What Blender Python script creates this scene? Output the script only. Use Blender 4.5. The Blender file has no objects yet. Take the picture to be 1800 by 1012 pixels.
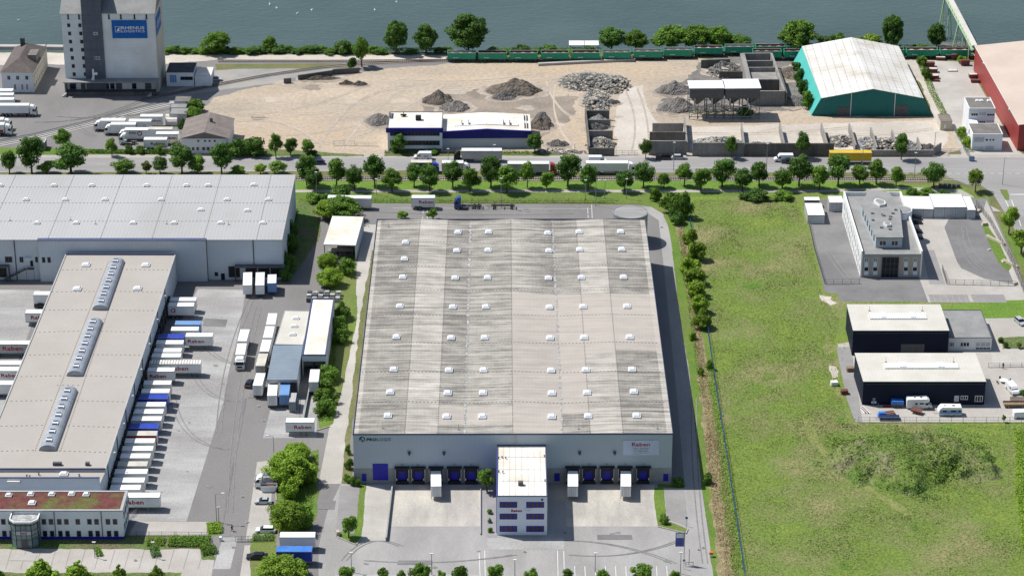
import bpy, bmesh, math, random
from mathutils import Vector, Matrix, noise as mnoise
random.seed(7)
rnd = random.uniform
# ---------------------------------------------------------------- camera, sky, sun, exposure
sc = bpy.context.scene
F, PITCH, CH = 4500.0, math.radians(24.56), 305.0
cam = bpy.data.objects.new("camera", bpy.data.cameras.new("camera")); sc.collection.objects.link(cam)
cam.data.sensor_width = 36; cam.data.lens = 36 * F / 1800; cam.data.clip_start = 1; cam.data.clip_end = 6000
cam.location = (0, 0, CH); cam.rotation_euler = (math.pi/2 - PITCH, 0, 0); sc.camera = cam
sc.render.resolution_x, sc.render.resolution_y = 1024, 575
w = bpy.data.worlds.new("World"); sc.world = w; w.use_nodes = True
nt = w.node_tree; sky = nt.nodes.new('ShaderNodeTexSky'); sky.sky_type = 'NISHITA'; sky.sun_disc = False
SUN = Vector((-8.8, 3.9, 14.6)).normalized()
sky.sun_elevation = math.asin(SUN.z); sky.sun_rotation = math.atan2(SUN.x, SUN.y)
bg = nt.nodes['Background']; bg.inputs[1].default_value = 0.098; nt.links.new(sky.outputs[0], bg.inputs[0])
sl = bpy.data.lights.new("sun", 'SUN'); sl.energy = 5.0; sl.angle = math.radians(.5); sl.color = (1, .97, .925)
so = bpy.data.objects.new("sun", sl); sc.collection.objects.link(so); so.rotation_euler = (-SUN).to_track_quat('-Z', 'Y').to_euler()
so.location = (0, 600, 400)
sc.view_settings.view_transform = 'Standard'; sc.view_settings.look = 'None'; sc.view_settings.gamma = 1
sc.view_settings.exposure = 0.14
COL = sc.collection
# ---------------------------------------------------------------- helpers
sP, cP = math.sin(PITCH), math.cos(PITCH)
def ray(x, y):
    u, v = (x-900)/F, (506-y)/F
    return Vector((u, cP + v*sP, -sP + v*cP))
def P(x, y, z=0.0):
    d = ray(x, y); t = (z-CH)/d.z
    return Vector((d.x*t, d.y*t, z))
def HT(x, yb, yt, z0=0.0):
    b = P(x, yb, z0); d = ray(x, yt); return CH + b.y/d.y*d.z
def px2m(x, y): return (P(x+1, y)-P(x, y)).x
class MB:
    def __init__(s): s.v, s.f, s.m = [], [], []
    def add(s, vs, fs, m=0):
        o = len(s.v); s.v += [tuple(a) for a in vs]
        for f in fs: s.f.append([o+i for i in f]); s.m.append(m)
        return s
    def box(s, x0, x1, y0, y1, z0, z1, m=0):
        return s.add([(x, y, z) for z in (z0, z1) for x, y in ((x0,y0),(x1,y0),(x1,y1),(x0,y1))],
              [(3,2,1,0),(4,5,6,7),(0,1,5,4),(1,2,6,5),(2,3,7,6),(3,0,4,7)], m)
    def fr(s, a, z0, b, z1, m=0):     # frustum between rectangles a, b = (x0,x1,y0,y1)
        vs = [(x, y, z) for (q, z) in ((a, z0), (b, z1)) for x, y in ((q[0],q[2]),(q[1],q[2]),(q[1],q[3]),(q[0],q[3]))]
        return s.add(vs, [(3,2,1,0),(4,5,6,7),(0,1,5,4),(1,2,6,5),(2,3,7,6),(3,0,4,7)], m)
    def prism(s, p, z0, z1, m=0, mt=None):
        n = len(p); s.add([(a[0], a[1], z0) for a in p]+[(a[0], a[1], z1) for a in p], [[i, (i+1) % n, n+(i+1) % n, n+i] for i in range(n)]+[list(range(n-1, -1, -1))], m)
        o = len(s.v)-n; s.f.append([o+i for i in range(n)]); s.m.append(m if mt is None else mt); return s
    def prof(s, p, y0, y1, m=0, in0=None):   # profile in xz pushed along y
        n = len(p); s.add([(a[0], y0, a[1]) for a in p]+[(a[0], y1, a[1]) for a in p],
              [[i, (i+1) % n, n+(i+1) % n, n+i][::-1] for i in range(n)]+[list(range(n)), list(range(2*n-1, n-1, -1))], m); return s
    def profx(s, p, x0, x1, m=0):            # profile in yz pushed along x
        n = len(p); s.add([(x0, a[0], a[1]) for a in p]+[(x1, a[0], a[1]) for a in p],
              [[i, (i+1) % n, n+(i+1) % n, n+i] for i in range(n)]+[list(range(n-1, -1, -1)), list(range(n, 2*n))], m); return s
    def tube(s, p, q, r, n=8, m=0, r2=None):
        p, q = Vector(p), Vector(q); d = (q-p).normalized(); a = d.orthogonal().normalized(); b = d.cross(a)
        vs = []
        for c, rr in ((p, r), (q, r if r2 is None else r2)):
            for i in range(n):
                t = 2*math.pi*i/n; vs.append(c+a*math.cos(t)*rr+b*math.sin(t)*rr)
        return s.add(vs, [[i, (i+1) % n, n+(i+1) % n, n+i] for i in range(n)]+[list(range(n-1, -1, -1)), list(range(n, 2*n))], m)
    def quad(s, *p, m=0): return s.add(p, [list(range(len(p)))], m)
    def obj(s, name, mats, parent=None, smooth=False):
        me = bpy.data.meshes.new(name); me.from_pydata(s.v, [], s.f); me.update()
        if not isinstance(mats, (list, tuple)): mats = [mats]
        for a in mats: me.materials.append(M[a] if isinstance(a, str) else a)
        if any(s.m): me.polygons.foreach_set('material_index', s.m)
        if smooth: me.polygons.foreach_set('use_smooth', [True]*len(s.f))
        bm = bmesh.new(); bm.from_mesh(me); bmesh.ops.recalc_face_normals(bm, faces=bm.faces); bm.to_mesh(me); bm.free()
        o = bpy.data.objects.new(name, me); COL.objects.link(o)
        if parent: o.parent = parent
        return o
def sheet(name, mats, me_v, me_f, parent=None):
    me = bpy.data.meshes.new(name); me.from_pydata(me_v, [], me_f); me.materials.append(M[mats]); o = bpy.data.objects.new(name, me); COL.objects.link(o)
    if parent: o.parent = parent
    return o
def thing(name, label, cat, loc=(0,0,0), rz=0, group=None):
    o = bpy.data.objects.new(name, None); o.empty_display_size = .5; COL.objects.link(o)
    o.location = loc; o.rotation_euler = (0, 0, rz); tag(o, label, cat, group); return o
def tag(o, label, cat, group=None):
    o['label'] = label; o['category'] = cat
    if group: o['group'] = group
    return o
def dup(root, loc, rz=None, scale=None, label=None, group=None):
    r = root.copy(); COL.objects.link(r); r.location = loc
    if rz is not None: r.rotation_euler = (0, 0, rz)
    if scale is not None: r.scale = scale
    if label: r['label'] = label
    if group: r['group'] = group
    for ch in root.children:
        c = ch.copy(); COL.objects.link(c); c.parent = r
        for g in ch.children:
            d = g.copy(); COL.objects.link(d); d.parent = c
    return r
ONES = 'first second third fourth fifth sixth seventh eighth ninth tenth eleventh twelfth thirteenth fourteenth fifteenth sixteenth seventeenth eighteenth nineteenth twentieth'.split()
def ORD(i):
    if i < 20: return ONES[i]
    t = ['twenty', 'thirty', 'forty', 'fifty'][(i-19)//10 if (i+1) % 10 else (i+1)//10-2]
    if (i+1) % 10 == 0: return {'twenty':'twentieth','thirty':'thirtieth','forty':'fortieth','fifty':'fiftieth'}[['twenty','thirty','forty','fifty'][(i+1)//10-2]]
    return ['twenty','thirty','forty','fifty'][(i+1)//10-2]+'-'+ONES[(i+1) % 10-1]
# ---------------------------------------------------------------- materials
M = {}
def mat(name, c1, c2=None, sc1=.15, rough=.85, fine=.12, fsc=2.5, st=(1,1,1), lines=None, bump=0, metal=0, c3=None, sc3=.03, spec=.3, rnd_obj=0, lo=.38, hi=.62, det=5):
    m = bpy.data.materials.new(name); m.use_nodes = True; n = m.node_tree; N, L = n.nodes, n.links
    b = N['Principled BSDF']; b.inputs['Roughness'].default_value = rough; b.inputs['Metallic'].default_value = metal
    b.inputs['Specular IOR Level'].default_value = spec
    tc = N.new('ShaderNodeTexCoord'); mp = N.new('ShaderNodeMapping'); mp.inputs['Scale'].default_value = st; L.new(tc.outputs['Object'], mp.inputs[0])
    def noise(s, d=det, src=None):
        q = N.new('ShaderNodeTexNoise'); q.inputs['Scale'].default_value = s; q.inputs['Detail'].default_value = d; q.inputs['Roughness'].default_value = .62
        L.new((src or mp).outputs[0 if src is None else 3], q.inputs['Vector']); return q
    def ramp(src, a, z):
        r = N.new('ShaderNodeMapRange'); r.inputs[1].default_value = a; r.inputs[2].default_value = z; L.new(src, r.inputs[0]); return r.outputs[0]
    def mixc(f, a, c):
        x = N.new('ShaderNodeMix'); x.data_type = 'RGBA'; L.new(f, x.inputs[0])
        for v, i in ((a, 6), (c, 7)):
            if hasattr(v, 'links'): L.new(v, x.inputs[i])
            else: x.inputs[i].default_value = (*v, 1)
        return x.outputs[2]
    c2 = c2 or tuple(a*.85 for a in c1)
    col = mixc(ramp(noise(sc1).outputs[0], lo, hi), c1, c2)
    if c3: col = mixc(ramp(noise(sc3).outputs[0], .45, .65), col, c3)
    def mul(col, fac):
        x = N.new('ShaderNodeMix'); x.data_type = 'RGBA'; x.blend_type = 'MULTIPLY'; x.inputs[0].default_value = 1; L.new(col, x.inputs[6])
        L.new(fac, x.inputs[7]); return x.outputs[2]
    if fine:
        q = noise(fsc, 4, tc)
        r = N.new('ShaderNodeMapRange'); r.inputs[1].default_value = .3; r.inputs[2].default_value = .7; r.inputs[3].default_value = 1-fine; r.inputs[4].default_value = 1+fine*.6
        L.new(q.outputs[0], r.inputs[0]); col = mul(col, r.outputs[0])
    if lines:   # (axis, period, strength, width)
        for ax, per, stg, wd in (lines if isinstance(lines, list) else [lines]):
            sp = N.new('ShaderNodeSeparateXYZ'); L.new(tc.outputs['Object'], sp.inputs[0])
            a = N.new('ShaderNodeMath'); a.operation = 'DIVIDE'; L.new(sp.outputs[ax], a.inputs[0]); a.inputs[1].default_value = per
            f = N.new('ShaderNodeMath'); f.operation = 'FRACT'; L.new(a.outputs[0], f.inputs[0])
            g = N.new('ShaderNodeMath'); g.operation = 'LESS_THAN'; L.new(f.outputs[0], g.inputs[0]); g.inputs[1].default_value = wd
            h = N.new('ShaderNodeMath'); h.operation = 'MULTIPLY_ADD'; L.new(g.outputs[0], h.inputs[0]); h.inputs[1].default_value = -stg; h.inputs[2].default_value = 1
            col = mul(col, h.outputs[0])
    if rnd_obj:
        oi = N.new('ShaderNodeObjectInfo'); r = N.new('ShaderNodeMapRange'); r.inputs[3].default_value = 1-rnd_obj; r.inputs[4].default_value = 1+rnd_obj; L.new(oi.outputs['Random'], r.inputs[0]); col = mul(col, r.outputs[0])
    L.new(col, b.inputs['Base Color'])
    if bump:
        bp = N.new('ShaderNodeBump'); bp.inputs['Strength'].default_value = 1; bp.inputs['Distance'].default_value = bump
        L.new(noise(fsc, 5, tc).outputs[0], bp.inputs['Height']); L.new(bp.outputs[0], b.inputs['Normal'])
    M[name] = m; return m
# ground
mat('asphalt', (.165,.158,.152), (.225,.216,.208), .06, fine=.16, st=(1,.4,1), c3=(.20,.19,.18), sc3=.03, lo=.3, hi=.7)
mat('asphalt_dark', (.15,.147,.145), (.20,.195,.192), .08, fine=.12)
mat('asphalt_pale', (.27,.262,.25), (.345,.335,.32), .09, fine=.14, st=(1,.35,1))
mat('road', (.23,.222,.215), (.30,.29,.28), .04, fine=.08, st=(.25,2,1))
mat('concrete', (.36,.34,.305), (.45,.43,.39), .08, fine=.12, lines=[(0,5,.06,.02),(1,5,.06,.02)])
mat('concrete_worn', (.30,.295,.285), (.40,.395,.385), .1, fine=.22, st=(.35,1,1), lines=[(0,6,.08,.02),(1,7.5,.08,.02)], c3=(.27,.26,.25), sc3=.09)
mat('dock_concrete', (.50,.47,.41), (.36,.34,.305), .14, fine=.18, st=(1,.35,1), lines=[(0,5.2,.08,.02),(1,5.2,.08,.02)])
mat('paver', (.36,.335,.30), (.42,.395,.36), .1, fine=.1, lines=[(0,2.7,.12,.03)])
mat('paver_grey', (.235,.225,.22), (.28,.27,.26), .12, fine=.1)
mat('track_concrete', (.36,.345,.32), (.42,.40,.37), .2, fine=.1)
mat('pavement', (.34,.315,.285), (.39,.36,.325), .1, fine=.1)
mat('sand', (.47,.385,.29), (.34,.29,.23), .06, fine=.2, fsc=.7, c3=(.44,.345,.245), sc3=.022, st=(.5,1.3,1), lo=.36, hi=.66, bump=.25, det=9)
mat('sand_track', (.49,.42,.34), (.42,.36,.29), .2, fine=.2, fsc=.8)
mat('sand_trace2', (.40,.34,.28), (.33,.285,.235), .3, fine=.25, fsc=.8)
mat('sand_trace', (.36,.31,.26), (.43,.37,.30), .25, fine=.25, fsc=.8)
mat('sand_pale', (.43,.39,.335), (.53,.48,.415), .06, fine=.14, fsc=1.2, bump=.1)
mat('sand_dark', (.22,.185,.15), (.32,.265,.21), .09, fine=.2, fsc=1.2, bump=.2)
mat('gravel_grey', (.24,.235,.22), (.31,.30,.28), .07, fine=.2, c3=(.38,.34,.28), sc3=.03)
mat('grass', (.09,.17,.02), (.135,.205,.03), .08, fine=.3, fsc=1.5, c3=(.15,.17,.05), sc3=.03, bump=.2)
mat('grass_lush', (.11,.205,.022), (.145,.24,.032), .1, fine=.3, fsc=1.5, bump=.25)
mat('grass_dull', (.12,.135,.045), (.17,.165,.07), .1, fine=.3, fsc=1.5, bump=.2)
mat('meadow', (.185,.245,.042), (.085,.165,.02), .045, fine=.4, fsc=1.4, c3=(.25,.235,.10), sc3=.045, bump=.3, lo=.35, hi=.6, det=8)
mat('meadow_lush', (.11,.22,.022), (.075,.16,.018), .09, fine=.4, fsc=1.2, c3=(.16,.20,.05), sc3=.03, bump=.5, det=8)
mat('weeds', (.085,.15,.03), (.14,.20,.05), .18, fine=.45, fsc=1.3, c3=(.17,.14,.085), sc3=.1, bump=.6, det=8)
mat('reed', (.36,.29,.155), (.22,.19,.10), .3, fine=.4, fsc=2, bump=.5)
mat('water', (.044,.070,.058), (.062,.092,.076), .012, rough=.22, fine=0, spec=.5)
mat('asphalt_mark', (.185,.18,.173), (.235,.228,.22), .6, fine=.2)
mat('mark', (.72,.72,.70), rough=.7, fine=.15)
mat('earth', (.13,.105,.085), (.20,.165,.13), .3, fine=.3, fsc=1.5, bump=.4)
mat('earth_grey', (.16,.15,.14), (.23,.21,.19), .35, fine=.35, fsc=1.6, bump=.4)
mat('rubble', (.29,.28,.255), (.17,.17,.16), .8, fine=.5, fsc=2.2, bump=.5)
mat('rubble_pale', (.55,.55,.53), (.35,.35,.34), .9, fine=.5, fsc=2.5, bump=.4)
# buildings
mat('white', (.78,.78,.76), (.72,.72,.70), .2, fine=.04, rough=.5)
mat('white_cool', (.76,.79,.83), (.70,.73,.77), .1, fine=.04, rough=.6)
mat('white_roof', (.74,.71,.66), (.66,.62,.55), .12, fine=.07, c3=(.60,.54,.45), sc3=.15)
mat('white_ribbed', (.70,.68,.64), (.62,.59,.54), .15, fine=.05, lines=(0,2.4,.18,.04))
mat('box_white', (.80,.80,.78), (.70,.70,.68), .25, fine=.05, rough=.45, rnd_obj=.05)
mat('box_dirty', (.60,.57,.50), (.45,.42,.36), .3, fine=.1)
mat('box_blue', (.02,.05,.36), (.025,.065,.42), .3, fine=.05, rough=.4)
mat('box_light_blue', (.16,.30,.55), (.14,.27,.5), .3, fine=.05, rough=.4)
mat('box_red', (.36,.03,.03), rough=.4)
mat('box_yellow', (.62,.42,.02), (.56,.37,.02), .3, rough=.45)
mat('box_grey', (.42,.42,.41), (.36,.36,.35), .3, rough=.5)
mat('box_navy', (.02,.035,.10), rough=.4)
mat('meadow_dry', (.225,.235,.085), (.17,.205,.05), .3, fine=.35, fsc=1.3)
mat('wall_grey', (.43,.49,.53), (.38,.44,.475), .02, fine=.03, lines=(0,1.1,.06,.08), rough=.55)
mat('wall_concrete', (.33,.335,.33), (.27,.275,.27), .25, fine=.12, lines=(0,6,.15,.01))
mat('wall_white', (.74,.78,.82), (.68,.73,.77), .05, fine=.04, lines=(0,1.2,.04,.05))
mat('wall_panel', (.52,.56,.59), (.46,.50,.53), .05, fine=.05, lines=(0,1.0,.07,.1))
mat('wall_dark', (.006,.011,.028), (.008,.014,.034), .1, fine=.05, lines=(0,1,.2,.08), rough=.6, spec=.15)
mat('wall_dark_side', (.10,.12,.13), (.08,.1,.11), .1, lines=(1,1,.15,.08))
mat('coping_blue', (.075,.09,.17), rough=.5)
mat('blue', (.015,.016,.33), (.02,.02,.38), .4, fine=.06, rough=.45)
mat('blue_fascia', (.010,.012,.16), (.013,.016,.19), .4, fine=.05, rough=.5, lines=(0,1.2,.1,.06))
mat('roof_grey', (.38,.38,.375), (.42,.42,.415), .08, fine=.05, lines=[(0,1.05,.10,.22)], st=(1,.4,1), c3=(.36,.355,.35), sc3=.04)
mat('roof_taupe', (.365,.335,.30), (.395,.365,.33), .06, fine=.05, lines=[(1,1.0,.06,.25)], c3=(.37,.34,.31), sc3=.05)
mat('roof_blue_grey', (.19,.235,.28), (.22,.265,.31), .2, fine=.05, lines=(1,1.35,.3,.2), rough=.5)
mat('roof_felt', (.22,.22,.215), (.27,.27,.26), .25, fine=.12)
mat('roof_dark', (.05,.055,.06), (.08,.08,.085), .3, fine=.15)
mat('roof_felt_brown', (.15,.14,.125), (.20,.185,.165), .3, fine=.2)
mat('roof_beige', (.56,.54,.48), (.50,.48,.42), .15, fine=.06, lines=(0,.9,.05,.2))
mat('roof_pink', (.52,.43,.36), (.47,.385,.32), .08, fine=.05, lines=(1,1.4,.07,.12))
mat('roof_tile', (.10,.085,.08), (.13,.11,.10), .4, fine=.3, fsc=2.5)
mat('roof_tile_pale', (.17,.145,.13), (.22,.19,.17), .4, fine=.25, fsc=2.5)
mat('roof_white_panel', (.56,.545,.51), (.70,.685,.65), .2, fine=.1, lines=[(0,2.6,.3,.1),(1,3.2,.22,.08)], c3=(.48,.445,.385), sc3=.1)
mat('sedum', (.11,.035,.03), (.16,.05,.045), .5, fine=.35, fsc=1.5, c3=(.11,.12,.03), sc3=.18, bump=.2)
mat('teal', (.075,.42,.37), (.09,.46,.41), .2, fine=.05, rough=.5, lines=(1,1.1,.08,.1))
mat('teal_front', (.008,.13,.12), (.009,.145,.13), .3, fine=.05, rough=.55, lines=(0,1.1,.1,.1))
mat('red_wall', (.33,.045,.04), (.28,.05,.045), .08, fine=.08, rough=.5, lines=(1,1.1,.08,.1))
mat('silo_wall', (.74,.76,.77), (.66,.68,.69), .12, fine=.08, c3=(.64,.63,.61), sc3=.06, lines=(2,1.15,.05,.12))
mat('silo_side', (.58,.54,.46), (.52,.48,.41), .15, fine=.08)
mat('silo_dark', (.10,.11,.14), (.125,.135,.165), .3, fine=.1, lines=[(2,3.1,.3,.05),(0,2.3,.25,.05)])
mat('plaster', (.74,.75,.77), (.68,.69,.70), .3, fine=.05)
mat('plaster_cream', (.58,.53,.42), (.52,.47,.37), .3, fine=.08)
mat('render_beige', (.44,.39,.33), (.40,.355,.30), .3, fine=.08)
mat('glass', (.012,.014,.02), (.02,.022,.03), .6, rough=.2, fine=0, spec=.25)
mat('glass_blue', (.006,.009,.035), (.012,.016,.05), .6, rough=.2, fine=0, spec=.25)
mat('glass_pale', (.10,.15,.17), (.16,.22,.24), .5, rough=.1, fine=0, spec=.6)
mat('blind', (.13,.09,.085), (.06,.05,.06), .6, rough=.7)
mat('shutter', (.50,.52,.54), rough=.6, lines=(2,.4,.12,.2))
mat('black', (.015,.015,.017), (.025,.025,.027), 1, rough=.7)
mat('rubber', (.02,.02,.02), rough=.85)
mat('chassis', (.06,.06,.062), (.09,.085,.08), 1, rough=.7)
mat('steel', (.33,.34,.35), (.28,.29,.30), 1, rough=.45, metal=.3)
mat('steel_dark', (.08,.085,.09), (.11,.11,.11), 1, rough=.6)
mat('dome', (.60,.62,.67), (.70,.72,.76), .8, rough=.25, fine=0, spec=.6)
mat('barrel', (.26,.285,.32), (.36,.385,.42), .5, rough=.28, fine=.06, lines=(1,1.05,.2,.1), spec=.6)
mat('raw_concrete', (.30,.285,.26), (.22,.21,.195), .35, fine=.25, st=(1,1,.3), lines=(0,1.25,.2,.05))
mat('dark_concrete', (.10,.095,.085), (.16,.15,.135), .3, fine=.3, st=(1,1,.3), lines=(0,1.25,.2,.05))
mat('rust', (.12,.05,.035), (.17,.075,.05), .6, fine=.3)
mat('wood', (.28,.2,.13), (.2,.14,.09), .6, fine=.3)
mat('wagon_green', (.015,.28,.155), (.02,.33,.18), .4, fine=.12, rough=.5)
mat('wagon_rust', (.20,.06,.055), (.15,.05,.045), .5, fine=.3)
mat('pale_green', (.42,.56,.36), (.36,.50,.32), .5, fine=.1, rough=.5)
mat('fence_blue', (.02,.09,.26), rough=.6)
mat('car_black', (.012,.013,.016), rough=.2, spec=.6, fine=0); mat('car_silver', (.42,.44,.46), rough=.25, spec=.6, fine=0)
mat('car_blue', (.02,.06,.25), rough=.25, spec=.6, fine=0); mat('car_white', (.75,.76,.77), rough=.25, spec=.6, fine=0)
mat('car_navy', (.012,.02,.06), rough=.2, spec=.6, fine=0); mat('cab_red', (.33,.012,.02), rough=.3, spec=.6, fine=0)
mat('txt_red', (.36,.01,.03), rough=.6, fine=0); mat('txt_black', (.02,.02,.022), rough=.6, fine=0); mat('txt_white', (.8,.8,.8), rough=.6, fine=0)
mat('txt_teal', (.0,.07,.09), rough=.6, fine=0); mat('txt_grey', (.25,.27,.28), rough=.6, fine=0); mat('sign_blue', (.0,.10,.38), (.0,.115,.42), .6, fine=.05, rough=.5)
mat('txt_green', (.02,.16,.09), rough=.6, fine=0); mat('sign_panel', (.52,.60,.74), rough=.5, fine=.02); mat('orange', (.6,.12,.02), rough=.6)
mat('tarp_blue', (.04,.16,.50), (.06,.22,.6), .8, rough=.5); mat('skin', (.45,.28,.2), rough=.6); mat('cloth_dark', (.025,.025,.035), rough=.9)
mat('bark', (.09,.065,.045), (.14,.105,.075), 1.5, fine=.3)
mat('stone', (.50,.44,.36), (.42,.36,.29), .8, fine=.3, fsc=2)
mat('swan', (.85,.85,.83), rough=.6, fine=0); mat('lamp_glow', (.7,.7,.68), rough=.4, fine=0); mat('flag_blue', (.09,.09,.33), (.12,.12,.4), .5, rough=.7)
mat('brown_window', (.10,.06,.05), rough=.5)
# water ripples
wm = M['water'].node_tree; b = wm.nodes['Principled BSDF']; tc = wm.nodes.new('ShaderNodeTexCoord'); mp = wm.nodes.new('ShaderNodeMapping'); mp.inputs['Scale'].default_value = (.6, 1.0, 1); mp.inputs['Rotation'].default_value = (0, 0, .35)
nz = wm.nodes.new('ShaderNodeTexNoise'); nz.inputs['Scale'].default_value = .55; nz.inputs['Detail'].default_value = 6; bp = wm.nodes.new('ShaderNodeBump'); bp.inputs['Distance'].default_value = .3; bp.inputs['Strength'].default_value = .6
wm.links.new(tc.outputs['Object'], mp.inputs[0]); wm.links.new(mp.outputs[0], nz.inputs['Vector']); wm.links.new(nz.outputs[0], bp.inputs['Height']); wm.links.new(bp.outputs[0], b.inputs['Normal'])
# hall roof material: sheet weathering, plus slope light and shade painted in by zone
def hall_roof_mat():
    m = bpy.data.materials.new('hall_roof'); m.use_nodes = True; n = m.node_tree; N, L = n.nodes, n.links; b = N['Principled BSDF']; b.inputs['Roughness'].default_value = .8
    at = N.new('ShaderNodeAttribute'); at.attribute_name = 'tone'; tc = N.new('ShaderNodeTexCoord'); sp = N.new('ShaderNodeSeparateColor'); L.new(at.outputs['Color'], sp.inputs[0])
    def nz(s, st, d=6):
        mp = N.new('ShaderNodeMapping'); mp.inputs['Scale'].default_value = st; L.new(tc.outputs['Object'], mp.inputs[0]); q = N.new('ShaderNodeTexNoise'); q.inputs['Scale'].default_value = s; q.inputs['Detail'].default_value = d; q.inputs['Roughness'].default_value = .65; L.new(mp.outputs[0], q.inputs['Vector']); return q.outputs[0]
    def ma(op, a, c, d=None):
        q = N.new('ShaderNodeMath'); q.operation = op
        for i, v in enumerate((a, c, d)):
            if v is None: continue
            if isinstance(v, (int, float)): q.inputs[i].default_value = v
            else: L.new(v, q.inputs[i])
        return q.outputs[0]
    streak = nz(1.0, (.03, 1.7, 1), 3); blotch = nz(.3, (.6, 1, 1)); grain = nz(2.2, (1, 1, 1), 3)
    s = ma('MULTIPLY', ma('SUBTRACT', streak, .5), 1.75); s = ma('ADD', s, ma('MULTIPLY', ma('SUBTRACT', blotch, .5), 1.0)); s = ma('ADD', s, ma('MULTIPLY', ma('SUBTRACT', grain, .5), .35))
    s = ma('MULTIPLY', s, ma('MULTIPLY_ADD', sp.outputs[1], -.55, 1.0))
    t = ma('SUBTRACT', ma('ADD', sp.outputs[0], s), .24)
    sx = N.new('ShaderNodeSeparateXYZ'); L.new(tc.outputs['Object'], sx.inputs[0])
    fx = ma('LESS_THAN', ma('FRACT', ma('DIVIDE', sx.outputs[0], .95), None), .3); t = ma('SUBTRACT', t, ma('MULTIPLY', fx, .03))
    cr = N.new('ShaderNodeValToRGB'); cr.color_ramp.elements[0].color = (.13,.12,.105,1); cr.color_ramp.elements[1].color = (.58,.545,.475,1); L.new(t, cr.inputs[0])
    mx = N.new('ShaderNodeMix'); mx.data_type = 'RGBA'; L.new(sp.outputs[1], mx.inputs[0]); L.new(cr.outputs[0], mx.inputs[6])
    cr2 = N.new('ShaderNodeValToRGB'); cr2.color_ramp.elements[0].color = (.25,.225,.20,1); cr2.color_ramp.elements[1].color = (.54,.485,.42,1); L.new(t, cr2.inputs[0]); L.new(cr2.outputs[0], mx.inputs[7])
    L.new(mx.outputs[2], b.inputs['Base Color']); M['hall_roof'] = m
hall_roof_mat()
# lettering
TC = {}
def txt_mesh(s, bold, shear=0):
    k = (s, bold, shear)
    if k in TC: return TC[k]
    c = bpy.data.curves.new('lettering', 'FONT'); c.body = s; c.size = 1; c.offset = bold; c.shear = shear; c.resolution_u = 2; c.space_character = 1+bold*2
    o = bpy.data.objects.new('lettering', c); COL.objects.link(o); bpy.context.view_layer.update()
    me = bpy.data.meshes.new_from_object(o.evaluated_get(bpy.context.evaluated_depsgraph_get())); bpy.data.objects.remove(o)
    vs = [tuple(v.co) for v in me.vertices]; fs = [tuple(p.vertices) for p in me.polygons]
    x0 = min(v[0] for v in vs); x1 = max(v[0] for v in vs); y0 = min(v[1] for v in vs); y1 = max(v[1] for v in vs)
    TC[k] = ([((v[0]-x0)/(x1-x0), (v[1]-y0)/(y1-y0)) for v in vs], fs); return TC[k]
def text(s, mname, parent, face, u0, z0, wd, ht, off=0, bold=.03, shear=0, name='lettering'):
    """face F: on plane y=off looking -y; R: plane x=off looking +x; L: plane x=off looking -x; K: plane y=off looking +y"""
    vs, fs = txt_mesh(s, bold, shear)
    def pt(a, b):
        if face == 'F': return (u0+a*wd, off, z0+b*ht)
        if face == 'K': return (u0-a*wd, off, z0+b*ht)
        if face == 'R': return (off, u0+a*wd, z0+b*ht)
        return (off, u0-a*wd, z0+b*ht)
    me = bpy.data.meshes.new(name); me.from_pydata([pt(*v) for v in vs], [], fs); me.materials.append(M[mname])
    o = bpy.data.objects.new(name, me); COL.objects.link(o); o.parent = parent; return o
# ---------------------------------------------------------------- the ground
LV = [0]
JAG = {'meadow_lush':2.5, 'meadow_dry':1.3, 'sand_trace2':1.6, 'sand_trace':.5, 'sand':1.6, 'sand_pale':1.1, 'sand_dark':3.0, 'earth_grey':2.2, 'gravel_grey':1.2, 'grass':.35, 'grass_dull':.5, 'grass_lush':.4, 'weeds':.7, 'reed':.8, 'meadow':.5, 'earth':.5}
def patch(name, pts, m, lv, world=False):
    pts = [Vector((*p[:2], 0)) if world else P(*p) for p in pts]; LV[0] += 1
    z = .006*lv+.0001*LV[0]; j = JAG.get(m, 0)
    if j:
        q = []
        for a, b in zip(pts, pts[1:]+pts[:1]):
            n = min(160, max(1, int((b-a).length/1.4))); t = (b-a).normalized(); nn = Vector((-t.y, t.x, 0))
            for i in range(n):
                p = a+(b-a)*i/n; q.append(p+(nn*j*(mnoise.noise(Vector((p.x*.16, p.y*.16, lv)))+.5*mnoise.noise(Vector((p.x*.6, p.y*.6, lv+5)))) if i else Vector()))
        pts = q
    me = bpy.data.meshes.new(name); me.from_pydata([(p.x, p.y, z) for p in pts], [], [list(range(len(pts)))]); me.materials.append(M[m])
    if me.polygons[0].normal.z < 0: me.flip_normals()
    o = bpy.data.objects.new(name, me); COL.objects.link(o); o['kind'] = 'structure'; return o
def ribbon_pts(pts, w):
    out = []
    for i, p in enumerate(pts):
        a = pts[max(i-1, 0)]; b = pts[min(i+1, len(pts)-1)]; d = (b-a).normalized(); n = Vector((-d.y, d.x, 0)); out.append((p+n*w/2, p-n*w/2))
    return out
def ribbon(name, pxs, w, m, lv, kind='structure'):
    pts = [P(*p) for p in pxs]; r = ribbon_pts(pts, w); vs = []; fs = []; LV[0] += 1; z = .006*lv+.0001*LV[0]
    for a, b in r: vs += [(a.x, a.y, z), (b.x, b.y, z)]
    for i in range(len(r)-1): fs.append([2*i+1, 2*i+3, 2*i+2, 2*i])
    o = sheet(name, m, vs, fs); o['kind'] = kind; return o
bankY = P(900, 92).y
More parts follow.
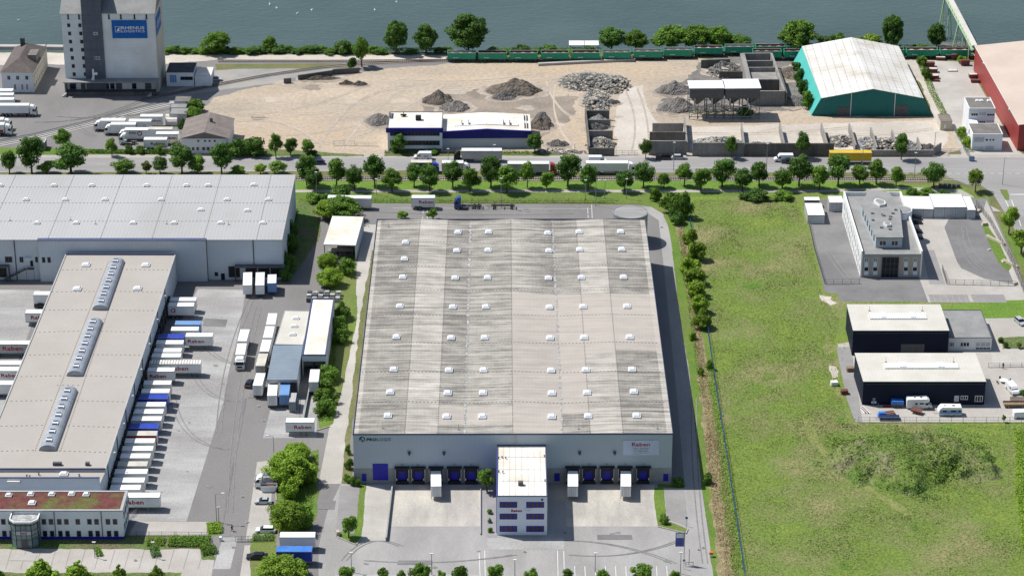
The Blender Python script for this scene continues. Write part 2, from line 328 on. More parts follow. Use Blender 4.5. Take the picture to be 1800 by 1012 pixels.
def GND():
    far = bankY+230
    sheet('ground', 'grass_dull', [(-1500,-1500,0),(1500,-1500,0),(1500,bankY,0),(-1500,bankY,0)], [(0,1,2,3)])['kind'] = 'structure'
    sheet('water', 'water', [(-1500,bankY-8,-2.6),(1500,bankY-8,-2.6),(1500,far+8,-2.6),(-1500,far+8,-2.6)], [(0,1,2,3)])['kind'] = 'structure'
    sheet('far_bank', 'grass', [(-1500,far,0),(1500,far,0),(1500,3500,0),(-1500,3500,0),(1500,far-5,-3),(-1500,far-5,-3)], [(0,1,2,3),(0,5,4,1)])['kind'] = 'structure'
    bx = P(292, 92).x
    vs = []; fs = []; n = 120
    for i in range(n+1):
        x = bx+(1500-bx)*(i/n)**2; j = rnd(-.7, .7); vs += [(x, bankY-.5, .0), (x, bankY+2.3+j, -1.2), (x, bankY+5+j*1.4, -3)]
    for i in range(n): fs += [(3*i, 3*i+3, 3*i+4, 3*i+1), (3*i+1, 3*i+4, 3*i+5, 3*i+2)]
    sheet('river_bank', 'weeds', vs, fs)['kind'] = 'structure'
GND()
# upper-left yard and sand yard
patch('yard', [(-250,100),(790,100),(800,112),(700,130),(560,150),(400,190),(330,215),(330,262),(330,270),(-250,270)], 'asphalt', 1)
patch('quay', [(-250,93.5),(310,93.5),(310,112),(-250,116)], 'sand_pale', 2)
patch('gravel_track', [(290,97),(790,97),(790,106),(560,107.5),(385,105),(290,113)], 'sand_pale', 3)
patch('gravel_yard', [(378,124),(430,121),(590,121),(600,128),(520,138),(470,148),(380,160),(300,172),(280,168),(330,150)], 'gravel_grey', 3)
patch('verge_grass', [(378,113),(600,112),(620,120),(430,121),(380,123)], 'grass_dull', 4)
patch('sand_yard', [(345,196),(375,172),(440,156),(520,143),(600,133),(660,124),(780,113),(1060,108),(1240,104),(1420,100),(1430,205),(1640,205),(1670,215),(1695,262),(1665,274),(560,274),(440,274),(405,262),(330,225)], 'sand', 4)
patch('works_ground', [(845,155),(905,148),(950,158),(1010,180),(1000,215),(960,236),(930,240),(930,205),(780,200),(740,198),(755,170)], 'sand_dark', 5)
patch('works_ground', [(1235,105),(1300,100),(1420,100),(1430,160),(1400,195),(1345,196),(1210,192),(1160,178),(1180,150),(1210,135)], 'earth_grey', 5)
patch('haul_road', [(1090,160),(1130,150),(1140,190),(1160,225),(1640,212),(1668,238),(1660,262),(1150,268),(1085,273),(1078,220)], 'sand_pale', 6)
patch('side_lane', [(1580,104),(1612,104),(1640,150),(1672,215),(1645,218),(1620,150)], 'sand_pale', 6)
patch('scrap_yard', [(1622,106),(1712,110),(1716,140),(1786,262),(1800,272),(1690,272),(1668,214)], 'concrete', 7)
patch('pavement', [(-250,273),(200,271.5),(420,272),(1800,272),(2050,272),(2050,278),(-250,277.5)], 'pavement', 8)
patch('road', [(-250,277),(2050,277),(2050,325),(1700,325),(1650,304),(-250,303)], 'road', 7)
patch('verge_grass', [(-250,303),(700,300),(1100,304),(1460,304),(1630,309),(1660,316),(-250,316)], 'grass_dull', 8)
patch('verge_grass', [(-250,319),(1500,318),(1700,330),(1735,358),(1600,345),(-250,345)], 'grass_lush', 8)
patch('verge_grass', [(400,262),(480,262),(640,272),(640,275),(395,275)], 'weeds', 9)
patch('verge_grass', [(-250,256),(200,262),(330,268),(330,272),(-250,273)], 'grass', 9)
patch('verge_grass', [(675,267),(960,267),(1010,272),(1010,274),(675,275)], 'weeds', 9)
patch('path', [(-250,334),(1440,334),(1600,329),(1690,334),(1760,372),(1740,372),(1685,340),(1600,334),(1440,338.5),(-250,338.5)], 'pavement', 10)
patch('side_road', [(1655,312),(1712,318),(1745,340),(1782,400),(1812,470),(1850,560),(2000,560),(2000,312)], 'road', 9)
patch('verge_grass', [(1698,333),(1722,331),(1742,352),(1741,361),(1726,360)], 'grass', 10)
patch('verge_grass', [(1757,333),(1771,334),(1774,352),(1768,352)], 'grass', 11)
patch('verge_grass', [(1752,395),(1768,395),(1800,450),(1820,500),(1796,475),(1775,430)], 'grass', 10)
# strip meadow south of the path
patch('verge_grass', [(-250,338.5),(1440,338.5),(1440,350),(1150,358),(520,358),(-250,350)], 'grass', 9)
# depot ground
patch('depot_yard', [(-250,345),(520,345),(520,357.5),(1000,359),(1120,361),(1145,364),(1168,378),(1178,400),(1190,520),(1212,650),(1236,880),(1256,1040),(1266,1200),(-400,1200)], 'asphalt', 10)
patch('access_road', [(1118,361),(1145,364),(1166,376),(1175,400),(1182,440),(1195,560),(1210,640),(1222,750),(1234,860),(1247,950),(1257,1040),(1210,1040),(1205,870),(1190,700),(1170,500),(1158,388)], 'asphalt_pale', 12)
patch('access_road', [(640,395),(664,395),(640,560),(625,690),(612,760),(600,850),(560,850),(585,720),(606,600),(622,500)], 'concrete', 11)
patch('verge_grass', [(654,440),(659,440),(645,540),(630,690),(617,765),(620,850),(600,850),(606,770),(618,700),(632,560)], 'grass_dull', 13)
patch('dock_apron', [(-250,507),(70,510),(60,560),(30,640),(-20,790),(-250,790)], 'concrete_worn', 12)
patch('dock_apron', [(348,508),(432,510),(424,560),(395,700),(328,916),(186,916),(230,850),(270,700),(320,560)], 'concrete_worn', 12)
patch('dock_apron', [(432,510),(440,500),(470,504),(470,515),(448,522)], 'asphalt_dark', 13)
patch('apron', [(240,916),(366,917),(362,940),(225,942)], 'paver', 13)
patch('entrance_apron', [(392,944),(418,944),(405,1000),(374,1000)], 'concrete_worn', 13)
patch('forecourt', [(-250,962),(380,962),(372,1012),(360,1060),(-250,1060)], 'paver', 13)
patch('depot_plaza', [(600,848),(1205,848),(1205,925),(1215,960),(1215,1060),(560,1060),(560,960),(575,900)], 'asphalt_pale', 11)
patch('dock_yard', [(690,852),(846,852),(846,925),(680,925)], 'dock_concrete', 13)
patch('dock_yard', [(995,852),(1150,852),(1156,925),(995,925)], 'dock_concrete', 13)
patch('ramp_path', [(640,852),(690,852),(678,952),(634,952)], 'concrete', 14)
patch('parking_strip', [(598,854),(633,854),(622,938),(590,938)], 'paver_grey', 14)
patch('verge_grass', [(633,850),(644,850),(636,945),(626,958),(595,945),(588,932),(622,938),(628,900)], 'grass', 15)
patch('verge_grass', [(1151,857),(1168,858),(1166,858),(1172,915),(1208,930),(1206,938),(1157,926),(1150,880)], 'grass', 15)
patch('parking_strip', [(1168,860),(1202,862),(1210,925),(1172,912)], 'paver_grey', 14)
patch('verge_grass', [(1156,850),(1204,852),(1203,858),(1156,857)], 'grass', 15)
patch('office_path', [(856,860),(873,860),(873,950),(856,950)], 'paver_grey', 14)
patch('office_path', [(856,945),(992,945),(992,966),(856,966)], 'concrete_worn', 14)
patch('verge_grass', [(575,480),(625,440),(628,560),(600,690),(585,745),(562,755),(560,740),(575,650),(590,560),(578,520)], 'grass', 13)
patch('loading_pad', [(480,700),(560,700),(556,770),(462,770),(470,740)], 'concrete_worn', 13)
patch('parking_strip', [(452,812),(480,808),(474,948),(432,948)], 'paver', 13)
patch('parking_strip', [(430,958),(480,958),(470,1060),(415,1060)], 'paver', 13)
patch('verge_grass', [(478,808),(560,790),(558,900),(545,934),(470,936),(486,880)], 'grass', 14)
patch('verge_grass', [(-60,948),(310,940),(370,945),(380,984),(355,984),(352,965),(-60,964)], 'weeds', 14)
patch('verge_grass', [(-250,1006),(320,1006),(310,1060),(-250,1060)], 'weeds', 14)
patch('verge_grass', [(440,946),(486,942),(484,1000),(470,1060),(440,1060)], 'grass', 14)
patch('verge_grass', [(362,918),(386,918),(392,938),(366,944)], 'grass_lush', 15)
patch('verge_grass', [(520,357),(570,357),(560,420),(520,480),(500,490),(505,440),(520,390)], 'weeds', 13)
# east strip, meadow and plots
patch('verge_grass', [(1120,361),(1140,352),(1212,350),(1243,575),(1257,672),(1312,1040),(1330,1200),(1266,1200),(1257,1040),(1247,950),(1234,860),(1222,750),(1210,640),(1195,560),(1182,440),(1175,400),(1166,376),(1145,364)], 'grass', 13)
patch('dry_strip', [(1188,395),(1200,398),(1222,500),(1240,620),(1258,740),(1268,880),(1284,960),(1290,1040),(1268,1040),(1258,960),(1246,860),(1234,740),(1222,600),(1206,500)], 'reed', 14)
patch('meadow', [(1212,347),(1440,339),(1736,348),(1806,530),(1900,700),(2100,1200),(1330,1200),(1312,1040),(1257,672),(1243,575)], 'meadow', 11)
patch('plot_yard', [(1412,352),(1736,350),(1790,470),(1806,530),(1630,532),(1625,530),(1476,530),(1474,516),(1450,514),(1428,420)], 'asphalt_dark', 12)
patch('plot_paving', [(1600,372),(1728,372),(1734,352),(1800,500),(1806,530),(1632,532),(1590,420)], 'paver', 13)
patch('turning_lane', [(1660,400),(1668,385),(1690,377),(1722,380),(1758,440),(1783,500),(1730,490),(1690,472),(1682,460)], 'asphalt_dark', 14)
patch('plot_grass', [(1726,396),(1736,396),(1758,430),(1778,470),(1772,478),(1754,460),(1738,425)], 'grass', 15)
patch('parking_strip', [(1632,518),(1700,518),(1706,532),(1636,532)], 'paver_grey', 15)
patch('parking_strip', [(1706,518),(1764,518),(1770,532),(1712,532)], 'paver_grey', 15)
patch('parking_strip', [(1620,440),(1642,440),(1662,500),(1634,500)], 'paver_grey', 14)
patch('verge_grass', [(1740,530),(1850,525),(1850,560),(1735,562),(1640,540)], 'grass_lush', 13)
patch('works_paving', [(1472,605),(1500,600),(1500,600),(1730,560),(1850,558),(1850,742),(1506,742),(1480,640)], 'paver', 13)
patch('works_path', [(1470,610),(1496,610),(1516,742),(1503,742),(1488,700)], 'paver_grey', 14)
patch('parking_strip', [(1735,562),(1800,560),(1830,590),(1752,594)], 'pavement', 14)
patch('works_paving', [(1742,617),(1850,612),(1850,640),(1744,640)], 'concrete', 14)
patch('flower_bed', [(1756,593),(1830,591),(1836,613),(1762,614)], 'weeds', 15)
patch('flower_bed', [(1776,697),(1850,697),(1850,706),(1776,706)], 'earth', 15)
patch('worn_ground', [(1440,518),(1462,522),(1472,533),(1460,537),(1444,528)], 'sand_pale', 15)
patch('worn_ground', [(1447,592),(1462,594),(1466,618),(1454,626)], 'meadow_dry', 15); patch('worn_ground', [(1458,642),(1470,645),(1474,662),(1462,668)], 'sand_pale', 15); patch('worn_ground', [(1472,680),(1480,684),(1484,702),(1474,700)], 'meadow_dry', 15)
# painted lines
def line(a, b, wd=.15, lv=16, m='mark'): ribbon('road_marking', [a, b], wd, m, lv)
for x in range(-60, 1640, 46): line((x, 289.5), (x+16, 289.5), .18)
line((-60,303.2),(700,300.3),.2); line((1000,295.5),(1700,297),.12)
for x in range(1500, 1800, 15): line((x, 305.5), (x+8, 305.5), .3)
line((1640,315.5),(1700,318),.15); line((1776,342.5),(1830,342),.5); line((1778,352),(1795,398),.2); line((1767,352),(1778,375),.2)
line((690,366.5),(1042,367.4),.15); line((744,368),(743,385),.15); line((751,368),(751,385),.15); line((1033,366),(1034,384),.15); line((1040,360),(1041,384),.15)
for x in range(1010, 1180, 18): line((x, 995), (x+1, 1015), .15)
line((842,968),(844,1012),.15); line((852,968),(853,1012),.15); line((980,968),(981,1012),.15); line((991,968),(992,1012),.15); line((590,1011),(842,1011),.15)
for i in range(9): line((597-i*.9, 858+i*9), (632-i*1.2, 859+i*9), .1, 17, 'pavement')
for i in range(6): line((1169+i*.6, 872+i*8), (1204+i*1.3, 880+i*8.5), .1, 17, 'pavement')
for i in range(7): line((1640+i*11, 518), (1645+i*11, 532), .12, 17, 'pavement')
for i in range(14): line((20+i*26, 966), (10+i*26, 1000), .1, 17, 'paver_grey')
# tyre marks and cable trench
line((432,700),(388,935),.5,17,'asphalt_dark')

# wheel traces in the sand yard, on the asphalt and across the meadow
_r = random.Random(21)
def curve(a, b, bend, n=14):
    a, b = Vector(a), Vector(b); d = b-a; nn = Vector((-d.y, d.x))*bend
    return [tuple(a+d*t+nn*4*t*(1-t)) for t in [i/n for i in range(n+1)]]
for a, b, bd in (((470,235),(780,150),.08),((500,250),(760,160),.12),((420,200),(640,150),.05),((560,262),(720,150),-.15),((600,262),(760,140),-.1),((640,150),(1000,130),.04),((700,140),(960,128),.03),((960,140),(1060,215),.2),((980,135),(1010,260),.15),((1100,160),(1110,265),-.1),((1120,155),(1140,262),-.06),((1090,130),(1220,170),.1),((1120,250),(1380,222),.03),((1180,232),(1500,222),.02),((1400,232),(1640,225),.03),((1500,240),(1665,262),.05),((400,215),(560,250),-.12),((430,170),(600,190),.1)):
    for k in (0, 1): ribbon('wheel_trace', curve((a[0], a[1]+k*3.2), (b[0], b[1]+k*3.2), bd), .55, ('sand_trace', 'sand_track')[_r.random() < .5], 8)
for _ in range(16):
    x, y = _r.uniform(430, 1100), _r.uniform(135, 255); patch('ground_stain', [(x+_r.uniform(8,26)*math.cos(t), y+_r.uniform(2,7)*math.sin(t)) for t in [i*.785 for i in range(8)]], ('sand_trace', 'sand_track', 'sand_dark')[_ % 3], 7)
for a, b, bd in (((330,640),(424,705),.2),((300,700),(400,790),.2),((350,600),(440,640),.15),((440,520),(380,760),.05),((450,540),(400,900),.03),((600,985),(700,960),-.2),((640,985),(900,975),.03),((1000,975),(1190,950),.06),((990,950),(1180,990),-.05),((1215,700),(1235,990),.02),((540,640),(560,860),.1),((640,372),(1000,376),.01),((560,372),(640,400),-.2),((100,205),(300,190),.04),((60,215),(260,170),.06),((100,180),(160,240),.1),((1690,400),(1750,480),.15),((1684,405),(1740,484),.18),((1430,400),(1500,505),.05)):
    for k in (0, 1): ribbon('tyre_mark', curve((a[0]+k*9, a[1]), (b[0]+k*9, b[1]), bd), .28, 'asphalt_mark', 17)
for _ in range(34):
    x, y = _r.choice(((_r.uniform(240,430), _r.uniform(560,900)), (_r.uniform(620,1190), _r.uniform(935,1000)), (_r.uniform(650,1050), _r.uniform(364,380)))); rr_ = _r.uniform(1.5, 7); patch('ground_stain', [(x+rr_*_r.uniform(.6,1.2)*math.cos(t), y+rr_*.4*_r.uniform(.6,1.2)*math.sin(t)) for t in [i*.785 for i in range(8)]], 'asphalt_mark', 16)
for pts in ([(440,690),(470,690),(468,700),(436,700)], [(360,560),(400,562),(396,575),(356,573)], [(700,985),(760,985),(760,992),(698,992)], [(1050,940),(1110,940),(1112,948),(1050,948)], [(560,880),(590,880),(588,895),(558,895)], [(800,365),(860,365),(860,370),(800,370)]): patch('asphalt_repair', pts, 'asphalt_dark', 15)
def worn(pts, w_):
    W = [P(*p) for p in pts]; r = ribbon_pts(W, w_); q = [a for a, b in r]+[b for a, b in r][::-1]
    for k in range(len(q)): q[k] = q[k]+Vector((_r.uniform(-.3,.3), _r.uniform(-.3,.3), 0))
    patch('worn_trace', q, 'meadow_dry', 15, True)
worn([(1418,735),(1430,770),(1450,800),(1490,830),(1530,860),(1570,885),(1600,905)], 2.4)
for _ in range(30):
    x, y = _r.uniform(1270, 1760), _r.uniform(380, 1000)
    if x > 1420 and y < 900 or _ % 2: continue
    rr_ = _r.uniform(4, 16); patch('grass_patch', [(x+rr_*_r.uniform(.5,1.3)*math.cos(t), y+rr_*.5*_r.uniform(.5,1.3)*math.sin(t)) for t in [i*.628 for i in range(10)]], ('meadow_lush','weeds','meadow_lush','grass_dull')[_ % 4], 14)
# ---------------------------------------------------------------- buildings
def plane_hit(px, o, n):
    d = ray(*px); c = Vector((0,0,CH)); t = (o-c).dot(n)/d.dot(n); return c+d*t
class Bld:
    def __init__(s, name, label, cat, A, B, D, h, group=None, W=None, Dp=None):
        a, b, d = P(*A, h), P(*B, h), P(*D, h); ex = (b-a); s.W = W or ex.length; ex.normalize(); ey = Vector((-ex.y, ex.x, 0)); s.D = Dp or (d-a).dot(ey)
        s.h = h; s.o = Vector((a.x, a.y, 0)); s.ex, s.ey = ex, ey
        s.r = thing(name, label, cat, s.o, math.atan2(ex.y, ex.x), group)
        bpy.context.view_layer.update()
    def loc(s, p): q = p-s.o; return Vector((q.dot(s.ex), q.dot(s.ey), q.z))
    def F(s, px, y=0):   # pixel -> (x, z) on the front plane y
        q = s.loc(plane_hit(px, s.o+s.ey*y, s.ey)); return q.x, q.z
    def R(s, px, x=None):
        q = s.loc(plane_hit(px, s.o+s.ex*(s.W if x is None else x), s.ex)); return q.y, q.z
    def T(s, px, z=None): q = s.loc(P(*px, s.h if z is None else z)); return q.x, q.y
    def win(s, face, u0, u1, z0, z1, off, glass='glass', frame='white', fw=.08, name='window', mull=1, mk=True):
        if u1 < u0: u0, u1 = u1, u0
        if z1 < z0: z0, z1 = z1, z0
        fb = MB(); gb = MB()
        def bx(mb, a, b, c, d, t0, t1):
            if face == 'F': mb.box(a, b, off-t1, off-t0, c, d)
            elif face == 'R': mb.box(off+t0, off+t1, a, b, c, d)
            elif face == 'L': mb.box(off-t1, off-t0, a, b, c, d)
        bx(gb, u0+fw, u1-fw, z0+fw, z1-fw, .01, .03)
        bx(fb, u0, u1, z0, z0+fw, .0, .07); bx(fb, u0, u1, z1-fw, z1, .0, .07); bx(fb, u0, u0+fw, z0+fw, z1-fw, .0, .07); bx(fb, u1-fw, u1, z0+fw, z1-fw, .0, .07)
        for i in range(1, mull):
            c = u0+(u1-u0)*i/mull; bx(fb, c-fw/2, c+fw/2, z0+fw, z1-fw, .0, .068)
        f = fb.obj(name, frame, s.r); gb.obj('pane' if name == 'window' else 'door_leaf', glass, f); return f
    def fwin(s, p0, p1, y=0, **k):   # window by pixel corners on the front plane
        a, b = s.F(p0, y), s.F(p1, y); return s.win('F', a[0], b[0], a[1], b[1], y, **k)
    def walls(s, m, h=None, name='wall', pts=None):
        return MB().prism(pts or [(0,0),(s.W,0),(s.W,s.D),(0,s.D)], 0, h or s.h, 0).obj(name, m, s.r)
    def flat_roof(s, m, par=.25, pw=.3, pm='coping_blue', z=None, pts=None, top=None):
        z = s.h if z is None else z; W, D = s.W, s.D
        MB().box(pw, W-pw, pw, D-pw, z+.003, z+.02).obj('roof', m, s.r)
        k = MB(); e = .04
        k.box(-e, W+e, -e, pw, z+.002, z+par); k.box(-e, W+e, D-pw, D+e, z+.002, z+par); k.box(-e, pw, pw, D-pw, z+.002, z+par); k.box(W-pw, W+e, pw, D-pw, z+.002, z+par)
        k.obj('parapet', pm, s.r)
def skylight(parent, x, y, z, a=1.5, b=1.5, h=.45, m='dome'):
    f = MB().box(x-a/2-.12, x+a/2+.12, y-b/2-.12, y+b/2+.12, z, z+h*.5).obj('skylight', 'white', parent)
    MB().fr((x-a/2, x+a/2, y-b/2, y+b/2), z+h*.5+.002, (x-a*.36, x+a*.36, y-b*.36, y+b*.36), z+h).obj('dome', m, f)
def vent(parent, x, y, z, h=.7, r=.22): MB().tube((x,y,z), (x,y,z+h), r, 8).tube((x,y,z+h), (x,y,z+h+.12), r*1.6, 8).obj('roof_vent', 'steel_dark', parent)
def rod(parent, x, y, z, h=1.6): MB().tube((x,y,z), (x,y,z+h), .05, 5).box(x-.25, x+.25, y-.2, y+.2, z, z+.2).obj('roof_pipe', 'steel', parent)
# ---- main hall
def main_hall():
    b = Bld('distribution_hall', 'huge grey warehouse hall with weathered ribbed roof, blue dock doors and office block in front', 'warehouse', (620.4,762), (1182.3,761), (670.2,385.4), 13.7)
    W, D, h = b.W, b.D, b.h
    wl = MB().box(0, W, 0, D, 4.15, h-.85).box(0, W, 0, .25, h-.85, h-.352).obj('wall', 'wall_grey', b.r)
    MB().box(-.05, W+.05, -.05, D+.05, 0, 4.15).obj('plinth_wall', 'wall_concrete', b.r)
    MB().box(-.06, W+.06, -.09, -.002, h-.35, h+.05).box(-.09, -.002, -.09, D+.06, h-.35, h+.05).box(W+.002, W+.09, -.09, D+.06, h-.35, h+.05).box(-.06, W+.06, D+.002, D+.09, h-.35, h+.05).obj('parapet', 'coping_blue', b.r)
    # roof sheeting with shallow ridges and two valleys
    zx = [0, 12.6, 20.6, 27.2, 38.9, 51.0, 57.8, 65.8, W]
    def rz(x):
        v = [27.2, 51.0]; rg = [13, 39, 64.8]
        pts = [(0, .0), (13, .33), (27.2, -.15), (39, .33), (51, -.15), (64.8, .33), (W, .0)]
        for (xa, za), (xb, zb) in zip(pts, pts[1:]):
            if x <= xb+1e-6: return h-.3+za+(zb-za)*(x-xa)/(xb-xa)
        return h-.3
    xs = sorted(set([round(v, 2) for z0, z1 in zip(zx, zx[1:]) for v in [z0+(z1-z0)*i/max(1, round((z1-z0)/1.3)) for i in range(max(1, round((z1-z0)/1.3))+1)]]))
    ny = 72; ys = [D*i/ny for i in range(ny+1)]
    vs = [(x, y, rz(x)) for y in ys for x in xs]; nx = len(xs); fs = []; tone = []
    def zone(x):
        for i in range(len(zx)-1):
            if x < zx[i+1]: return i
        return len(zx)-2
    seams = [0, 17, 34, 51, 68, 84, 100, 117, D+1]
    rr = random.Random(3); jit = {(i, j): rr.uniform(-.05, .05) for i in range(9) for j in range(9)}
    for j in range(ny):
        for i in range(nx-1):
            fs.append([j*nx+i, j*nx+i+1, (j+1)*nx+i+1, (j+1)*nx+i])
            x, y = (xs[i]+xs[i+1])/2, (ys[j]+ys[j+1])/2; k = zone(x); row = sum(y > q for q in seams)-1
            t = [.47, .73, .48, .53, .57, .48, .73, .48][k]; pk = 0  # lighter and darker bands paint in how each roof slope catches light
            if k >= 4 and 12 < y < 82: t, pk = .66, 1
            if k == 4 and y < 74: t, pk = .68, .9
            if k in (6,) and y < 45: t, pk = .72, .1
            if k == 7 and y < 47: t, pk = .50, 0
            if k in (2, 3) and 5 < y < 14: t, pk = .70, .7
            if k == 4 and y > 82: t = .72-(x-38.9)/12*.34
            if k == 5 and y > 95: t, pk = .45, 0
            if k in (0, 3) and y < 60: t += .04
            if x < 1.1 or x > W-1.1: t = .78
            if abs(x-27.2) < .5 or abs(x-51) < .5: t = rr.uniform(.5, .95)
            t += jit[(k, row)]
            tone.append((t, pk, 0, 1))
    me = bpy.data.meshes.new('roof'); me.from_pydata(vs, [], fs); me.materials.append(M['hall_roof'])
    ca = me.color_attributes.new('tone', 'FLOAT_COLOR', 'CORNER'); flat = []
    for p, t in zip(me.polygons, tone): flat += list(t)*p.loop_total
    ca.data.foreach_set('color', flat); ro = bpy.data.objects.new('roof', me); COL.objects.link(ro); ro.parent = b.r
    # seams: screw rows
    s = MB()
    for y in seams[1:-1]:
        x = .5
        while x < W-.5: s.box(x, x+.35, y-.12, y+.12, rz(x)+.02, rz(x)+.07); x += .95
    for x in (12.6, 38.9, 65.8, 20.6, 57.8):
        y = .5
        while y < D-.5: s.box(x-.1, x+.1, y, y+.4, rz(x)+.02, rz(x)+.07); y += 1.25
    s.obj('screw_row', 'steel_dark', b.r)
    g = MB()     # moss and sealant lumps in the two valleys
    for vx in (27.2, 51.0):
        y = 0; g.box(vx-.04, vx+.04, 0, D, h-.46, h-.40)
        while y < D:
            l = rr.uniform(.2, 1.3)
            if rr.random() < .62: g.box(vx-rr.uniform(.05, .45), vx+rr.uniform(.05, .45), y, y+l, h-.44, h-.38+rr.uniform(0, .04))
            y += l+rr.uniform(-.1, .4)
    g.obj('valley_gutter', 'rubble_pale', b.r)
    sk = [(805,408),(859,408),(963,409),(1018,408),(1091,408),(713,427),(803,440),(858,440),(965,440),(1019,439),(1093,439),(711,456),(708,488),(800,488),(857,488),(964,488),(1022,488),(1096,488),
      (703,539),(796,539),(854,539),(966,539),(1025,539),(1102,539),(697,593),(793,593),(852,593),(967,593),(1027,593),(1107,593),(692,650),(789,650),(850,650),(969,650),(1030,650),(1111,650),
      (686,690),(787,690),(849,690),(970,690),(1032,690),(1114,689),(682,731),(785,731),(848,731),(970,731),(1034,731),(1119,731)]
    for p in sk: x, y = b.T(p, h); skylight(b.r, x, y, rz(x), 1.7, 2.1, .75)
    for p in [(673,752),(806,752),(1017,752),(1156,752),(683,398)]: x, y = b.T(p, h); rod(b.r, x, y, rz(x))
    # doors and docks
    def door(px0, px1, fr='blue', m='blue', name='door'): b.fwin(px0, px1, y=-.05, glass=m, frame=fr, name=name)
    b.fwin((655,814.5), (682.5,843), y=-.05, glass='blue', frame='blue', name='roller_door')
    b.fwin((636,832), (644.5,845), y=-.05, glass='blue', frame='blue', name='door'); b.fwin((1166,832), (1174.5,844.5), y=-.05, glass='blue', frame='blue', name='door')
    b.fwin((974,831), (984,845), y=-.05, glass='blue', frame='steel_dark', name='door')
    for px in (707.5, 735.6, 767, 799, 828.3, 1006.5, 1035, 1066.5, 1098, 1130):
        x, z = b.F((px, 850)); g = MB(); y = -.05
        g.box(x-1.75, x-1.55, y-.9, y, .9, 4.6).box(x+1.55, x+1.75, y-.9, y, .9, 4.6).box(x-1.85, x+1.85, y-.95, y, 4.4, 4.75, 1).box(x-1.55, x+1.55, y-.7, y-.02, .0, .95, 2).box(x-1.55, x-1.05, y-.85, y-.04, 1, 4.38, 3).box(x+1.05, x+1.55, y-.85, y-.04, 1, 4.38, 3).box(x-1.0, x+1.0, y-.8, y-.05, 3.7, 4.36, 3)
        dk = g.obj('dock_shelter', ['steel', 'black', 'black', 'black'], b.r)
        k = MB().box(x-1.02, x+1.02, y-.16, y-.01, 1.0, 3.68).obj('dock_door', 'blue', dk)
        MB().box(x-.25, x+.25, y-.1, y, 5.0, 5.45).obj('number_plate', 'steel', b.r)
        for sx in (-1.35, 1.35): MB().box(x+sx-.09, x+sx+.09, y-.95, y-.86, 1.3, 1.8).obj('buffer_light', 'white', b.r)
    for px in ((719.5,794.5),(780.5,794.5),(1019,794),(1080.5,794)): x, z = b.F(px); MB().box(x-.35, x+.35, -.6, -.02, z-.25, z+.25).tube((x,-.6,z-.1), (x,-.9,z-.35), .2, 8).obj('floodlight', 'steel_dark', b.r)
    # sign board and lettering
    (x0, z0), (x1, z1) = b.F((1095,799)), b.F((1159,773)); sg = MB().box(x0, x1, -.12, -.02, z0, z1).obj('sign_board', 'sign_panel', b.r)
    w = x1-x0; hh = z1-z0
    text('Raben', 'txt_red', sg, 'F', x0+w*.24, z0+hh*.60, w*.50, hh*.25, -.15, .02); text('your partner', 'txt_grey', sg, 'F', x0+w*.27, z0+hh*.35, w*.45, hh*.17, -.15, .012, .25); text('in logistics', 'txt_grey', sg, 'F', x0+w*.31, z0+hh*.19, w*.37, hh*.17, -.15, .012, .25)
    sw = MB()
    for i in range(10):
        f = lambda t: z0+hh*(.09+.09*t*t)
        a, c = i/10, (i+1)/10; sw.quad((x0+w*(.27+.45*a), -.15, f(a)), (x0+w*(.27+.45*c), -.15, f(c)), (x0+w*(.27+.45*c), -.15, f(c)+.08), (x0+w*(.27+.45*a), -.15, f(a)+.08))
    sw.obj('swoosh', 'txt_grey', sg)
    (x0, z0), (x1, z1) = b.F((644,774.5)), b.F((687,769.3)); text('PRO', 'txt_teal', b.r, 'F', x0, z0, (x1-x0)*.42, z1-z0, -.06, .05, .12); text('LOGIS', 'txt_teal', b.r, 'F', x0+(x1-x0)*.43, z0, (x1-x0)*.57, z1-z0, -.06, .0, .12)
    cx, cz = b.F((636.3,771.5)); q = MB()     # round globe emblem with light land shapes
    n = 28; q.add([(cx+.75*math.cos(2*math.pi*i/n), -.05, cz+.75*math.sin(2*math.pi*i/n)) for i in range(n)], [list(range(n))], 0)
    q.add([(cx+a, -.07, cz+c) for a, c in ((-.6,-.1),(-.35,-.05),(-.1,-.5),(.05,-.62),(-.2,-.68),(-.5,-.5))], [range(6)], 1)
    q.add([(cx+a, -.07, cz+c) for a, c in ((0,.55),(.3,.45),(.55,.1),(.35,-.1),(.4,-.6),(.1,-.1),(-.15,.15))], [range(7)], 1); q.obj('emblem', ['txt_teal', 'wall_grey'], b.r)
    # downpipe/ladder on the front
    x, z = b.F((906,770)); MB().box(x-.3, x-.22, -.25, -.17, 9, h+.4).box(x+.22, x+.3, -.25, -.17, 9, h+.4).obj('ladder', 'steel', b.r)
    for px in (786.5, 903): pass
    # office block in front (same building)
    b2 = Bld('office_block', 'white three storey office block standing in front of the hall docks, flat white roof', 'office', (873,872.5), (962,872.5), (876.5,783), 10.4)
    W, D, h = b2.W, b2.D, b2.h
    b2.walls('wall_white'); b2.flat_roof('white_roof', .22, .22, 'coping_blue')
    MB().box(-.12, -.02, 1, D-1, 0, h-.5).obj('side_cladding', 'blue', b2.r)
    for (ya, yb) in ((885.5-4.2, 891.5), (902, 912), (923.5, 933.8)):
        b2.fwin((878.2,ya), (909,yb), glass='brown_window', frame='blue', fw=.22, mull=4); b2.fwin((925,ya), (956.3,yb), glass='brown_window', frame='blue', fw=.22, mull=4)
    (x0, z0), (x1, z1) = b2.F((898.5,899)), b2.F((917.5,894.8)); text('Raben', 'txt_red', b2.r, 'F', x0, z0, x1-x0, z1-z0, -.05, .045)
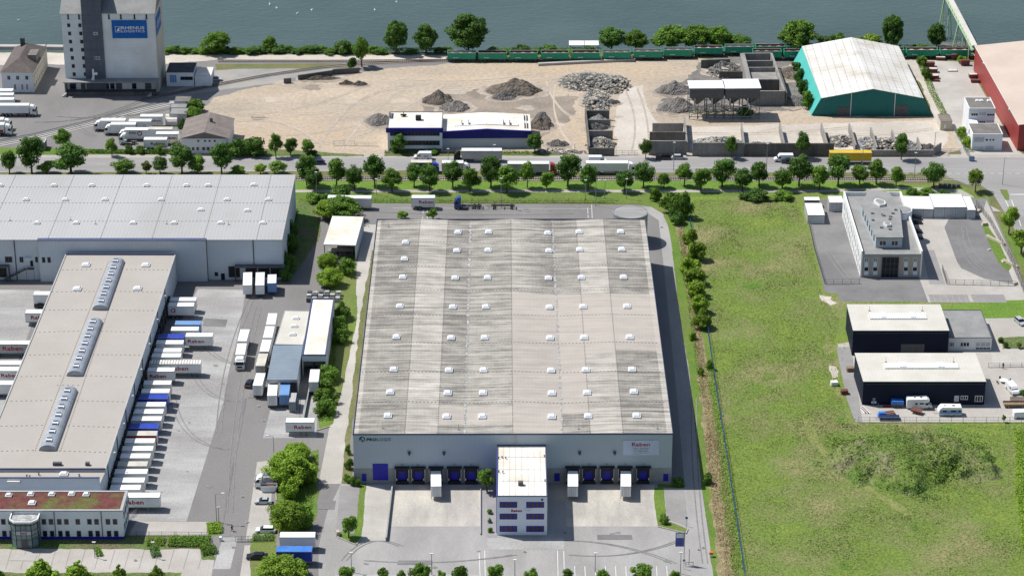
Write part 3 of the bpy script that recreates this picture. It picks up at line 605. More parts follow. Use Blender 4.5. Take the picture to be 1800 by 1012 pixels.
    (x0, z0), (x1, z1) = b2.F((921.5,896)), b2.F((936,894)); text('your partner', 'txt_grey', b2.r, 'F', x0, z0+.35, x1-x0, .38, -.05, .0, .2); text('in logistics', 'txt_grey', b2.r, 'F', x0+.3, z0-.2, x1-x0-.6, .38, -.05, .0, .2)
    x, z = b2.F((953,877.5)); q = MB(); q.add([(x+.3*math.cos(.6*i), -.03, z+.3*math.sin(.6*i)) for i in range(10)], [list(range(10))]); q.obj('emblem', 'txt_teal', b2.r)
    x, y = b2.T((916,852)); MB().box(x-.7, x+.5, y-.5, y+.5, h+.02, h+1).obj('roof_unit', 'steel_dark', b2.r)
    for p in ((876.5,806),(882.6,805),(889,806),(877,830),(884,831),(957,803),(958,846)): x, y = b2.T(p); vent(b2.r, x, y, h+.02, .45, .12)
    s = MB()
    for i in range(1, 8): s.box(W*i/8-.04, W*i/8+.04, .5, D-.5, h+.024, h+.06)
    for yy in (D*.3, D*.52, D*.77): s.box(.5, W-.5, yy-.04, yy+.04, h+.062, h+.09)
    s.obj('roof_seam', 'box_grey', b2.r)
main_hall()
# ---- big grey warehouse top left
def big_warehouse():
    b = Bld('grey_warehouse', 'long grey warehouse with ribbed pale roof behind the depot, top left', 'warehouse', (0,421), (495,421), (22,307.5), 12.7)
    W0 = b.W; L = 75; b.D = (P(517,307.5,12.7)-P(495,421,12.7)).y; W, D, h = b.W, b.D, b.h
    MB().box(-L, W, 0, D, 0, h-.3).obj('wall', 'wall_panel', b.r)
    MB().fr((-L-.2, W+.2, -.2, D+.2), h-.3, (-L-.2, W+.2, -.2, D+.2), h).obj('roof', 'roof_grey', b.r)
    x0, _ = b.F((67,421)); x1, _ = b.F((362,421)); MB().box(x0, x1, -1.2, -.01, 0, h+.12).obj('front_bay', 'wall_panel', b.r)
    MB().box(x0-.1, x1+.1, -1.3, .4, h+.13, h+.3).obj('coping', 'coping_blue', b.r)
    s = MB()
    for px in (0, 106.5, 197, 286, 375, 466): # seams across the roof
        xx, _ = b.T((px-6, 380)); y = 0
        while y < D: s.box(xx-.08, xx+.08, y, y+.5, h, h+.06); y += 1.1
    for k in (.27, .55, .80):
        x = -L
        while x < W: s.box(x, x+.5, D*k-.08, D*k+.08, h, h+.06); x += 1.1
    s.obj('screw_row', 'steel_dark', b.r)
    sk = [(1,327),(95,327),(161.5,327),(258,327),(328,327),(366,327),(446,326),(46,352),(115,352),(184.5,352),(283.5,352),(399,352),(353,370),(435,371),(472,352),(65,393),(134,393),(234,393),(306,393),(388,393),(462,393),(-30,352),(-60,393)]
    for p in sk: x, y = b.T(p); skylight(b.r, x, y, h, 1.6, 1.1, .7, 'white')
    for p in ((18,388),(124,387),(168,394),(293,394),(402,395)): x, y = b.T(p); rod(b.r, x, y, h, 1.2)
    for p in (27, 446): x, _ = b.F((p, 450)); MB().tube((x,-.15,0), (x,-.15,h), .12, 6).obj('downpipe', 'black', b.r)
    x, _ = b.F((362,450)); MB().tube((x+.3,-.2,0), (x+.3,-.2,h), .12, 6).obj('downpipe', 'black', b.r)
    for a, c in (((8.5,451),(22,461)),((34,451.5),(41.5,461))): b.fwin(a, c, frame='steel_dark', mull=2)
    for a, c in (((61.5,451.5),(67,461)),((73.5,452),(80,461.5)),((83,452),(89.5,461.5))): b.fwin(a, c, y=-1.2 if a[0] > 67 else 0, frame='steel_dark')
    b.fwin((377,478),(383.5,485), frame='steel_dark'); b.fwin((388,480),(396,492), name='door', frame='steel', glass='wall_dark')
    x, z = b.F((53,455)); MB().box(x-1.6, x+.6, -1.6, 0, z+.4, z+.5).obj('canopy', 'white', b.r)
    b.fwin((52.5,457.5),(59,468), name='door', frame='steel', glass='wall_dark')
    x, z = b.F((56,470)); t = MB(); t.box(x-1.4, x+.8, -1.5, -.1, z-.1, z)
    for i in range(12): t.box(x-1.6-.55*(i+1), x-1.6-.55*i, -1.5, -.3, z-.3*(i+1), z-.3*i-.1)
    for k in range(2): t.tube((x+.8-k*2.2,-1.5,z), (x+.8-k*2.2,-1.5,0), .06, 6)
    t.tube((x-1.4,-1.55,z+1), (x-1.6-6.6,-1.55,z-2.7), .05, 6).tube((x-1.4,-1.55,z+1), (x+.8,-1.55,z+1), .05, 6); t.obj('stair', 'steel_dark', b.r)
    # docks right and left
    for pxs in ((434,456,478), (-6,)):
        xs = [b.F((p+8, 480))[0] for p in pxs]
        x0, x1 = xs[0]-4.6, xs[-1]+2.6
        MB().box(x0, x1, -1.6, -.02, 4.5, 4.9).box(x0, x0+.2, -1.5, -.02, 0, 4.5).box(x1-.2, x1, -1.5, -.02, 0, 4.5).obj('dock_canopy', 'steel_dark', b.r)
        for x in xs: d = MB().box(x-1.6, x+1.6, -.3, -.02, 1, 4.3).obj('dock_door', 'black', b.r)
    x, _ = b.F((412,480)); MB().box(x-1.6, x+1.6, -.3, -.02, 1, 4.3).obj('dock_door', 'black', b.r)
    x, z = b.F((211,410)); 
big_warehouse()
# ---- long dock building with three barrel rooflights
def dock_building():
    h = 9.0
    a, c, d, e = P(184.8,824.7,h), P(308,448,h), P(116,447.6,h), P(25,670,h)
    dl = (e-d).normalized(); k = (a.y-d.y)/dl.y; f = d+dl*k      # left edge carried on to the front
    o = Vector((f.x, f.y, 0))
    r = thing('cross_dock', 'long beige roofed cross dock hall with three arched rooflight strips between trailer rows', 'warehouse', o)
    L = lambda p: (p.x-o.x, p.y-o.y)
    fp = [L(f), L(a), L(c), L(d)]; MB().prism(fp, 0, h-.25, 0).obj('wall', 'wall_panel', r)
    MB().prism(fp, h-.245, h, 0).obj('roof', 'roof_taupe', r)
    def edge(p, q, wd, z0, z1, m, nm):
        p, q = Vector(p), Vector(q); t = (q-p).normalized(); n = Vector((-t.y, t.x))*wd/2; MB().prism([p-n, q-n, q+n, p+n], z0, z1).obj(nm, m, r)
    edge(fp[1], fp[2], .35, h+.004, h+.2, 'box_grey', 'eaves_gutter'); edge(fp[0], fp[3], .35, h+.004, h+.2, 'box_grey', 'eaves_gutter'); edge(fp[2], fp[3], .5, h+.006, h+.5, 'coping_blue', 'parapet')
    # front lower part, towards the office
    g1, g2 = P(176,851,h-.8), P(-90,851,h-.8)
    p2 = [L(g2), L(g1), fp[1], fp[0]]; MB().prism(p2, 0, h-.8).obj('front_wall', 'wall_panel', r); MB().prism(p2, h-.795, h-.6).obj('front_roof', 'roof_taupe', r)
    edge(fp[0], fp[1], .3, h+.004, h+.35, 'coping_blue', 'parapet')
    q = [p2[0], p2[1]]; edge((p2[0][0], p2[0][1]-.2), (p2[1][0], p2[1][1]-.2), .4, 0, h+1.1, 'wall_white', 'parapet_wall'); edge((p2[0][0], p2[0][1]-.2), (p2[1][0]+.05, p2[1][1]-.2), .55, h+1.102, h+1.25, 'coping_blue', 'coping')
    W2 = lambda px: L(P(*px, h))
    for p in ((68,467),(151.5,466.5),(136,508.5),(242,508),(256.5,467)): 
        if p == (68,467): continue
        x, y = W2(p); skylight(r, x, y, h, 2.0, 2.0, .7)
    for a_, b_ in (((206,461),(176,545)),((167,567),(131.5,661)),((122,688),(84,792))):
        p, q2 = Vector(W2(a_)), Vector(W2(b_)); t = (q2-p); ln = t.length; t.normalize(); n = Vector((-t.y, t.x)); mb = MB(); N_ = 10; R_ = 2.1; S_ = 24
        vs = []
        for j in range(S_+1):
            c0 = p+t*ln*j/S_
            for i in range(N_+1): an = math.pi*i/N_; vs.append((*(c0+n*R_*math.cos(an)), h+.25+1.35*math.sin(an)))
        fs = [[j*(N_+1)+i, j*(N_+1)+i+1, (j+1)*(N_+1)+i+1, (j+1)*(N_+1)+i] for j in range(S_) for i in range(N_)]+[list(range(N_+1)), list(range(S_*(N_+1), (S_+1)*(N_+1)))]
        mb.add(vs, fs); mb.prism([p+n*2.2, p-n*2.2, p+t*ln-n*2.2, p+t*ln+n*2.2], h+.005, h+.3, 1)
        br = mb.obj('barrel_rooflight', ['barrel', 'box_grey'], r)
        for i in range(7):
            c0 = p+t*ln*(i+.6)/7.2; u = Vector((*(c0), h+.25)); z = h+1.55
            k_ = MB(); s1, s2 = c0-t*.9-n*.75, c0+t*.9-n*.75; e1, e2 = c0-t*.9+n*.75, c0+t*.9+n*.75
            k_.prism([s1, s2, e2, e1] , z, z+.18).obj('vent_flap', 'dome', br); k_ = MB().prism([s1+n*.1, s1+t*.25+n*.1, e1+t*.25-n*.1, e1-n*.1], z+.19, z+.4).prism([s2-t*.25+n*.1, s2+n*.1, e2-n*.1, e2-t*.25-n*.1], z+.19, z+.4); k_.obj('flap_hinge', 'steel_dark', br)
    # screw rows
    s = MB()
    for (l0, l1, r0, r1) in (((109,474.5),(184,473),(206,473),(300,475)),((91,513),(172,512),(203,512),(289,514)),((78,545),(158,544),(189,545),(274,546)),((60,584),(145,581.5),(178,582),(260,584)),((43,624),(127,622),(163,623),(251,624)),((28,662),(113,660),(150,660),(238,663)),((10,705),(97,703),(135,704),(223,706)),((-8,749),(81,747),(119,748),(207,751)),((-25,793),(65,791),(103,792),(192,795)),((165,561),(190,561),(100,677),(145,677))):
        for q0, q1 in ((l0, l1), (r0, r1)):
            p, q2 = Vector(W2(q0)), Vector(W2(q1)); ln = (q2-p).length; n_ = int(ln/1.2)
            for i in range(n_): c0 = p+(q2-p)*i/n_; s.box(c0.x, c0.x+.42, c0.y-.1, c0.y+.1, h+.003, h+.07)
    for q0, q1 in (((190,461),(60,796)),((219,461),(105,796))):
        p, q2 = Vector(W2(q0)), Vector(W2(q1)); n_ = int((q2-p).length/1.15)
        for i in range(n_): c0 = p+(q2-p)*i/n_; s.box(c0.x-.1, c0.x+.1, c0.y, c0.y+.45, h+.003, h+.07)
    s.obj('screw_row', 'roof_tile_pale', r)
    for i in range(26): x, y = W2((rnd(40,260), rnd(480,800))); 
    for p in ((97,817),(105,817),(154,817)): x, y = W2(p); MB().box(x-.5, x+.5, y-.4, y+.4, h, h+.8).obj('roof_unit', 'steel_dark', r)
    x, y = W2((112,830)); skylight(r, x, y, h-.6, 1.8, 1.4, .7, 'white'); x, y = W2((25,846)); MB().box(x-1.5, x+1.5, y-1, y+1, h-.6, h+.6).obj('roof_unit', 'white', r)
    for p in ((47,834),(52,835),(68,831),(139,833)): x, y = W2(p); vent(r, x, y, h-.6, .5, .15)
    # right wall: downpipes, strip windows, lamps and dock shelters
    A0, C0 = Vector(fp[1]), Vector(fp[2]); t = (C0-A0).normalized(); n = Vector((t.y, -t.x)); ln = (C0-A0).length
    for i in range(8): c0 = A0+t*(3+i*14.5)+n*.15; MB().tube((*c0, 0), (*c0, h), .11, 6).obj('downpipe', 'black', r)
    for i in range(7): c0 = A0+t*(9+i*15.2); MB().tube((*(c0+n*.1), h-.4), (*(c0+n*.9), h-.2), .06, 5).tube((*(c0+n*.9), h-.35), (*(c0+n*.9), h-.05), .22, 8).obj('wall_lamp', 'lamp_glow', r)
    for i in range(3):
        for j in range(2): c0 = A0-t*(3+i*3)+n*(.02); 
    for i in range(26):
        c0 = A0+t*(3.5+i*4.2)+n*.25; u = t*1.5; v = n*.5; MB().prism([c0-u-n*.2, c0-u+v, c0+u+v, c0+u-n*.2], .9, 4.3).obj('dock_shelter', 'black', r)
    B0, D0 = Vector(fp[0]), Vector(fp[3]); t = (D0-B0).normalized(); n = Vector((-t.y, t.x)); 
    for i in range(26):
        c0 = B0+t*(3.5+i*4.2)+n*.25; u = t*1.5; v = n*.5; MB().prism([c0-u-n*.2, c0-u+v, c0+u+v, c0+u-n*.2], .9, 4.3).obj('dock_shelter', 'black', r)
    return r
dock_building()
# ---- office with planted roof
def sedum_office():
    b = Bld('depot_office', 'two storey white office with reddish planted roof and blue base in front of cross dock', 'office', (-60,898.6), (215,898.6), (-47,866), 7.6, Dp=None)
    W, D, h = b.W, b.D, b.h
    b.D = D = (P(223.5,864,h)-P(215,898.6,h)).y; b.r['_'] = 0; del b.r['_']
    MB().box(.15, W-.15, .15, D-.15, 0, .9).obj('base', 'blue', b.r)
    MB().box(-.01, W, 0, D, .9, h).obj('wall', 'white_cool', b.r)
    MB().box(.5, W-.6, .5, D-.5, h+.003, h+.12).obj('planted_roof', 'sedum', b.r)
    k = MB(); k.box(-.05, W+.05, -.05, .5, h+.002, h+.35).box(W-.6, W+.05, .5, D+.05, h+.002, h+.35).box(-.05, W-.6, D-.5, D+.05, h+.002, h+.35); k.obj('parapet', 'box_grey', b.r)
    for p in ((15.5,872.5),(54,871),(91,871),(126,870.5),(151.5,871.5)): x, y = b.T(p); skylight(b.r, x, y, h+.1, 1.3, 1.2, .8, 'white')
    x, y = b.T((56.5,886)); skylight(b.r, x, y, h+.1, 1.5, 1.6, .8, 'white')
    xs = [(1.5,10.2),(14,22.5),(73,81.5),(85.5,94),(100,108.5),(112.5,121),(132.5,141),(153,161.5),(165.5,174),(185.5,194),(198,206.5)]
    for i, (u0, u1) in enumerate(xs):
        b.fwin((u0,911.5), (u1,921), frame='steel_dark', glass='blind' if i in (3,4,5,6,8,9,10,1) else 'glass_blue', fw=.12)
        b.fwin((u0+2,932), (u1+2,942), frame='steel_dark', glass='blind' if i == 1 else 'glass_blue', fw=.12)
    for p in (24.5, 96.5, 179): x, _ = b.F((p, 920)); MB().tube((x,-.1,.9), (x,-.1,h), .1, 6).obj('downpipe', 'steel_dark', b.r)
    for y in (1.3, 3.6, 6.2, 8.3):
        if y < D-1:
            for z in (1.9, 5): b.win('R', y, y+1.2, z, z+1.6, W, frame='steel_dark', glass='glass_blue', fw=.12)
    # glazed entrance tower
    c = P(47.5, 975, 0); cx, cy = c.x-b.o.x, c.y-b.o.y
    x0, x1 = b.F((22,905))[0], b.F((69,905))[0]; dd = 4.2; ch = 1.3
    pts = [(x0+ch,-dd),(x1-ch,-dd),(x1,-dd+ch),(x1,-.02),(x0,-.02),(x0,-dd+ch)]
    zt = b.F((45,919), -dd)[1]
    gl = MB().prism(pts, .2, zt).obj('entrance_tower', 'glass_pale', b.r)
    fr = MB(); n = len(pts)
    for i in (5, 0, 1, 2):
        p, q = Vector(pts[i]), Vector(pts[(i+1) % n]); nn = 3 if i == 0 else 1
        for z in (.2, 2.4, 3.6, 4.8, 6.2, zt-.6): fr.tube((*p, z), (*q, z), .09, 4)
        for k in range(nn+1): u = p+(q-p)*k/nn; fr.tube((*u, .1), (*u, zt), .09, 4)
    fr.obj('mullion', 'steel_dark', gl)
    pl = MB()
    for i in range(n):
        p, q = Vector(pts[i]), Vector(pts[(i+1) % n])
        t = (q-p).normalized(); w_ = Vector((t.y, -t.x))*.25; pl.prism([p-t*.1, p-t*.1+w_, q+t*.1+w_, q+t*.1], zt, zt+.45)
    pl.obj('rim', 'white', gl); MB().prism([(a*.96+.04*(x0+x1)/2, c_*.94-.12) for a, c_ in pts], zt+.002, zt+.1).obj('gravel_roof', 'rubble_pale', gl)
    MB().box(x0+ch+1.1, x1-ch-1.1, -dd-.12, -dd-.02, .2, 2.5).obj('door', 'steel_dark', gl)
    MB().box(x0+ch+.1, x1-ch-.1, -dd-.06, -dd-.03, 3.7, 4.7).obj('name_band', 'wall_grey', gl)
    w_ = x1-x0-2*ch; text('Raben', 'txt_red', gl, 'F', x0+ch+w_*.3, 3.95, w_*.4, .5, -dd-.08, .045)
    pt = patch('entrance_step', [(17,985),(60,986),(66,975),(26,976)], 'track_concrete', 19)
sedum_office()
# ---- workshop group between the yards
def workshop():
    b = Bld('workshop', 'low beige flat roofed workshop with three small skylights between trailer row and white hall', 'workshop', (482.8,605), (532,606), (495.3,545.9), 5.2)
    W, D, h = b.W, b.D, b.h; b.walls('wall_panel'); b.flat_roof('roof_beige', .1, .1, 'box_grey')
    for p in ((520.5,560),(517.5,574),(514.5,588.5)): x, y = b.T(p); skylight(b.r, x, y, h+.02, 1.6, 1.1, .6, 'white')
    c = Bld('loading_canopy', 'blue grey corrugated canopy roof sheltering trucks south of the workshop', 'canopy', (469,667), (522,667), (482.8,606), 5.2)
    W, D, h = c.W, c.D, c.h
    MB().box(0, W, 0, D-.05, h-.25, h).obj('roof', 'roof_blue_grey', c.r); MB().box(-.02, W+.02, -.12, -.02, h-.7, h+.05).obj('fascia', 'steel', c.r)
    for i in range(3):
        for x in (.3, W-.3): MB().tube((x, .4+i*(D-1)/2.2, 0), (x, .4+i*(D-1)/2.2, h-.25), .14, 6).obj('post', 'steel_dark', c.r)
    MB().box(W-.2, W-.05, 2, D-.1, 0, h-.3).obj('side_wall', 'wall_panel', c.r)
    e = Bld('white_roofed_hall', 'narrow hall with peeling white roof and blue west edge beside the bushes', 'hall', (530.7,625.3), (573,625.3), (551.5,525.7), 6.0)
    W, D, h = e.W, e.D, e.h
    MB().box(0, W, 6, D, 0, h).obj('wall', 'wall_panel', e.r); MB().box(0, W, 0, 6, h-1.6, h).obj('gable_wall', 'wall_panel', e.r); MB().box(W-.2, W, 0, 5.98, 0, h-1.6).obj('side_wall', 'wall_panel', e.r); MB().box(0, .2, 0, 5.98, 0, h-1.6).obj('side_wall', 'wall_panel', e.r)
    e.flat_roof('white_roof', .35, .3, 'coping_blue'); 
    k = MB(); y = .5
    while y < D-1: l = rnd(.6, 2); k.box(.35, .8+rnd(0, .7), y, y+l, h+.022, h+.06); y += l
    k.obj('peeling_edge', 'white', e.r)
    f = Bld('glazed_shelter', 'small grey shelter with framed glass sides standing by the canopy', 'shelter', (508,706), (519,706), (513.5,690), 3.2)
    MB().box(0, f.W, 0, f.D, f.h-.15, f.h).obj('roof', 'roof_grey', f.r); MB().box(.08, f.W-.08, .08, f.D-.08, .1, f.h-.16).obj('glazing', 'glass_pale', f.r)
    k = MB()
    for i in range(4): k.tube((f.W*i/3, 0, 0), (f.W*i/3, 0, f.h-.16), .06, 5)
    for i in range(1, 4): k.tube((f.W, f.D*i/3, 0), (f.W, f.D*i/3, f.h-.16), .06, 5)
    k.obj('frame', 'steel', f.r)
    g = Bld('truck_shelter', 'white flat roofed open carport north of the bushes beside the hall', 'shelter', (568.7,429.5), (625,430.8), (577,379.5), 4.8)
    W, D, h = g.W, g.D, g.h
    MB().box(0, W, 0, D, h-.3, h).obj('roof', 'white_roof', g.r); MB().box(W-.2, W, .1, D, 0, h-.31).obj('side_wall', 'wall_panel', g.r); MB().box(0, W-.21, D-.2, D, 0, h-.31).obj('back_wall', 'wall_dark', g.r)
    for x in (.2, W*.5): MB().tube((x, .2, 0), (x, .2, h-.3), .13, 6).obj('post', 'steel_dark', g.r)
    s = thing('storage_rack', 'low dark storage rack of stacked goods under the white carport', 'rack', P(598,448)); k = MB()
    for i in range(8): k.box(-3.5+i*.9, -2.8+i*.9, -1, 1.2, 0, .7+.3*(i % 3))
    k.obj('stacked_goods', 'steel_dark', s); MB().box(-3.6, 3.8, -1.1, 1.3, 1.6, 1.7).box(-3.6, -3.5, -1.1, -1, 0, 1.6).box(3.7, 3.8, -1.1, -1, 0, 1.6).obj('shelf', 'steel', s)
    t = thing('container_stack', 'stack of dark and white wire crates behind the white roofed hall', 'crates', P(572,524)); 
    for j in range(3):
        k = MB()
        for i in range(6): k.box(-5.2+i*1.65, -3.9+i*1.65, -3+j*2, -1.8+j*2, .1, 1.3+.1*((i+j) % 3), (i+j) % 2)
        k.obj('crate_row', ['steel_dark', 'rubble_pale'], t)
workshop()
# ---- sprinkler tank behind the hall
def tank():
    c = P(1108, 372.5, 9.2); r = 31.2*px2m(1108, 372.5)*1.0
    r = (P(1139,372.5,9.2)-P(1077.5,372.5,9.2)).x/2
    t = thing('sprinkler_tank', 'round grey water tank with striped flat lid behind the hall corner', 'tank', (c.x, c.y, 0))
    n = 48; MB().tube((0,0,0), (0,0,9.2), r, n).obj('shell', 'steel', t)
    ring = [(math.cos(2*math.pi*i/n), math.sin(2*math.pi*i/n)) for i in range(n)]
    v = [(x*r*1.02, y*r*1.02, z) for z in (8.9, 9.32) for x, y in ring]+[(x*r*.96, y*r*.96, 9.32) for x, y in ring]+[(x*r*.96, y*r*.96, 9.21) for x, y in ring]
    MB().add(v, [[k*n+i, k*n+(i+1) % n, (k+1)*n+(i+1) % n, (k+1)*n+i] for k in range(3) for i in range(n)]).obj('rim', 'steel', t)
    k = MB().add([(x*r*.935, y*r*.935, 9.26) for x, y in ring], [list(range(n))]); k.obj('lid', 'lid', t)
mat('lid', (.25,.245,.235), (.33,.325,.31), .3, fine=.1, st=(.3,2.5,1), lines=(1,1.1,.15,.3))
tank()
# ---- silo building
def silo():
    b = Bld('grain_silo', 'tall grey silo building with blue sign and dark stair tower by the canal', 'silo', (106.8,24), (270.6,23.5), (113,0), 28.5, Dp=21)
    W, D, h = b.W, b.D, b.h
    zs = b.F((150,134.5))[1]
    MB().box(0, W, 0, D, 0, h).obj('wall', 'silo_wall', b.r)
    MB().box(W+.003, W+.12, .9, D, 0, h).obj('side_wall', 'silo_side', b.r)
    # gabled roof, ridge along x
    q = MB(); q.profx([(-.5,h),(D/2,h+5.5),(D+.5,h)], -.4, W+.4); q.obj('roof', 'roof_felt', b.r)
    x0, x1 = b.F((146,60))[0], b.F((181,60))[0]
    MB().box(x0, x1, -.5, 8, 0, h+9).obj('stair_tower', 'silo_dark', b.r)
    k = MB().box(x0-.5, x0, 0, .25, 0, h)
    for p0, p1 in (((164,57),(172,62)),((166.5,100),(176,105))): b.fwin(p0, p1, y=-.5, frame='white', glass='glass', fw=.12, mull=3)
    for col, dx in ((173,0), (283,0)):
        for i in range(7):
            px = col/5.62+90+i*1.62; py = (253+i*80.3)/5.62
            b.fwin((px-2.9,py-3.2), (px+2.9,py+3.2), frame='steel_dark', fw=.07, mull=2)
    for u in (167, 275, 570, 688, 822, 940): x, z = b.F((u/5.62+90, 167/5.62)); MB().box(x-.25, x+.25, -.1, -.01, z-.8, z+.8).box(x-.4, x+.4, -.15, -.01, z-.95, z-.8).obj('vent_slot', 'black', b.r)
    # sign
    (x0, z0), (x1, z1) = b.F((198,67.5)), b.F((257.5,35.8)); sg = MB().box(x0, x1, -.2, -.02, z0, z1).obj('sign_board', 'sign_blue', b.r); w, hh = x1-x0, z1-z0
    def content(face, par, u, ww, off, sgn=1):
        text('RHENUS', 'txt_white', par, face, u+ww*.27, z0+hh*.50, ww*.66, hh*.17, off, .018); text('LOGISTICS', 'txt_white', par, face, u+ww*.27, z0+hh*.33, ww*.66, hh*.13, off, .008)
        e = MB()
        def q(a, c, d_, f):
            pts = [(u+ww*a, z0+hh*d_), (u+ww*c, z0+hh*d_), (u+ww*c, z0+hh*f), (u+ww*a, z0+hh*f)]
            e.add([(p, off, z) if face == 'F' else (off, p, z) for p, z in pts], [[0,1,2,3]])
        q(.09,.10,.34,.66); q(.245,.255,.34,.66); q(.10,.245,.34,.36); q(.10,.245,.64,.66)
        pts = [(.12,.40),(.20,.40),(.23,.46),(.20,.47),(.225,.60),(.19,.60),(.14,.45)]
        e.add([((u+ww*a), off, z0+hh*c) if face == 'F' else (off, u+ww*a, z0+hh*c) for a, c in pts], [list(range(7))]); e.obj('emblem', 'txt_white', par)
    content('F', sg, x0, w, -.23)
    y0, y1 = b.R((273.5,45))[0], b.R((283.3,20))[0]; y0, y1 = max(1.5, min(y0, y1)), min(D-1, max(y0, y1))
    za, zb = b.R((276,60))[1], b.R((275,32))[1]
    sg2 = MB().box(W+.13, W+.3, 2, 14.5, z0, z1).obj('sign_board', 'sign_blue', b.r); content('R', sg2, 2, 12.5, W+.33)
    # loading platform with canopy
    zc = 5.2; MB().box(-.3, W+.6, -4.2, -.02, zc-.3, zc).obj('platform_canopy', 'roof_felt', b.r)
    MB().box(0, W, -3, -.02, 0, 1.15).obj('loading_platform', 'dark_concrete', b.r)
    MB().box(W-.4, W+.2, -3, -.02, 1.152, zc-.31).box(-.1, .3, -3, -.02, 1.152, zc-.31).obj('end_wall', 'raw_concrete', b.r)
    for i, x in enumerate((1.2, 5, 12.5, 15, 17, 22.5, 27)):
        b.win('F', x, x+(1.6 if i % 2 else 2.2), 1.2, 4 if i in (1, 4, 6) else 3.4, -.02, frame='box_grey', glass='glass_blue' if i in (0, 2, 3, 5) else 'steel_dark', name='window' if i in (0, 2, 3, 5) else 'door')
    for x in (-1, W-3.5):
        k = MB()
        for i in range(5): k.box(x+.3*i, x+.3*i+.3, -4.6, -3.02, 0, .23*(i+1))
        k.obj('step', 'track_concrete', b.r)
    x, z = b.F((166,134)); k = MB().tube((x,-2,zc), (x,-2,zc+4), .35, 8).box(x-.3, x+1.4, -2.4, -1.6, zc+2, zc+2.8).tube((x-.6,-2,zc), (x,-2,zc+1.4), .3, 8); k.obj('dust_extractor', 'white', b.r)
    s = Bld('silo_annex', 'low annex with dark flat roof and light blue doors against the silo', 'shed', (292,128), (340,128), (300,111), 5)
    s.walls('plaster'); s.flat_roof('roof_dark', .15, .15, 'steel_dark'); s.fwin((298,131.5),(311,145.5), glass='box_light_blue', frame='white', name='door', mull=3); s.fwin((317,135),(339,141), frame='steel_dark', mull=3)
    s = Bld('white_annex', 'small white flat roofed lean-to at the right end of the silo annex', 'shed', (342,134), (371,134), (346,118), 3.8); s.walls('plaster'); s.flat_roof('white_roof', .1, .1, 'box_grey')
silo()
def hip_house(name, label, A, B, D, h, rh, wall, roof, hipf=True, hipb=True, ov=.4, Dp=None):
    b = Bld(name, label, 'house', A, B, D, h, Dp=Dp); W, D = b.W, b.D; b.walls(wall)
    if D >= W: hx = W/2; r0, r1 = (W/2, hx if hipf else -ov), (W/2, D-hx if hipb else D+ov)
    else: hx = D/2; r0, r1 = (hx if hipf else -ov, D/2), (W-hx if hipb else W+ov, D/2)
    o = ov; v = [(-o,-o,h),(W+o,-o,h),(W+o,D+o,h),(-o,D+o,h),(*r0,h+rh),(*r1,h+rh)]
    f = [(0,1,4),(1,2,5,4),(2,3,5),(3,0,4,5),(3,2,1,0)] if D >= W else [(0,1,5,4),(1,2,5),(2,3,4,5),(3,0,4),(3,2,1,0)]
    ro = MB().add(v, f).obj('roof', roof, b.r); return b, ro
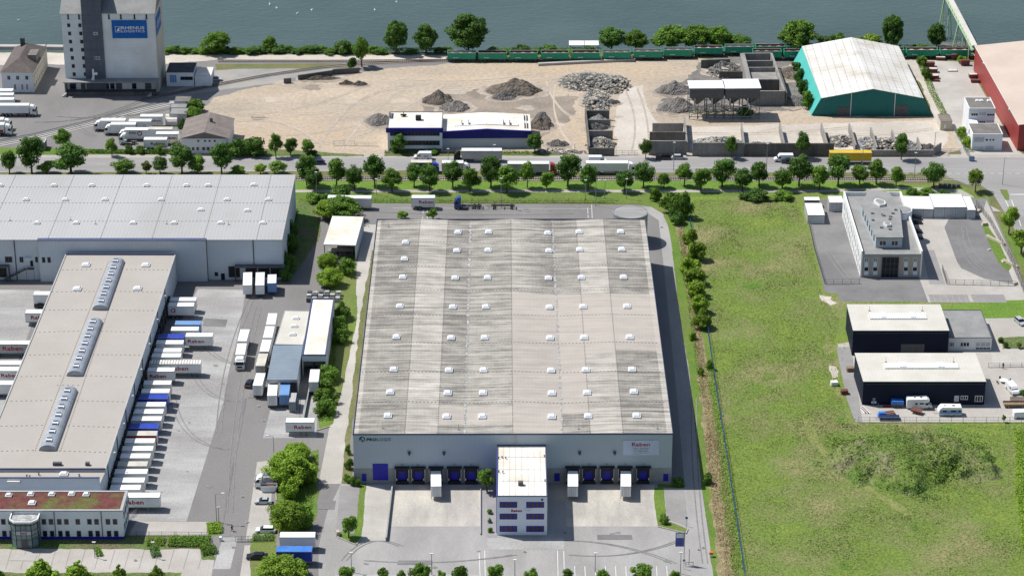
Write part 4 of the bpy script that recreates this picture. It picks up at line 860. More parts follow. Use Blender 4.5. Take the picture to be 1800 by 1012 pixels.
def houses():
    b, ro = hip_house('canal_house', 'two storey white house with brown hipped roof near the canal quay', (1.7,127.5), (57,127.8), (22,83), 7.2, 3.4, 'plaster', 'roof_tile')
    W, D, h = b.W, b.D, b.h
    MB().box(W+.003, W+.05, 0, D, 0, h-.02).obj('side_wall', 'plaster_cream', b.r)
    for px in ((12.5,18.5),(28,34),(44,50)): b.fwin((px[0],133.5), (px[1],140.5), frame='box_grey', fw=.1, mull=2)
    for px in ((24,29),(37,41.5),(45.5,50)): b.fwin((px[0],148), (px[1],158), frame='white', fw=.1, mull=2)
    for i in range(8):
        for z in (1.2, 4.6): b.win('R', 1.5+i*(D-3)/8, 2.5+i*(D-3)/8, z, z+1.5, W+.05, frame='white', fw=.1)
    MB().box(W*.5+2.2, W*.5+5.2, D*.35, D*.35+6, h+.8, h+3.1).obj('dormer', 'roof_felt_brown', ro)
    MB().box(W*.28, W*.28+1.4, D*.78, D*.78+1.2, h+1, h+5.2).obj('chimney', 'roof_dark', ro)
    b, ro = hip_house('yard_house', 'small grey plastered house with brown gabled roof beside the road and parked trailers', (318,243), (401,243), (323,209), 5.4, 2.2, 'plaster', 'roof_tile_pale', False, False)
    W, D, h = b.W, b.D, b.h
    for px in ((346,351),(358,363),(366,371),(375,380)): b.fwin((px[0],246), (px[1],250), frame='white', fw=.1)
    for px in ((329,334),(337,342),(345,350),(355,361),(363,369),(371,376)): b.fwin((px[0],258.5), (px[1],264.5), frame='box_grey', glass='brown_window', fw=.1)
    MB().box(W*.55, W*.55+.9, D*.55, D*.55+.9, h+1, h+3.2).obj('chimney', 'roof_felt_brown', ro)
    for i, (A, B, D_, hh, lab) in enumerate((((306,179), (333,179), (308,169.5), 3.4, 'small grey roofed shed nearest the silo shadow'), ((298,190),(327,190),(299,182.5),3.2,'middle flat grey shed of the row behind the trailers'),((297.5,201),(328,201),(299,190.5),3.4,'front grey shed of the row, with a plain grey wall'))):
        s = Bld('shed', lab, 'shed', A, B, D_, hh, group='sheds behind the trailers'); s.walls('plaster' if i == 0 else 'box_grey'); s.flat_roof('roof_felt_brown' if i == 0 else 'roof_felt', .1, .1, 'steel_dark')
    s = Bld('transformer_hut', 'small flat roofed concrete hut behind the roadside tree', 'shed', (60,251), (78,251), (62,243), 2.8); s.walls('raw_concrete'); s.flat_roof('roof_felt', .12, .12, 'white')
    s = Bld('gatehouse', 'small square hut with reddish flat roof at the scrap yard lane', 'shed', (1653.5,213.6), (1674,213.6), (1648,201.5), 3.2); s.walls('plaster_cream'); s.flat_roof('roof_tile_pale', .1, .1, 'roof_tile_pale'); s.fwin((1659,218),(1663,226), name='door', glass='white', frame='box_grey')
    # blue banded office and hall
    b = Bld('blue_band_office', 'two storey white office with blue roof band and ribbon windows at the sand yard', 'office', (681,226), (777,226), (682.7,197.5), 7.8)
    W, D, h = b.W, b.D, b.h; b.walls('wall_white'); b.flat_roof('white_roof', .2, .2, 'steel_dark')
    MB().box(-.5, W+.4, -.6, -.02, h-1.25, h+.25).obj('fascia', 'blue_fascia', b.r)
    for ya, yb in ((231.5,239), (247.3,255.5)): b.fwin((685.5,ya), (773,yb), frame='steel_dark', glass='glass', fw=.12, mull=14)
    MB().box(.5, W-.3, -.15, -.01, 0, .8).obj('plinth', 'dark_concrete', b.r); x, y = b.T((735.5,211)); MB().box(x-.9, x+.9, y-.8, y+.8, h, h+1.5).obj('chimney', 'black', b.r)
    x, y = b.T((709.5,205)); MB().tube((x,y,h), (x,y,h+1.6), .12, 6).box(x-1, x+1, y-.3, y+.3, h+.4, h+.8).box(x-.3, x+.6, y-.6, y+.5, h, h+.3).obj('roof_unit', 'black', b.r)
    x, z = b.F((683,200)); MB().box(.4, .5, D-6, D-1, h+.02, h+.9).box(.9, 1, D-6, D-1, h+.02, h+.9).obj('roof_rail', 'steel', b.r)
    b = Bld('blue_band_hall', 'low gabled white hall with deep blue fascia beside the ribbon window office', 'hall', (777.5,232), (933,231), (782.8,202), 5.6)
    W, D, h = b.W, b.D, b.h; b.walls('wall_panel', h-.4)
    MB().prof([(-.1,h-.4),(W+.1,h-.4),(W+.1,h),(W/2,h+.8),(-.1,h)], .3, D+.1).obj('roof', 'white_roof', b.r)
    MB().prof([(-.3,h-2.2),(W+.3,h-2.2),(W+.3,h+.1),(W/2,h+.95),(-.3,h+.1)], -.35, .29).obj('fascia', 'blue_fascia', b.r)
    x0, y0 = b.T((799,222)); x1, _ = b.T((911,222)); zr = lambda x: h+.8*(1-abs(x-W/2)/(W/2))
    for xa, xb in ((x0, (x0+x1)/2-.1), ((x0+x1)/2+.1, x1)): MB().add([(xa,y0-1,zr(xa)+.3),(xb,y0-1,zr(xb)+.3),(xb,y0+1,zr(xb)+.3),(xa,y0+1,zr(xa)+.3),(xa,y0-1,zr(xa)),(xb,y0-1,zr(xb)),(xb,y0+1,zr(xb)),(xa,y0+1,zr(xa))], [(0,1,2,3),(4,5,1,0),(5,6,2,1),(6,7,3,2),(7,4,0,3)]).obj('rooflight', 'white', b.r)
    for q in (812, 824, 885, 896): x, y = b.T((q,221)); MB().box(x-.12, x+.12, y-1, y+1, zr(x)+.31, zr(x)+1.2).obj('roof_pipe', 'steel_dark', b.r)
    for y in (D*.15, D*.6): MB().box(W-2, W-1.9, y, y+5, h+.1, h+.8).box(W-1.2, W-1.1, y, y+5, h+.1, h+.8).obj('roof_rail', 'steel_dark', b.r)
houses()
# ---- teal hall
def teal():
    t = thing('teal_hall', 'wide turquoise storage hall with patchy white sheet roof', 'hall', P(1536,205))
    o = t.location; bpy.context.view_layer.update()
    fy = P(1536,205).y; bl, br = P(1426,203), P(1639,206.5); ang = math.atan2(br.y-bl.y, br.x-bl.x)*0
    L = lambda px, z: (lambda p: (p.x-o.x, p.y-o.y, z))(P(*px, z))
    BL, BR = L((1425.7,203.5), 0), L((1639,205.5), 0); BR = (BR[0], BL[1], 0)
    EL, ER = L((1444.8,176.6), 6.3), L((1624,174.5), 6.3); EL = (EL[0], BL[1], 6.3); ER = (ER[0], BL[1], 6.3); AP = ((EL[0]+ER[0])/2, BL[1], 9.6)
    dep = P(1410.6,85.7,6.3).y-P(1444.8,176.4,6.3).y
    Lb = L((1410.6,85.7), 6.3)[0]; sh = Lb-EL[0]; Bb = L((1401,101), 0)[0]-BL[0]; sr = L((1580,82), 6.3)[0]-ER[0]
    sh = 0*sh
    k = (sr+(Lb-EL[0]))/2
    bk = lambda p, dx: (p[0]+dx, p[1]+dep, p[2])
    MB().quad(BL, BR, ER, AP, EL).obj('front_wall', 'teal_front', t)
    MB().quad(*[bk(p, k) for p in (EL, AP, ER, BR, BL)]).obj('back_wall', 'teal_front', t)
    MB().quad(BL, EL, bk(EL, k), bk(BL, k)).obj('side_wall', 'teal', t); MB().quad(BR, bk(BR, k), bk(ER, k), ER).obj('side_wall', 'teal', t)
    up = lambda p, z: (p[0], p[1], p[2]+z)
    e = .5
    def pl(p, q):
        return [up((p[0], p[1]-e, p[2]), .15), up((q[0], q[1]-e, q[2]), .15), up(bk(q, k), .15), up(bk(p, k), .15)]
    for p, q in ((EL, AP), (AP, ER)):
        a = pl(p, q); MB().add(a+[(x, y, z-.14) for x, y, z in a], [(0,1,2,3),(7,6,5,4),(0,4,5,1),(1,5,6,2),(2,6,7,3),(3,7,4,0)]).obj('roof', 'roof_white_panel', t)
    g = Bld.__new__(Bld); g.o = Vector((o.x, o.y+BL[1], 0)); g.ex = Vector((1,0,0)); g.ey = Vector((0,1,0)); g.r = t; g.W = 1
    for a, c in (((1471,188.5),(1495,204)),((1572.5,185.5),(1596,204))):
        (x0, z0), (x1, z1) = g.F(a), g.F(c); MB().box(x0, x1, BL[1]-.15, BL[1]-.02, 0, z0).obj('sliding_door', 'steel_dark', t)
    for px in (1496, 1573): x, _ = g.F((px,180)); MB().box(x-.1, x+.1, BL[1]-.2, BL[1]-.02, 0, 8).obj('downpipe', 'white', t)
teal()
def red_hall():
    b = Bld('red_hall', 'big dark red hall with pinkish roof cut by the right edge of the photo', 'hall', (1792,218.3), (1900,218.3), (1714.6,79.8), 9.3)
    W, h = 62, b.h; a, c = P(1792,218.3,h), P(1714.6,79.8,h); D = c.y-a.y; sk = c.x-a.x
    o = b.r
    def pt(x, y, z): return (x+sk*y/D, y, z)
    v = [pt(0,0,0), pt(W,0,0), pt(W,D,0), pt(0,D,0), pt(0,0,h-.3), pt(W,0,h-.3), pt(W,D,h-.3), pt(0,D,h-.3)]
    b.r.rotation_euler = (0,0,0)
    [MB().add(v, [f]).obj(nm, 'red_wall', o) for f, nm in (((0,3,7,4),'side_wall'),((2,1,5,6),'side_wall'),((0,1,5,4),'front_wall'),((3,2,6,7),'back_wall'))]
    rz = 3.2; hx = 20
    v = [pt(-.2,-.2,h-.2), pt(hx,-.2,h+rz*0.6), pt(hx,D+.2,h+rz*.6), pt(-.2,D+.2,h-.2), pt(W+.2,-.2,h-.2), pt(W+.2,D+.2,h-.2)]
    MB().add(v, [(0,1,2,3)]).obj('roof', 'roof_pink', o); MB().add(v, [(1,4,5,2)]).obj('roof', 'roof_pink', o)
    MB().add([pt(-.25,-.3,h-.5), pt(-.25,D+.2,h-.5), pt(-.25,D+.2,h), pt(-.25,-.3,h)], [(0,1,2,3)]).obj('eaves_gutter', 'white', o)
    MB().add([pt(-.03,0,4.9), pt(-.03,D,4.9), pt(-.03,D,5.05), pt(-.03,0,5.05)], [(0,1,2,3)]).obj('cladding_joint', 'cab_red', o)
    MB().add([pt(-.04,9,0), pt(-.04,13,0), pt(-.04,13,4.5), pt(-.04,9,4.5)], [(0,1,2,3)]).obj('door', 'red_wall', o)
    for y in (15, 60): MB().box(sk*y/D-.5, sk*y/D-.1, y, y+.5, h-.9, h-.4).obj('wall_lamp', 'white', o)
    w = Bld('white_office', 'small white stepped office block with dark flat roofs beside the red hall', 'office', (1710,236.5), (1762.8,236.5), (1701,218), 5.6)
    W, D, h = w.W, w.D, w.h; h2 = 9.2
    w.walls('plaster', pts=[(0,0),(W,0),(W,D),(0,D)])
    x0 = w.loc(P(1698.4,191.5,h2)).x; x1 = w.loc(P(1749.7,191.5,h2)).x; y0 = w.loc(P(1698.4,191.5,h2)).y; y1 = w.loc(P(1688.6,172.3,h2)).y
    y0 = max(y0, D+1); MB().box(x0+1, x1, y0, y1, 0, h2).box(x0+1, x1-6, D-.01, y0-.01, 0, h-.02).obj('rear_wall', 'plaster', w.r); MB().box(x0+1.2, x1-.2, y0+.2, y1-.2, h2+.003, h2+.05).obj('rear_roof', 'roof_felt_brown', w.r)
    k = MB(); xa = x0+1
    k.box(xa-.05, x1+.05, y0-.05, y0+.2, h2+.002, h2+.2).box(xa-.05, x1+.05, y1-.2, y1+.05, h2+.002, h2+.2).box(xa-.05, xa+.2, y0+.2, y1-.2, h2+.002, h2+.2).box(x1-.2, x1+.05, y0+.2, y1-.2, h2+.002, h2+.2); k.obj('rear_parapet', 'white', w.r)
    w.flat_roof('roof_felt_brown', .2, .2, 'white')
    for q in (1718, 1725, 1738): p = w.loc(P(q,178.5,h2)); skylight(w.r, p.x, p.y, h2+.05, 1, .9, .6, 'white')
    for a, c, gl in (((1707,199),(1719,204),'glass'),((1721,197),(1733,203.5),'shutter'),((1735,200),(1748,204),'glass'),((1721,212.5),(1732,216.5),'glass'),((1734,211),(1747,215.5),'shutter')):
        (xa, za), (xb, zb) = w.F(a, y0), w.F(c, y0); w.win('F', xa, xb, zb, za, y0, frame='white', glass=gl, fw=.1, mull=3)
    for a, c, gl in (((1712,241),(1730,250),'shutter'),((1732,244),(1737,248),'glass'),((1739,244),(1742.5,248),'glass'),((1744,244),(1748,248),'glass'),((1711,257),(1729,264.5),'shutter'),((1731,256),(1747,264),'shutter')): w.fwin(a, c, frame='white', glass=gl, fw=.1)
    for (y, z) in ((2.5, 1),(6,3.3),(9,1)): w.win('L', y, y+1.1, z, z+1.6, 0, frame='box_grey', fw=.1)
red_hall()
# ---- grey modern office, garages, plots on the right
def grey_office():
    h = 7.4
    b = Bld('modern_office', 'two storey office with beige front, white side wall and grey penthouse on the roof', 'office', (1515,446), (1621,446), (1483,341), h)
    a, c, d = P(1515,446,h), P(1621,446,h), P(1483,341,h); D = d.y-a.y; e2 = P(1583.5,343,h); W = b.W
    sl_ = (d.x-a.x)/D; sr = (e2.x-c.x)/D
    L = lambda y: sl_*y; R = lambda y: W+sr*y
    fp = [(0,0),(W,0),(R(D),D),(L(D),D)]
    MB().prism(fp, 0, h-.5).obj('wall', 'render_beige', b.r)
    MB().prism([(.35,.35),(W-.35,.35),(R(D)-.35,D-.35),(L(D)+.35,D-.35)], h-.499, h-.4).obj('roof', 'roof_felt', b.r)
    k = MB(); k.prism([(-.12,-.1),(.3,-.1),(L(D)+.3,D),(L(D)-.12,D)], 0, h+.9); k.obj('side_wall', 'white', b.r)
    MB().prism([(W-.3,-.1),(W+.12,-.1),(R(D)+.12,D),(R(D)-.3,D)], 0, h+.9).obj('side_wall', 'white', b.r)
    MB().box(.31, W-.31, -.08, .3, h-.49, h).obj('parapet', 'box_grey', b.r); MB().prism([(L(D)+.31,D-.3),(R(D)-.31,D-.3),(R(D)-.31,D),(L(D)+.31,D)], h-.49, h+.7).obj('parapet', 'white', b.r)
    # white wall with vertical window slots, in the lit side
    for i in range(12):
        y = 2+i*(D-4)/12
        for z in (1, 4.3):
            x = L(y)-.13; MB().prism([(x-.02,y),(x,y),(L(y+.9)-.13,y+.9),(L(y+.9)-.15,y+.9)], z, z+2).obj('window', 'glass_pale', b.r)
    for px in (1519.5, 1535, 1589, 1605):
        b.fwin((px,453), (px+7,460), frame='white', glass='glass_pale', fw=.12, mull=2, y=0); f = b.fwin((px-.8,469), (px+7.3,476.5), frame='white', glass='glass', fw=.12, mull=1)
        (x0, z0), (x1, z1) = b.F((px-.2,468.5)), b.F((px+7,460.5)); MB().box(x0, x1, -.1, -.02, z0, z1).obj('window_panel', 'white_cool', b.r)
        (x0, z0), (x1, z1) = b.F((px-.8,483)), b.F((px+7.3,477)); MB().box(x0, x1, -.1, -.02, z0, z1).obj('window_panel', 'white_cool', b.r)
    (x0, z0), (x1, z1) = b.F((1549,484)), b.F((1580,452)); MB().box(x0, x1, -.1, -.02, .1, z1).obj('entrance', 'glass', b.r)
    fr = MB()
    for i in range(5): u = x0+(x1-x0)*i/4; fr.box(u-.07, u+.07, -.2, -.11, .1, z1)
    for z in (.1, 2.6, 4.4, z1): fr.box(x0, x1, -.21, -.202, z-.08, z+.08)
    fr.obj('mullion', 'steel_dark', b.r)
    # penthouse
    ph = h+2.9; q = [b.loc(P(*p, ph)) for p in ((1540,417),(1586.5,417),(1581,367),(1563,341),(1545,336.5),(1527,337),(1514.5,360))]
    MB().prism([(p.x, p.y) for p in q], h-.39, ph, 0, 0).obj('penthouse', 'wall_grey', b.r)
    cx = sum(p.x for p in q)/7; cy = sum(p.y for p in q)/7
    MB().prism([(p.x+(p.x-cx)*.03, p.y+(p.y-cy)*.03) for p in q], ph+.003, ph+.25, 0).obj('penthouse_roof', 'roof_felt', b.r)
    p0 = q[0]; g = b.F((1545.5,431), p0.y), b.F((1558,422), p0.y)
    for a_, c_ in (((1545.5,431.5),(1558,423)),((1566.5,431.5),(1579,423))):
        (x0, z0), (x1, z1) = b.F(a_, p0.y), b.F(c_, p0.y); b.win('F', x0, x1, z0, z1, p0.y-.02, frame='white', glass='brown_window', fw=.1, mull=2)
    A, C = q[6], q[0]; t = (C-A); t.z = 0; ln = t.length; t.normalize(); n = Vector((t.y, -t.x, 0)).normalized()
    if n.x > 0: n = -n
    for i in range(6): c0 = A+t*ln*(.1+i*.15); c1 = c0+t*1.5; MB().prism([(c0.x,c0.y),(c1.x,c1.y),((c1+n*.08).x,(c1+n*.08).y),((c0+n*.08).x,(c0+n*.08).y)], h+.6, h+2.3).obj('window', 'glass', b.r)
    def hexa(px, r1, r2, nm):
        p = b.loc(P(*px, ph)); pts = [(p.x+r1*a_, p.y+r2*c_) for a_, c_ in ((-1,.3),(-.55,1),(.1,1),(1,.2),(.9,-.7),(-.2,-1))]; z = MB().prism(pts, ph+.26, ph+1.0).obj(nm, 'white', b.r); MB().prism([((x-p.x)*.8+p.x, (y-p.y)*.8+p.y) for x, y in pts], ph+1.003, ph+1.08).obj('pane', 'roof_felt', z)
    hexa((1546,360), 1.7, 2.4, 'hexagonal_skylight'); hexa((1559,398), 1.1, 1.3, 'hexagonal_skylight')
    for px in ((1551,379),(1553,381),(1565,383),(1533,377),(1534,389),(1569,377),(1564,387),(1574,371),(1564,405),(1549,402)): p = b.loc(P(*px, ph)); MB().box(p.x-.4, p.x+.4, p.y-.3, p.y+.3, ph+.26, ph+.8).obj('roof_unit', 'steel', b.r)
    # round stair drum
    p = b.loc(P(1588,368,h+2)); MB().tube((p.x,p.y,0), (p.x,p.y,h+2), 2.6, 20).obj('stair_drum', 'white_cool', b.r); MB().tube((p.x,p.y,h+2.003), (p.x,p.y,h+2.1), 2.3, 20).obj('drum_roof', 'roof_felt', b.r)
    # garages
    def garage(lab, A, B, D_, hh, n_, name='garage'):
        s = Bld(name, lab, 'garage', A, B, D_, hh, group='white garages around the modern office'); s.walls('box_grey'); s.flat_roof('white', .1, .08, 'box_grey')
        for i in range(n_): s.win('F', s.W*i/n_+.25, s.W*(i+1)/n_-.25, .1, hh-.5, 0, frame='white_cool', glass='shutter', name='garage_door')
        for i in range(1, n_): MB().box(s.W*i/n_-.04, s.W*i/n_+.04, .15, s.D-.15, hh+.022, hh+.08).obj('roof_joint', 'box_grey', s.r)
    garage('tall white triple garage with three wide doors right of the office', (1642,364.5), (1699,364.5), (1637,341), 3.6, 3); garage('low white row of three garages touching the office stair drum', (1589,367), (1641,368), (1584,344.5), 3, 3)
    garage('single narrow white garage at the right end of the row', (1700,369.5), (1715.5,369.5), (1697,345), 3, 1); garage('white double garage left behind the office', (1458,356.5), (1483,356.5), (1453.5,344.5), 3, 2)
    garage('white roofed shed below the small one by the meadow edge', (1420,378.5), (1450,378.5), (1415.5,357), 2.8, 1, 'garden_shed')
    s = Bld('garden_shed', 'smallest white roofed open shed in the plot corner by the meadow', 'shed', (1415,351.5), (1440.5,351.5), (1414,346.5), 2.6); s.walls('steel_dark', 2.4); MB().box(-.1, s.W+.1, -.1, s.D+.1, 2.41, 2.6).obj('roof', 'white', s.r)
    # black works halls
    def black(lab, A, B, D_, hh, sk, wins):
        s = Bld('black_hall', lab, 'hall', A, B, D_, hh, group='black clad halls'); W, D = s.W, s.D
        d0 = P(*D_, hh); skew = s.loc(d0).x
        MB().prism([(0,0),(W,0),(W+skew*.35,D),(skew,D)], 0, hh-.02).obj('wall', 'wall_dark', s.r)
        MB().prism([(-.1,-.1),(W+.1,-.1),(W+skew*.35+.1,D+.1),(skew-.1,D+.1)], hh-.018, hh+.12).obj('roof', 'roof_beige', s.r)
        a_, c_ = s.T(sk[0]), s.T(sk[1]); r_ = MB().box(a_[0], c_[0], min(a_[1], c_[1]), max(a_[1], c_[1]), hh+.121, hh+.5).obj('rooflight', 'white', s.r); w_ = c_[0]-a_[0]
        for f in (.2, .72): MB().box(a_[0]+w_*f, a_[0]+w_*(f+.09), min(a_[1],c_[1])+.3, max(a_[1],c_[1])+.3, hh+.503, hh+.7).obj('vent_flap', 'dome', r_)
        k = MB()
        for i in range(24): u = a_[0]+w_*i/24; k.box(u-.05, u+.05, min(a_[1],c_[1]), max(a_[1],c_[1]), hh+.502, hh+.56)
        k.obj('glazing_bar', 'box_grey', r_)
        for p in wins.get('rods', ()): x, y = s.T(p); rod(s.r, x, y, hh+.1, 1.5)
        for a_, c_, gl, nm in wins.get('w', ()): s.fwin(a_, c_, glass=gl, frame='white', name=nm, fw=.12, mull=1 if gl == 'shutter' else 3)
        MB().box(.5, W-.5, -.05, -.01, hh-.8, hh-.7).obj('cladding_joint', 'steel_dark', s.r)
        return s
    s = black('rear black clad hall with beige roof and strip rooflight', (1500,581), (1668,581), (1489,535.5), 7.5, ((1529,562),(1626,553)), dict(rods=((1528,547),(1621,547))))
    (x0, z0), (x1, z1) = s.F((1583,617)), s.F((1625,607)); MB().box(x0, x1, -.08, -.01, 0, 3.5).obj('gate', 'steel_dark', s.r)
    s = black('front black clad hall with beige roof, motorhome parked before it', (1518,670.5), (1733,670.5), (1503,621), 6.8, ((1556,649),(1682,640)), dict(rods=((1557,637),(1676,637)), w=(((1678,695),(1685,705),'shutter','door'),((1689,695),(1701,702),'glass','window'),((1714,695),(1727,705.5),'glass','door'))))
    s = Bld('white_extension', 'single storey white extension with grey flat roof joined to the rear black hall', 'office', (1668,594), (1744,594), (1657,545), 3.8); s.walls('white'); s.flat_roof('roof_felt', .15, .2, 'steel_dark')
    for a_, c_, gl in (((1669,601),(1677,609),'glass'),((1688,601),(1704,609),'glass'),((1715,601),(1741,609),'shutter')): s.fwin(a_, c_, glass=gl, frame='white', fw=.15, mull=3)
    s.fwin((1715,610),(1741,614), glass='glass', frame='white', fw=.1, mull=4)
grey_office()
# ---- hoppers, bunker and bays in the aggregate yard
def yard_works():
    for (A, B, D_, lab) in (((1212.7,154.8),(1274,154.3),(1211,142.3),'left of the two white roofed aggregate hoppers on steel legs'),((1275,155),(1337,154.3),(1272.5,139.8),'right of the two white roofed aggregate hoppers on steel legs')):
        s = Bld('aggregate_hopper', lab, 'hopper', A, B, D_, 11.2, group='aggregate hoppers'); W, D, h = s.W, s.D, s.h
        MB().prof([(-.2,h-.25),(W+.2,h-.25),(W+.2,h),(-.2,h)], -.3, D+.2).obj('roof', 'white_cool', s.r)
        MB().box(.3, W-.3, .1, .3, 7.5, h-.26).box(.3, W-.3, D-.3, D-.1, 7.5, h-.26).box(.1, .3, .3, D-.3, 7.5, h-.26).box(W-.3, W-.1, .3, D-.3, 7.5, h-.26).obj('hopper_wall', 'steel_dark', s.r)
        for i in range(2):
            x0, x1 = W*i/2+.4, W*(i+1)/2-.4; xm = (x0+x1)/2; MB().fr((xm-.3,xm+.3,D/2-.3,D/2+.3), 4.2, (x0,x1,.4,D-.4), 7.49).obj('hopper_cone', 'steel_dark', s.r)
            MB().box(xm-1.4, xm-.9, .3, .6, 4.6, 7.4).obj('chute_panel', 'rubble_pale', s.r)
        for i in range(5):
            for y in (.2, D-.2): MB().box(W*i/4-.16 if i else 0, W*i/4+.16 if i < 4 else W, y-.16, y+.16, 0, 7.5).obj('leg', 'steel_dark', s.r)
        k = MB()
        for z in (.9, 4.4): k.box(0, W, .1, .3, z-.12, z+.12).box(0, W, D-.3, D-.1, z-.12, z+.12)
        for i in range(4): k.tube((W*i/4,.05,.2), (W*(i+1)/4,.05,4.4), .07, 5)
        k.obj('brace', 'steel', s.r)
    bk = thing('concrete_bunker', 'large roofless concrete bunker with dark cells beside the turquoise hall', 'bunker', P(1350,185))
    o = bk.location; H_ = 5.2
    L = lambda px, z=H_: (lambda p: Vector((p.x-o.x, p.y-o.y)))(P(*px, z))
    fl, frr, bl, brr = L((1322,160)), L((1379,160)), L((1305,94)), L((1356,93.5))
    def wall(p, q, wd, z1, nm='wall', m='raw_concrete', z0=0): t = (q-p).normalized(); n = Vector((-t.y, t.x))*wd/2; MB().prism([p-n, q-n, q+n, p+n], z0, z1).obj(nm, m, bk)
    wall(fl, frr, .6, H_+.01); wall(bl, brr, .6, H_+.02); wall(fl, bl, 1.6, H_); wall(frr, brr, .8, H_)
    for f, m in ((.30,'dark_concrete'),(.62,'raw_concrete'),(.80,'raw_concrete')): wall(fl+(bl-fl)*f, frr+(brr-frr)*f, .5, H_-.05, 'cross_wall', m)
    wall(fl+(bl-fl)*.46, frr+(brr-frr)*.46, 12, 3.6, 'lid_slab', 'raw_concrete', 3.3)
    wall(L((1383,161)), L((1370,120)), .4, H_-.4, 'outer_wall', 'dark_concrete')
    def cw(name, lab, a, c, hh, wd=.5, m='raw_concrete', grp='precast concrete bay walls'):
        p, q = P(*a), P(*c); o = (p+q)/2; t = (q-p).normalized(); n = Vector((-t.y, t.x, 0))*wd/2; r = MB()
        r.prism([(v-o)[:2] for v in (p-n, q-n, q+n, p+n)], 0, hh); ob = r.obj(name, m); ob.location = o; tag(ob, lab, 'wall', grp); return ob
    W = [('left bay wall', (1029,206),(1036,273),3.2,'sand-facing long wall on the left of the narrow rubble bays','dark_concrete'),
     ('', (1031,211),(1071,211),3.4,'rearmost cross wall of the narrow rubble bays','dark_concrete'),('', (1033,222),(1073,222),2.4,'cross wall holding the pale sand heap in the narrow bays','raw_concrete'),
     ('', (1034,244.5),(1077,244.5),3,'clean grey cross wall in front of the middle rubble heap','raw_concrete'),('', (1036,273.5),(1080,273.5),2.6,'roadside end wall of the narrow rubble bays with red notice','dark_concrete'),
     ('', (1146.5,236),(1201,236),3.9,'rear brownish wall of the three stepped walls left of the white rubble','raw_concrete'),('', (1141.6,253),(1204.6,253),4.2,'middle dark wall of the three stepped walls','dark_concrete'),('', (1140,272.5),(1207,272.5),4.9,'roadside grey wall of the three stepped walls','raw_concrete'),
     ('', (1207,268),(1203,220),3.5,'dividing wall between stepped walls and white rubble bay','raw_concrete'),
     ('', (1217,274),(1307,274),4.6,'long roadside wall below the white rubble heap','raw_concrete'),('', (1307.5,274.3),(1465,274.3),4.4,'long dark roadside wall behind white van and young tree','dark_concrete'),('', (1465.5,275),(1640,275),2.2,'low roadside wall behind the yellow trailer','raw_concrete'),
     ('', (1640,274),(1653,266),3,'short angled wall end near the yard gate','raw_concrete'),('', (1308,273),(1303,232),3.2,'first divider right of the white rubble heap','raw_concrete'),('', (1379,273),(1370,232),3.2,'second divider beside the empty bay','raw_concrete'),('', (1455,273),(1443,232),3.2,'third divider left of the dark stone bay','raw_concrete'),
     ('', (1504,270),(1492,232),3,'fourth divider between the grey and pale stone bays','raw_concrete'),('', (1541,273),(1530,238),2.8,'fifth divider with mossy top','raw_concrete'),('', (1575,265),(1567,240),2.4,'sixth short divider amid the stones','raw_concrete'),('', (1619,272),(1612,252),2.2,'last short divider by the young tree','raw_concrete'),
     ('', (1232,120),(1283,118),3,'low wall behind the concrete block pile','dark_concrete'),('', (1264,138),(1310,138),2.6,'low wall below the concrete block pile','dark_concrete')]
    for _, a, c, hh, lab, m in W: cw('bay_wall', lab, a, c, hh, .5, m)
    cw('curved_kerb_wall', 'short dark retaining wall left of the brown heaps by the siding', (524,141), (585,132), 1.8, .5, 'dark_concrete', None); cw('curved_kerb_wall', 'longer retaining wall behind the young roadside tree by the siding', (585,131), (632,128), 1.9, .5, 'dark_concrete', None); cw('curved_kerb_wall', 'smallest wall block at the siding bend', (499,147), (512,146), 1.8, .6, 'dark_concrete', None)
    cw('loading_kerb', 'long white topped low kerb in front of the green wagons', (946,115.5), (1116,107), .9, 1.2, 'track_concrete', None)
    cw('ramp_wall', 'narrow retaining wall left of the left dock yard', (690,855), (679,951), 1.1, .35, 'wall_concrete', None); cw('ramp_wall', 'low wall between office path and left dock yard', (845,860), (845,940), .5, .2, 'wall_concrete', None)
    cw('quay_wall', 'white topped quay wall left of the silo', (-200,85), (80,86), 1.2, 2.5, 'track_concrete', None); cw('quay_wall', 'white topped quay wall section touching the silo', (82,86), (112,86.5), 1.2, 2.5, 'track_concrete', None)
    cw('canopy_wall', 'low wall beside the loading bay with the white trailer', (533,745), (553,640), 1.2, .3, 'wall_concrete', None)
    # heaps
    def heap(lab, cx, cy, wpx, hh, m, seed, asp=.8, group='heaps in the sand yard', rough=.35, pk=None, name='heap', n=34):
        if not 228 < cy < 262 or cx < 1000: [patch('heap_fringe', [(cx+wpx*q*math.cos(t)*(.9+.3*((k*7+seed) % 5)/5), cy+1+wpx*q*.42*asp*math.sin(t)*(.9+.3*((k*3+seed) % 5)/5)) for k, t in enumerate([i*.524 for i in range(12)])], ma_, lv_) for q, ma_, lv_ in ((.72,'sand_trace2',8),(.58,'sand_dark',9))]
        c = P(cx, cy); R = wpx/2*px2m(cx, cy); r_ = random.Random(seed); vs = []; fs = []
        for j in range(n+1):
            for i in range(n+1):
                x, y = (i/n*2-1), (j/n*2-1); d = math.hypot(x, y); wob = .25*mnoise.noise(Vector((x*1.6+seed, y*1.6, 0)))
                z = max(0, 1-(d+wob)*1.05); z = z**(.75 if rough < .5 else .9)*hh*(1+.35*mnoise.noise(Vector((x*2.2, y*2.2, seed)))); z += (rough*mnoise.noise(Vector((x*R*.8, y*R*.8, seed+3)))+rough*.5*r_.uniform(-1, 1)) if z > .1 else 0
                vs.append((x*R*1.15, y*R*asp*1.15, z-.05))
        for j in range(n):
            for i in range(n):
                q = [j*(n+1)+i, j*(n+1)+i+1, (j+1)*(n+1)+i+1, (j+1)*(n+1)+i]
                if max(vs[k][2] for k in q) > 0: fs.append(q)
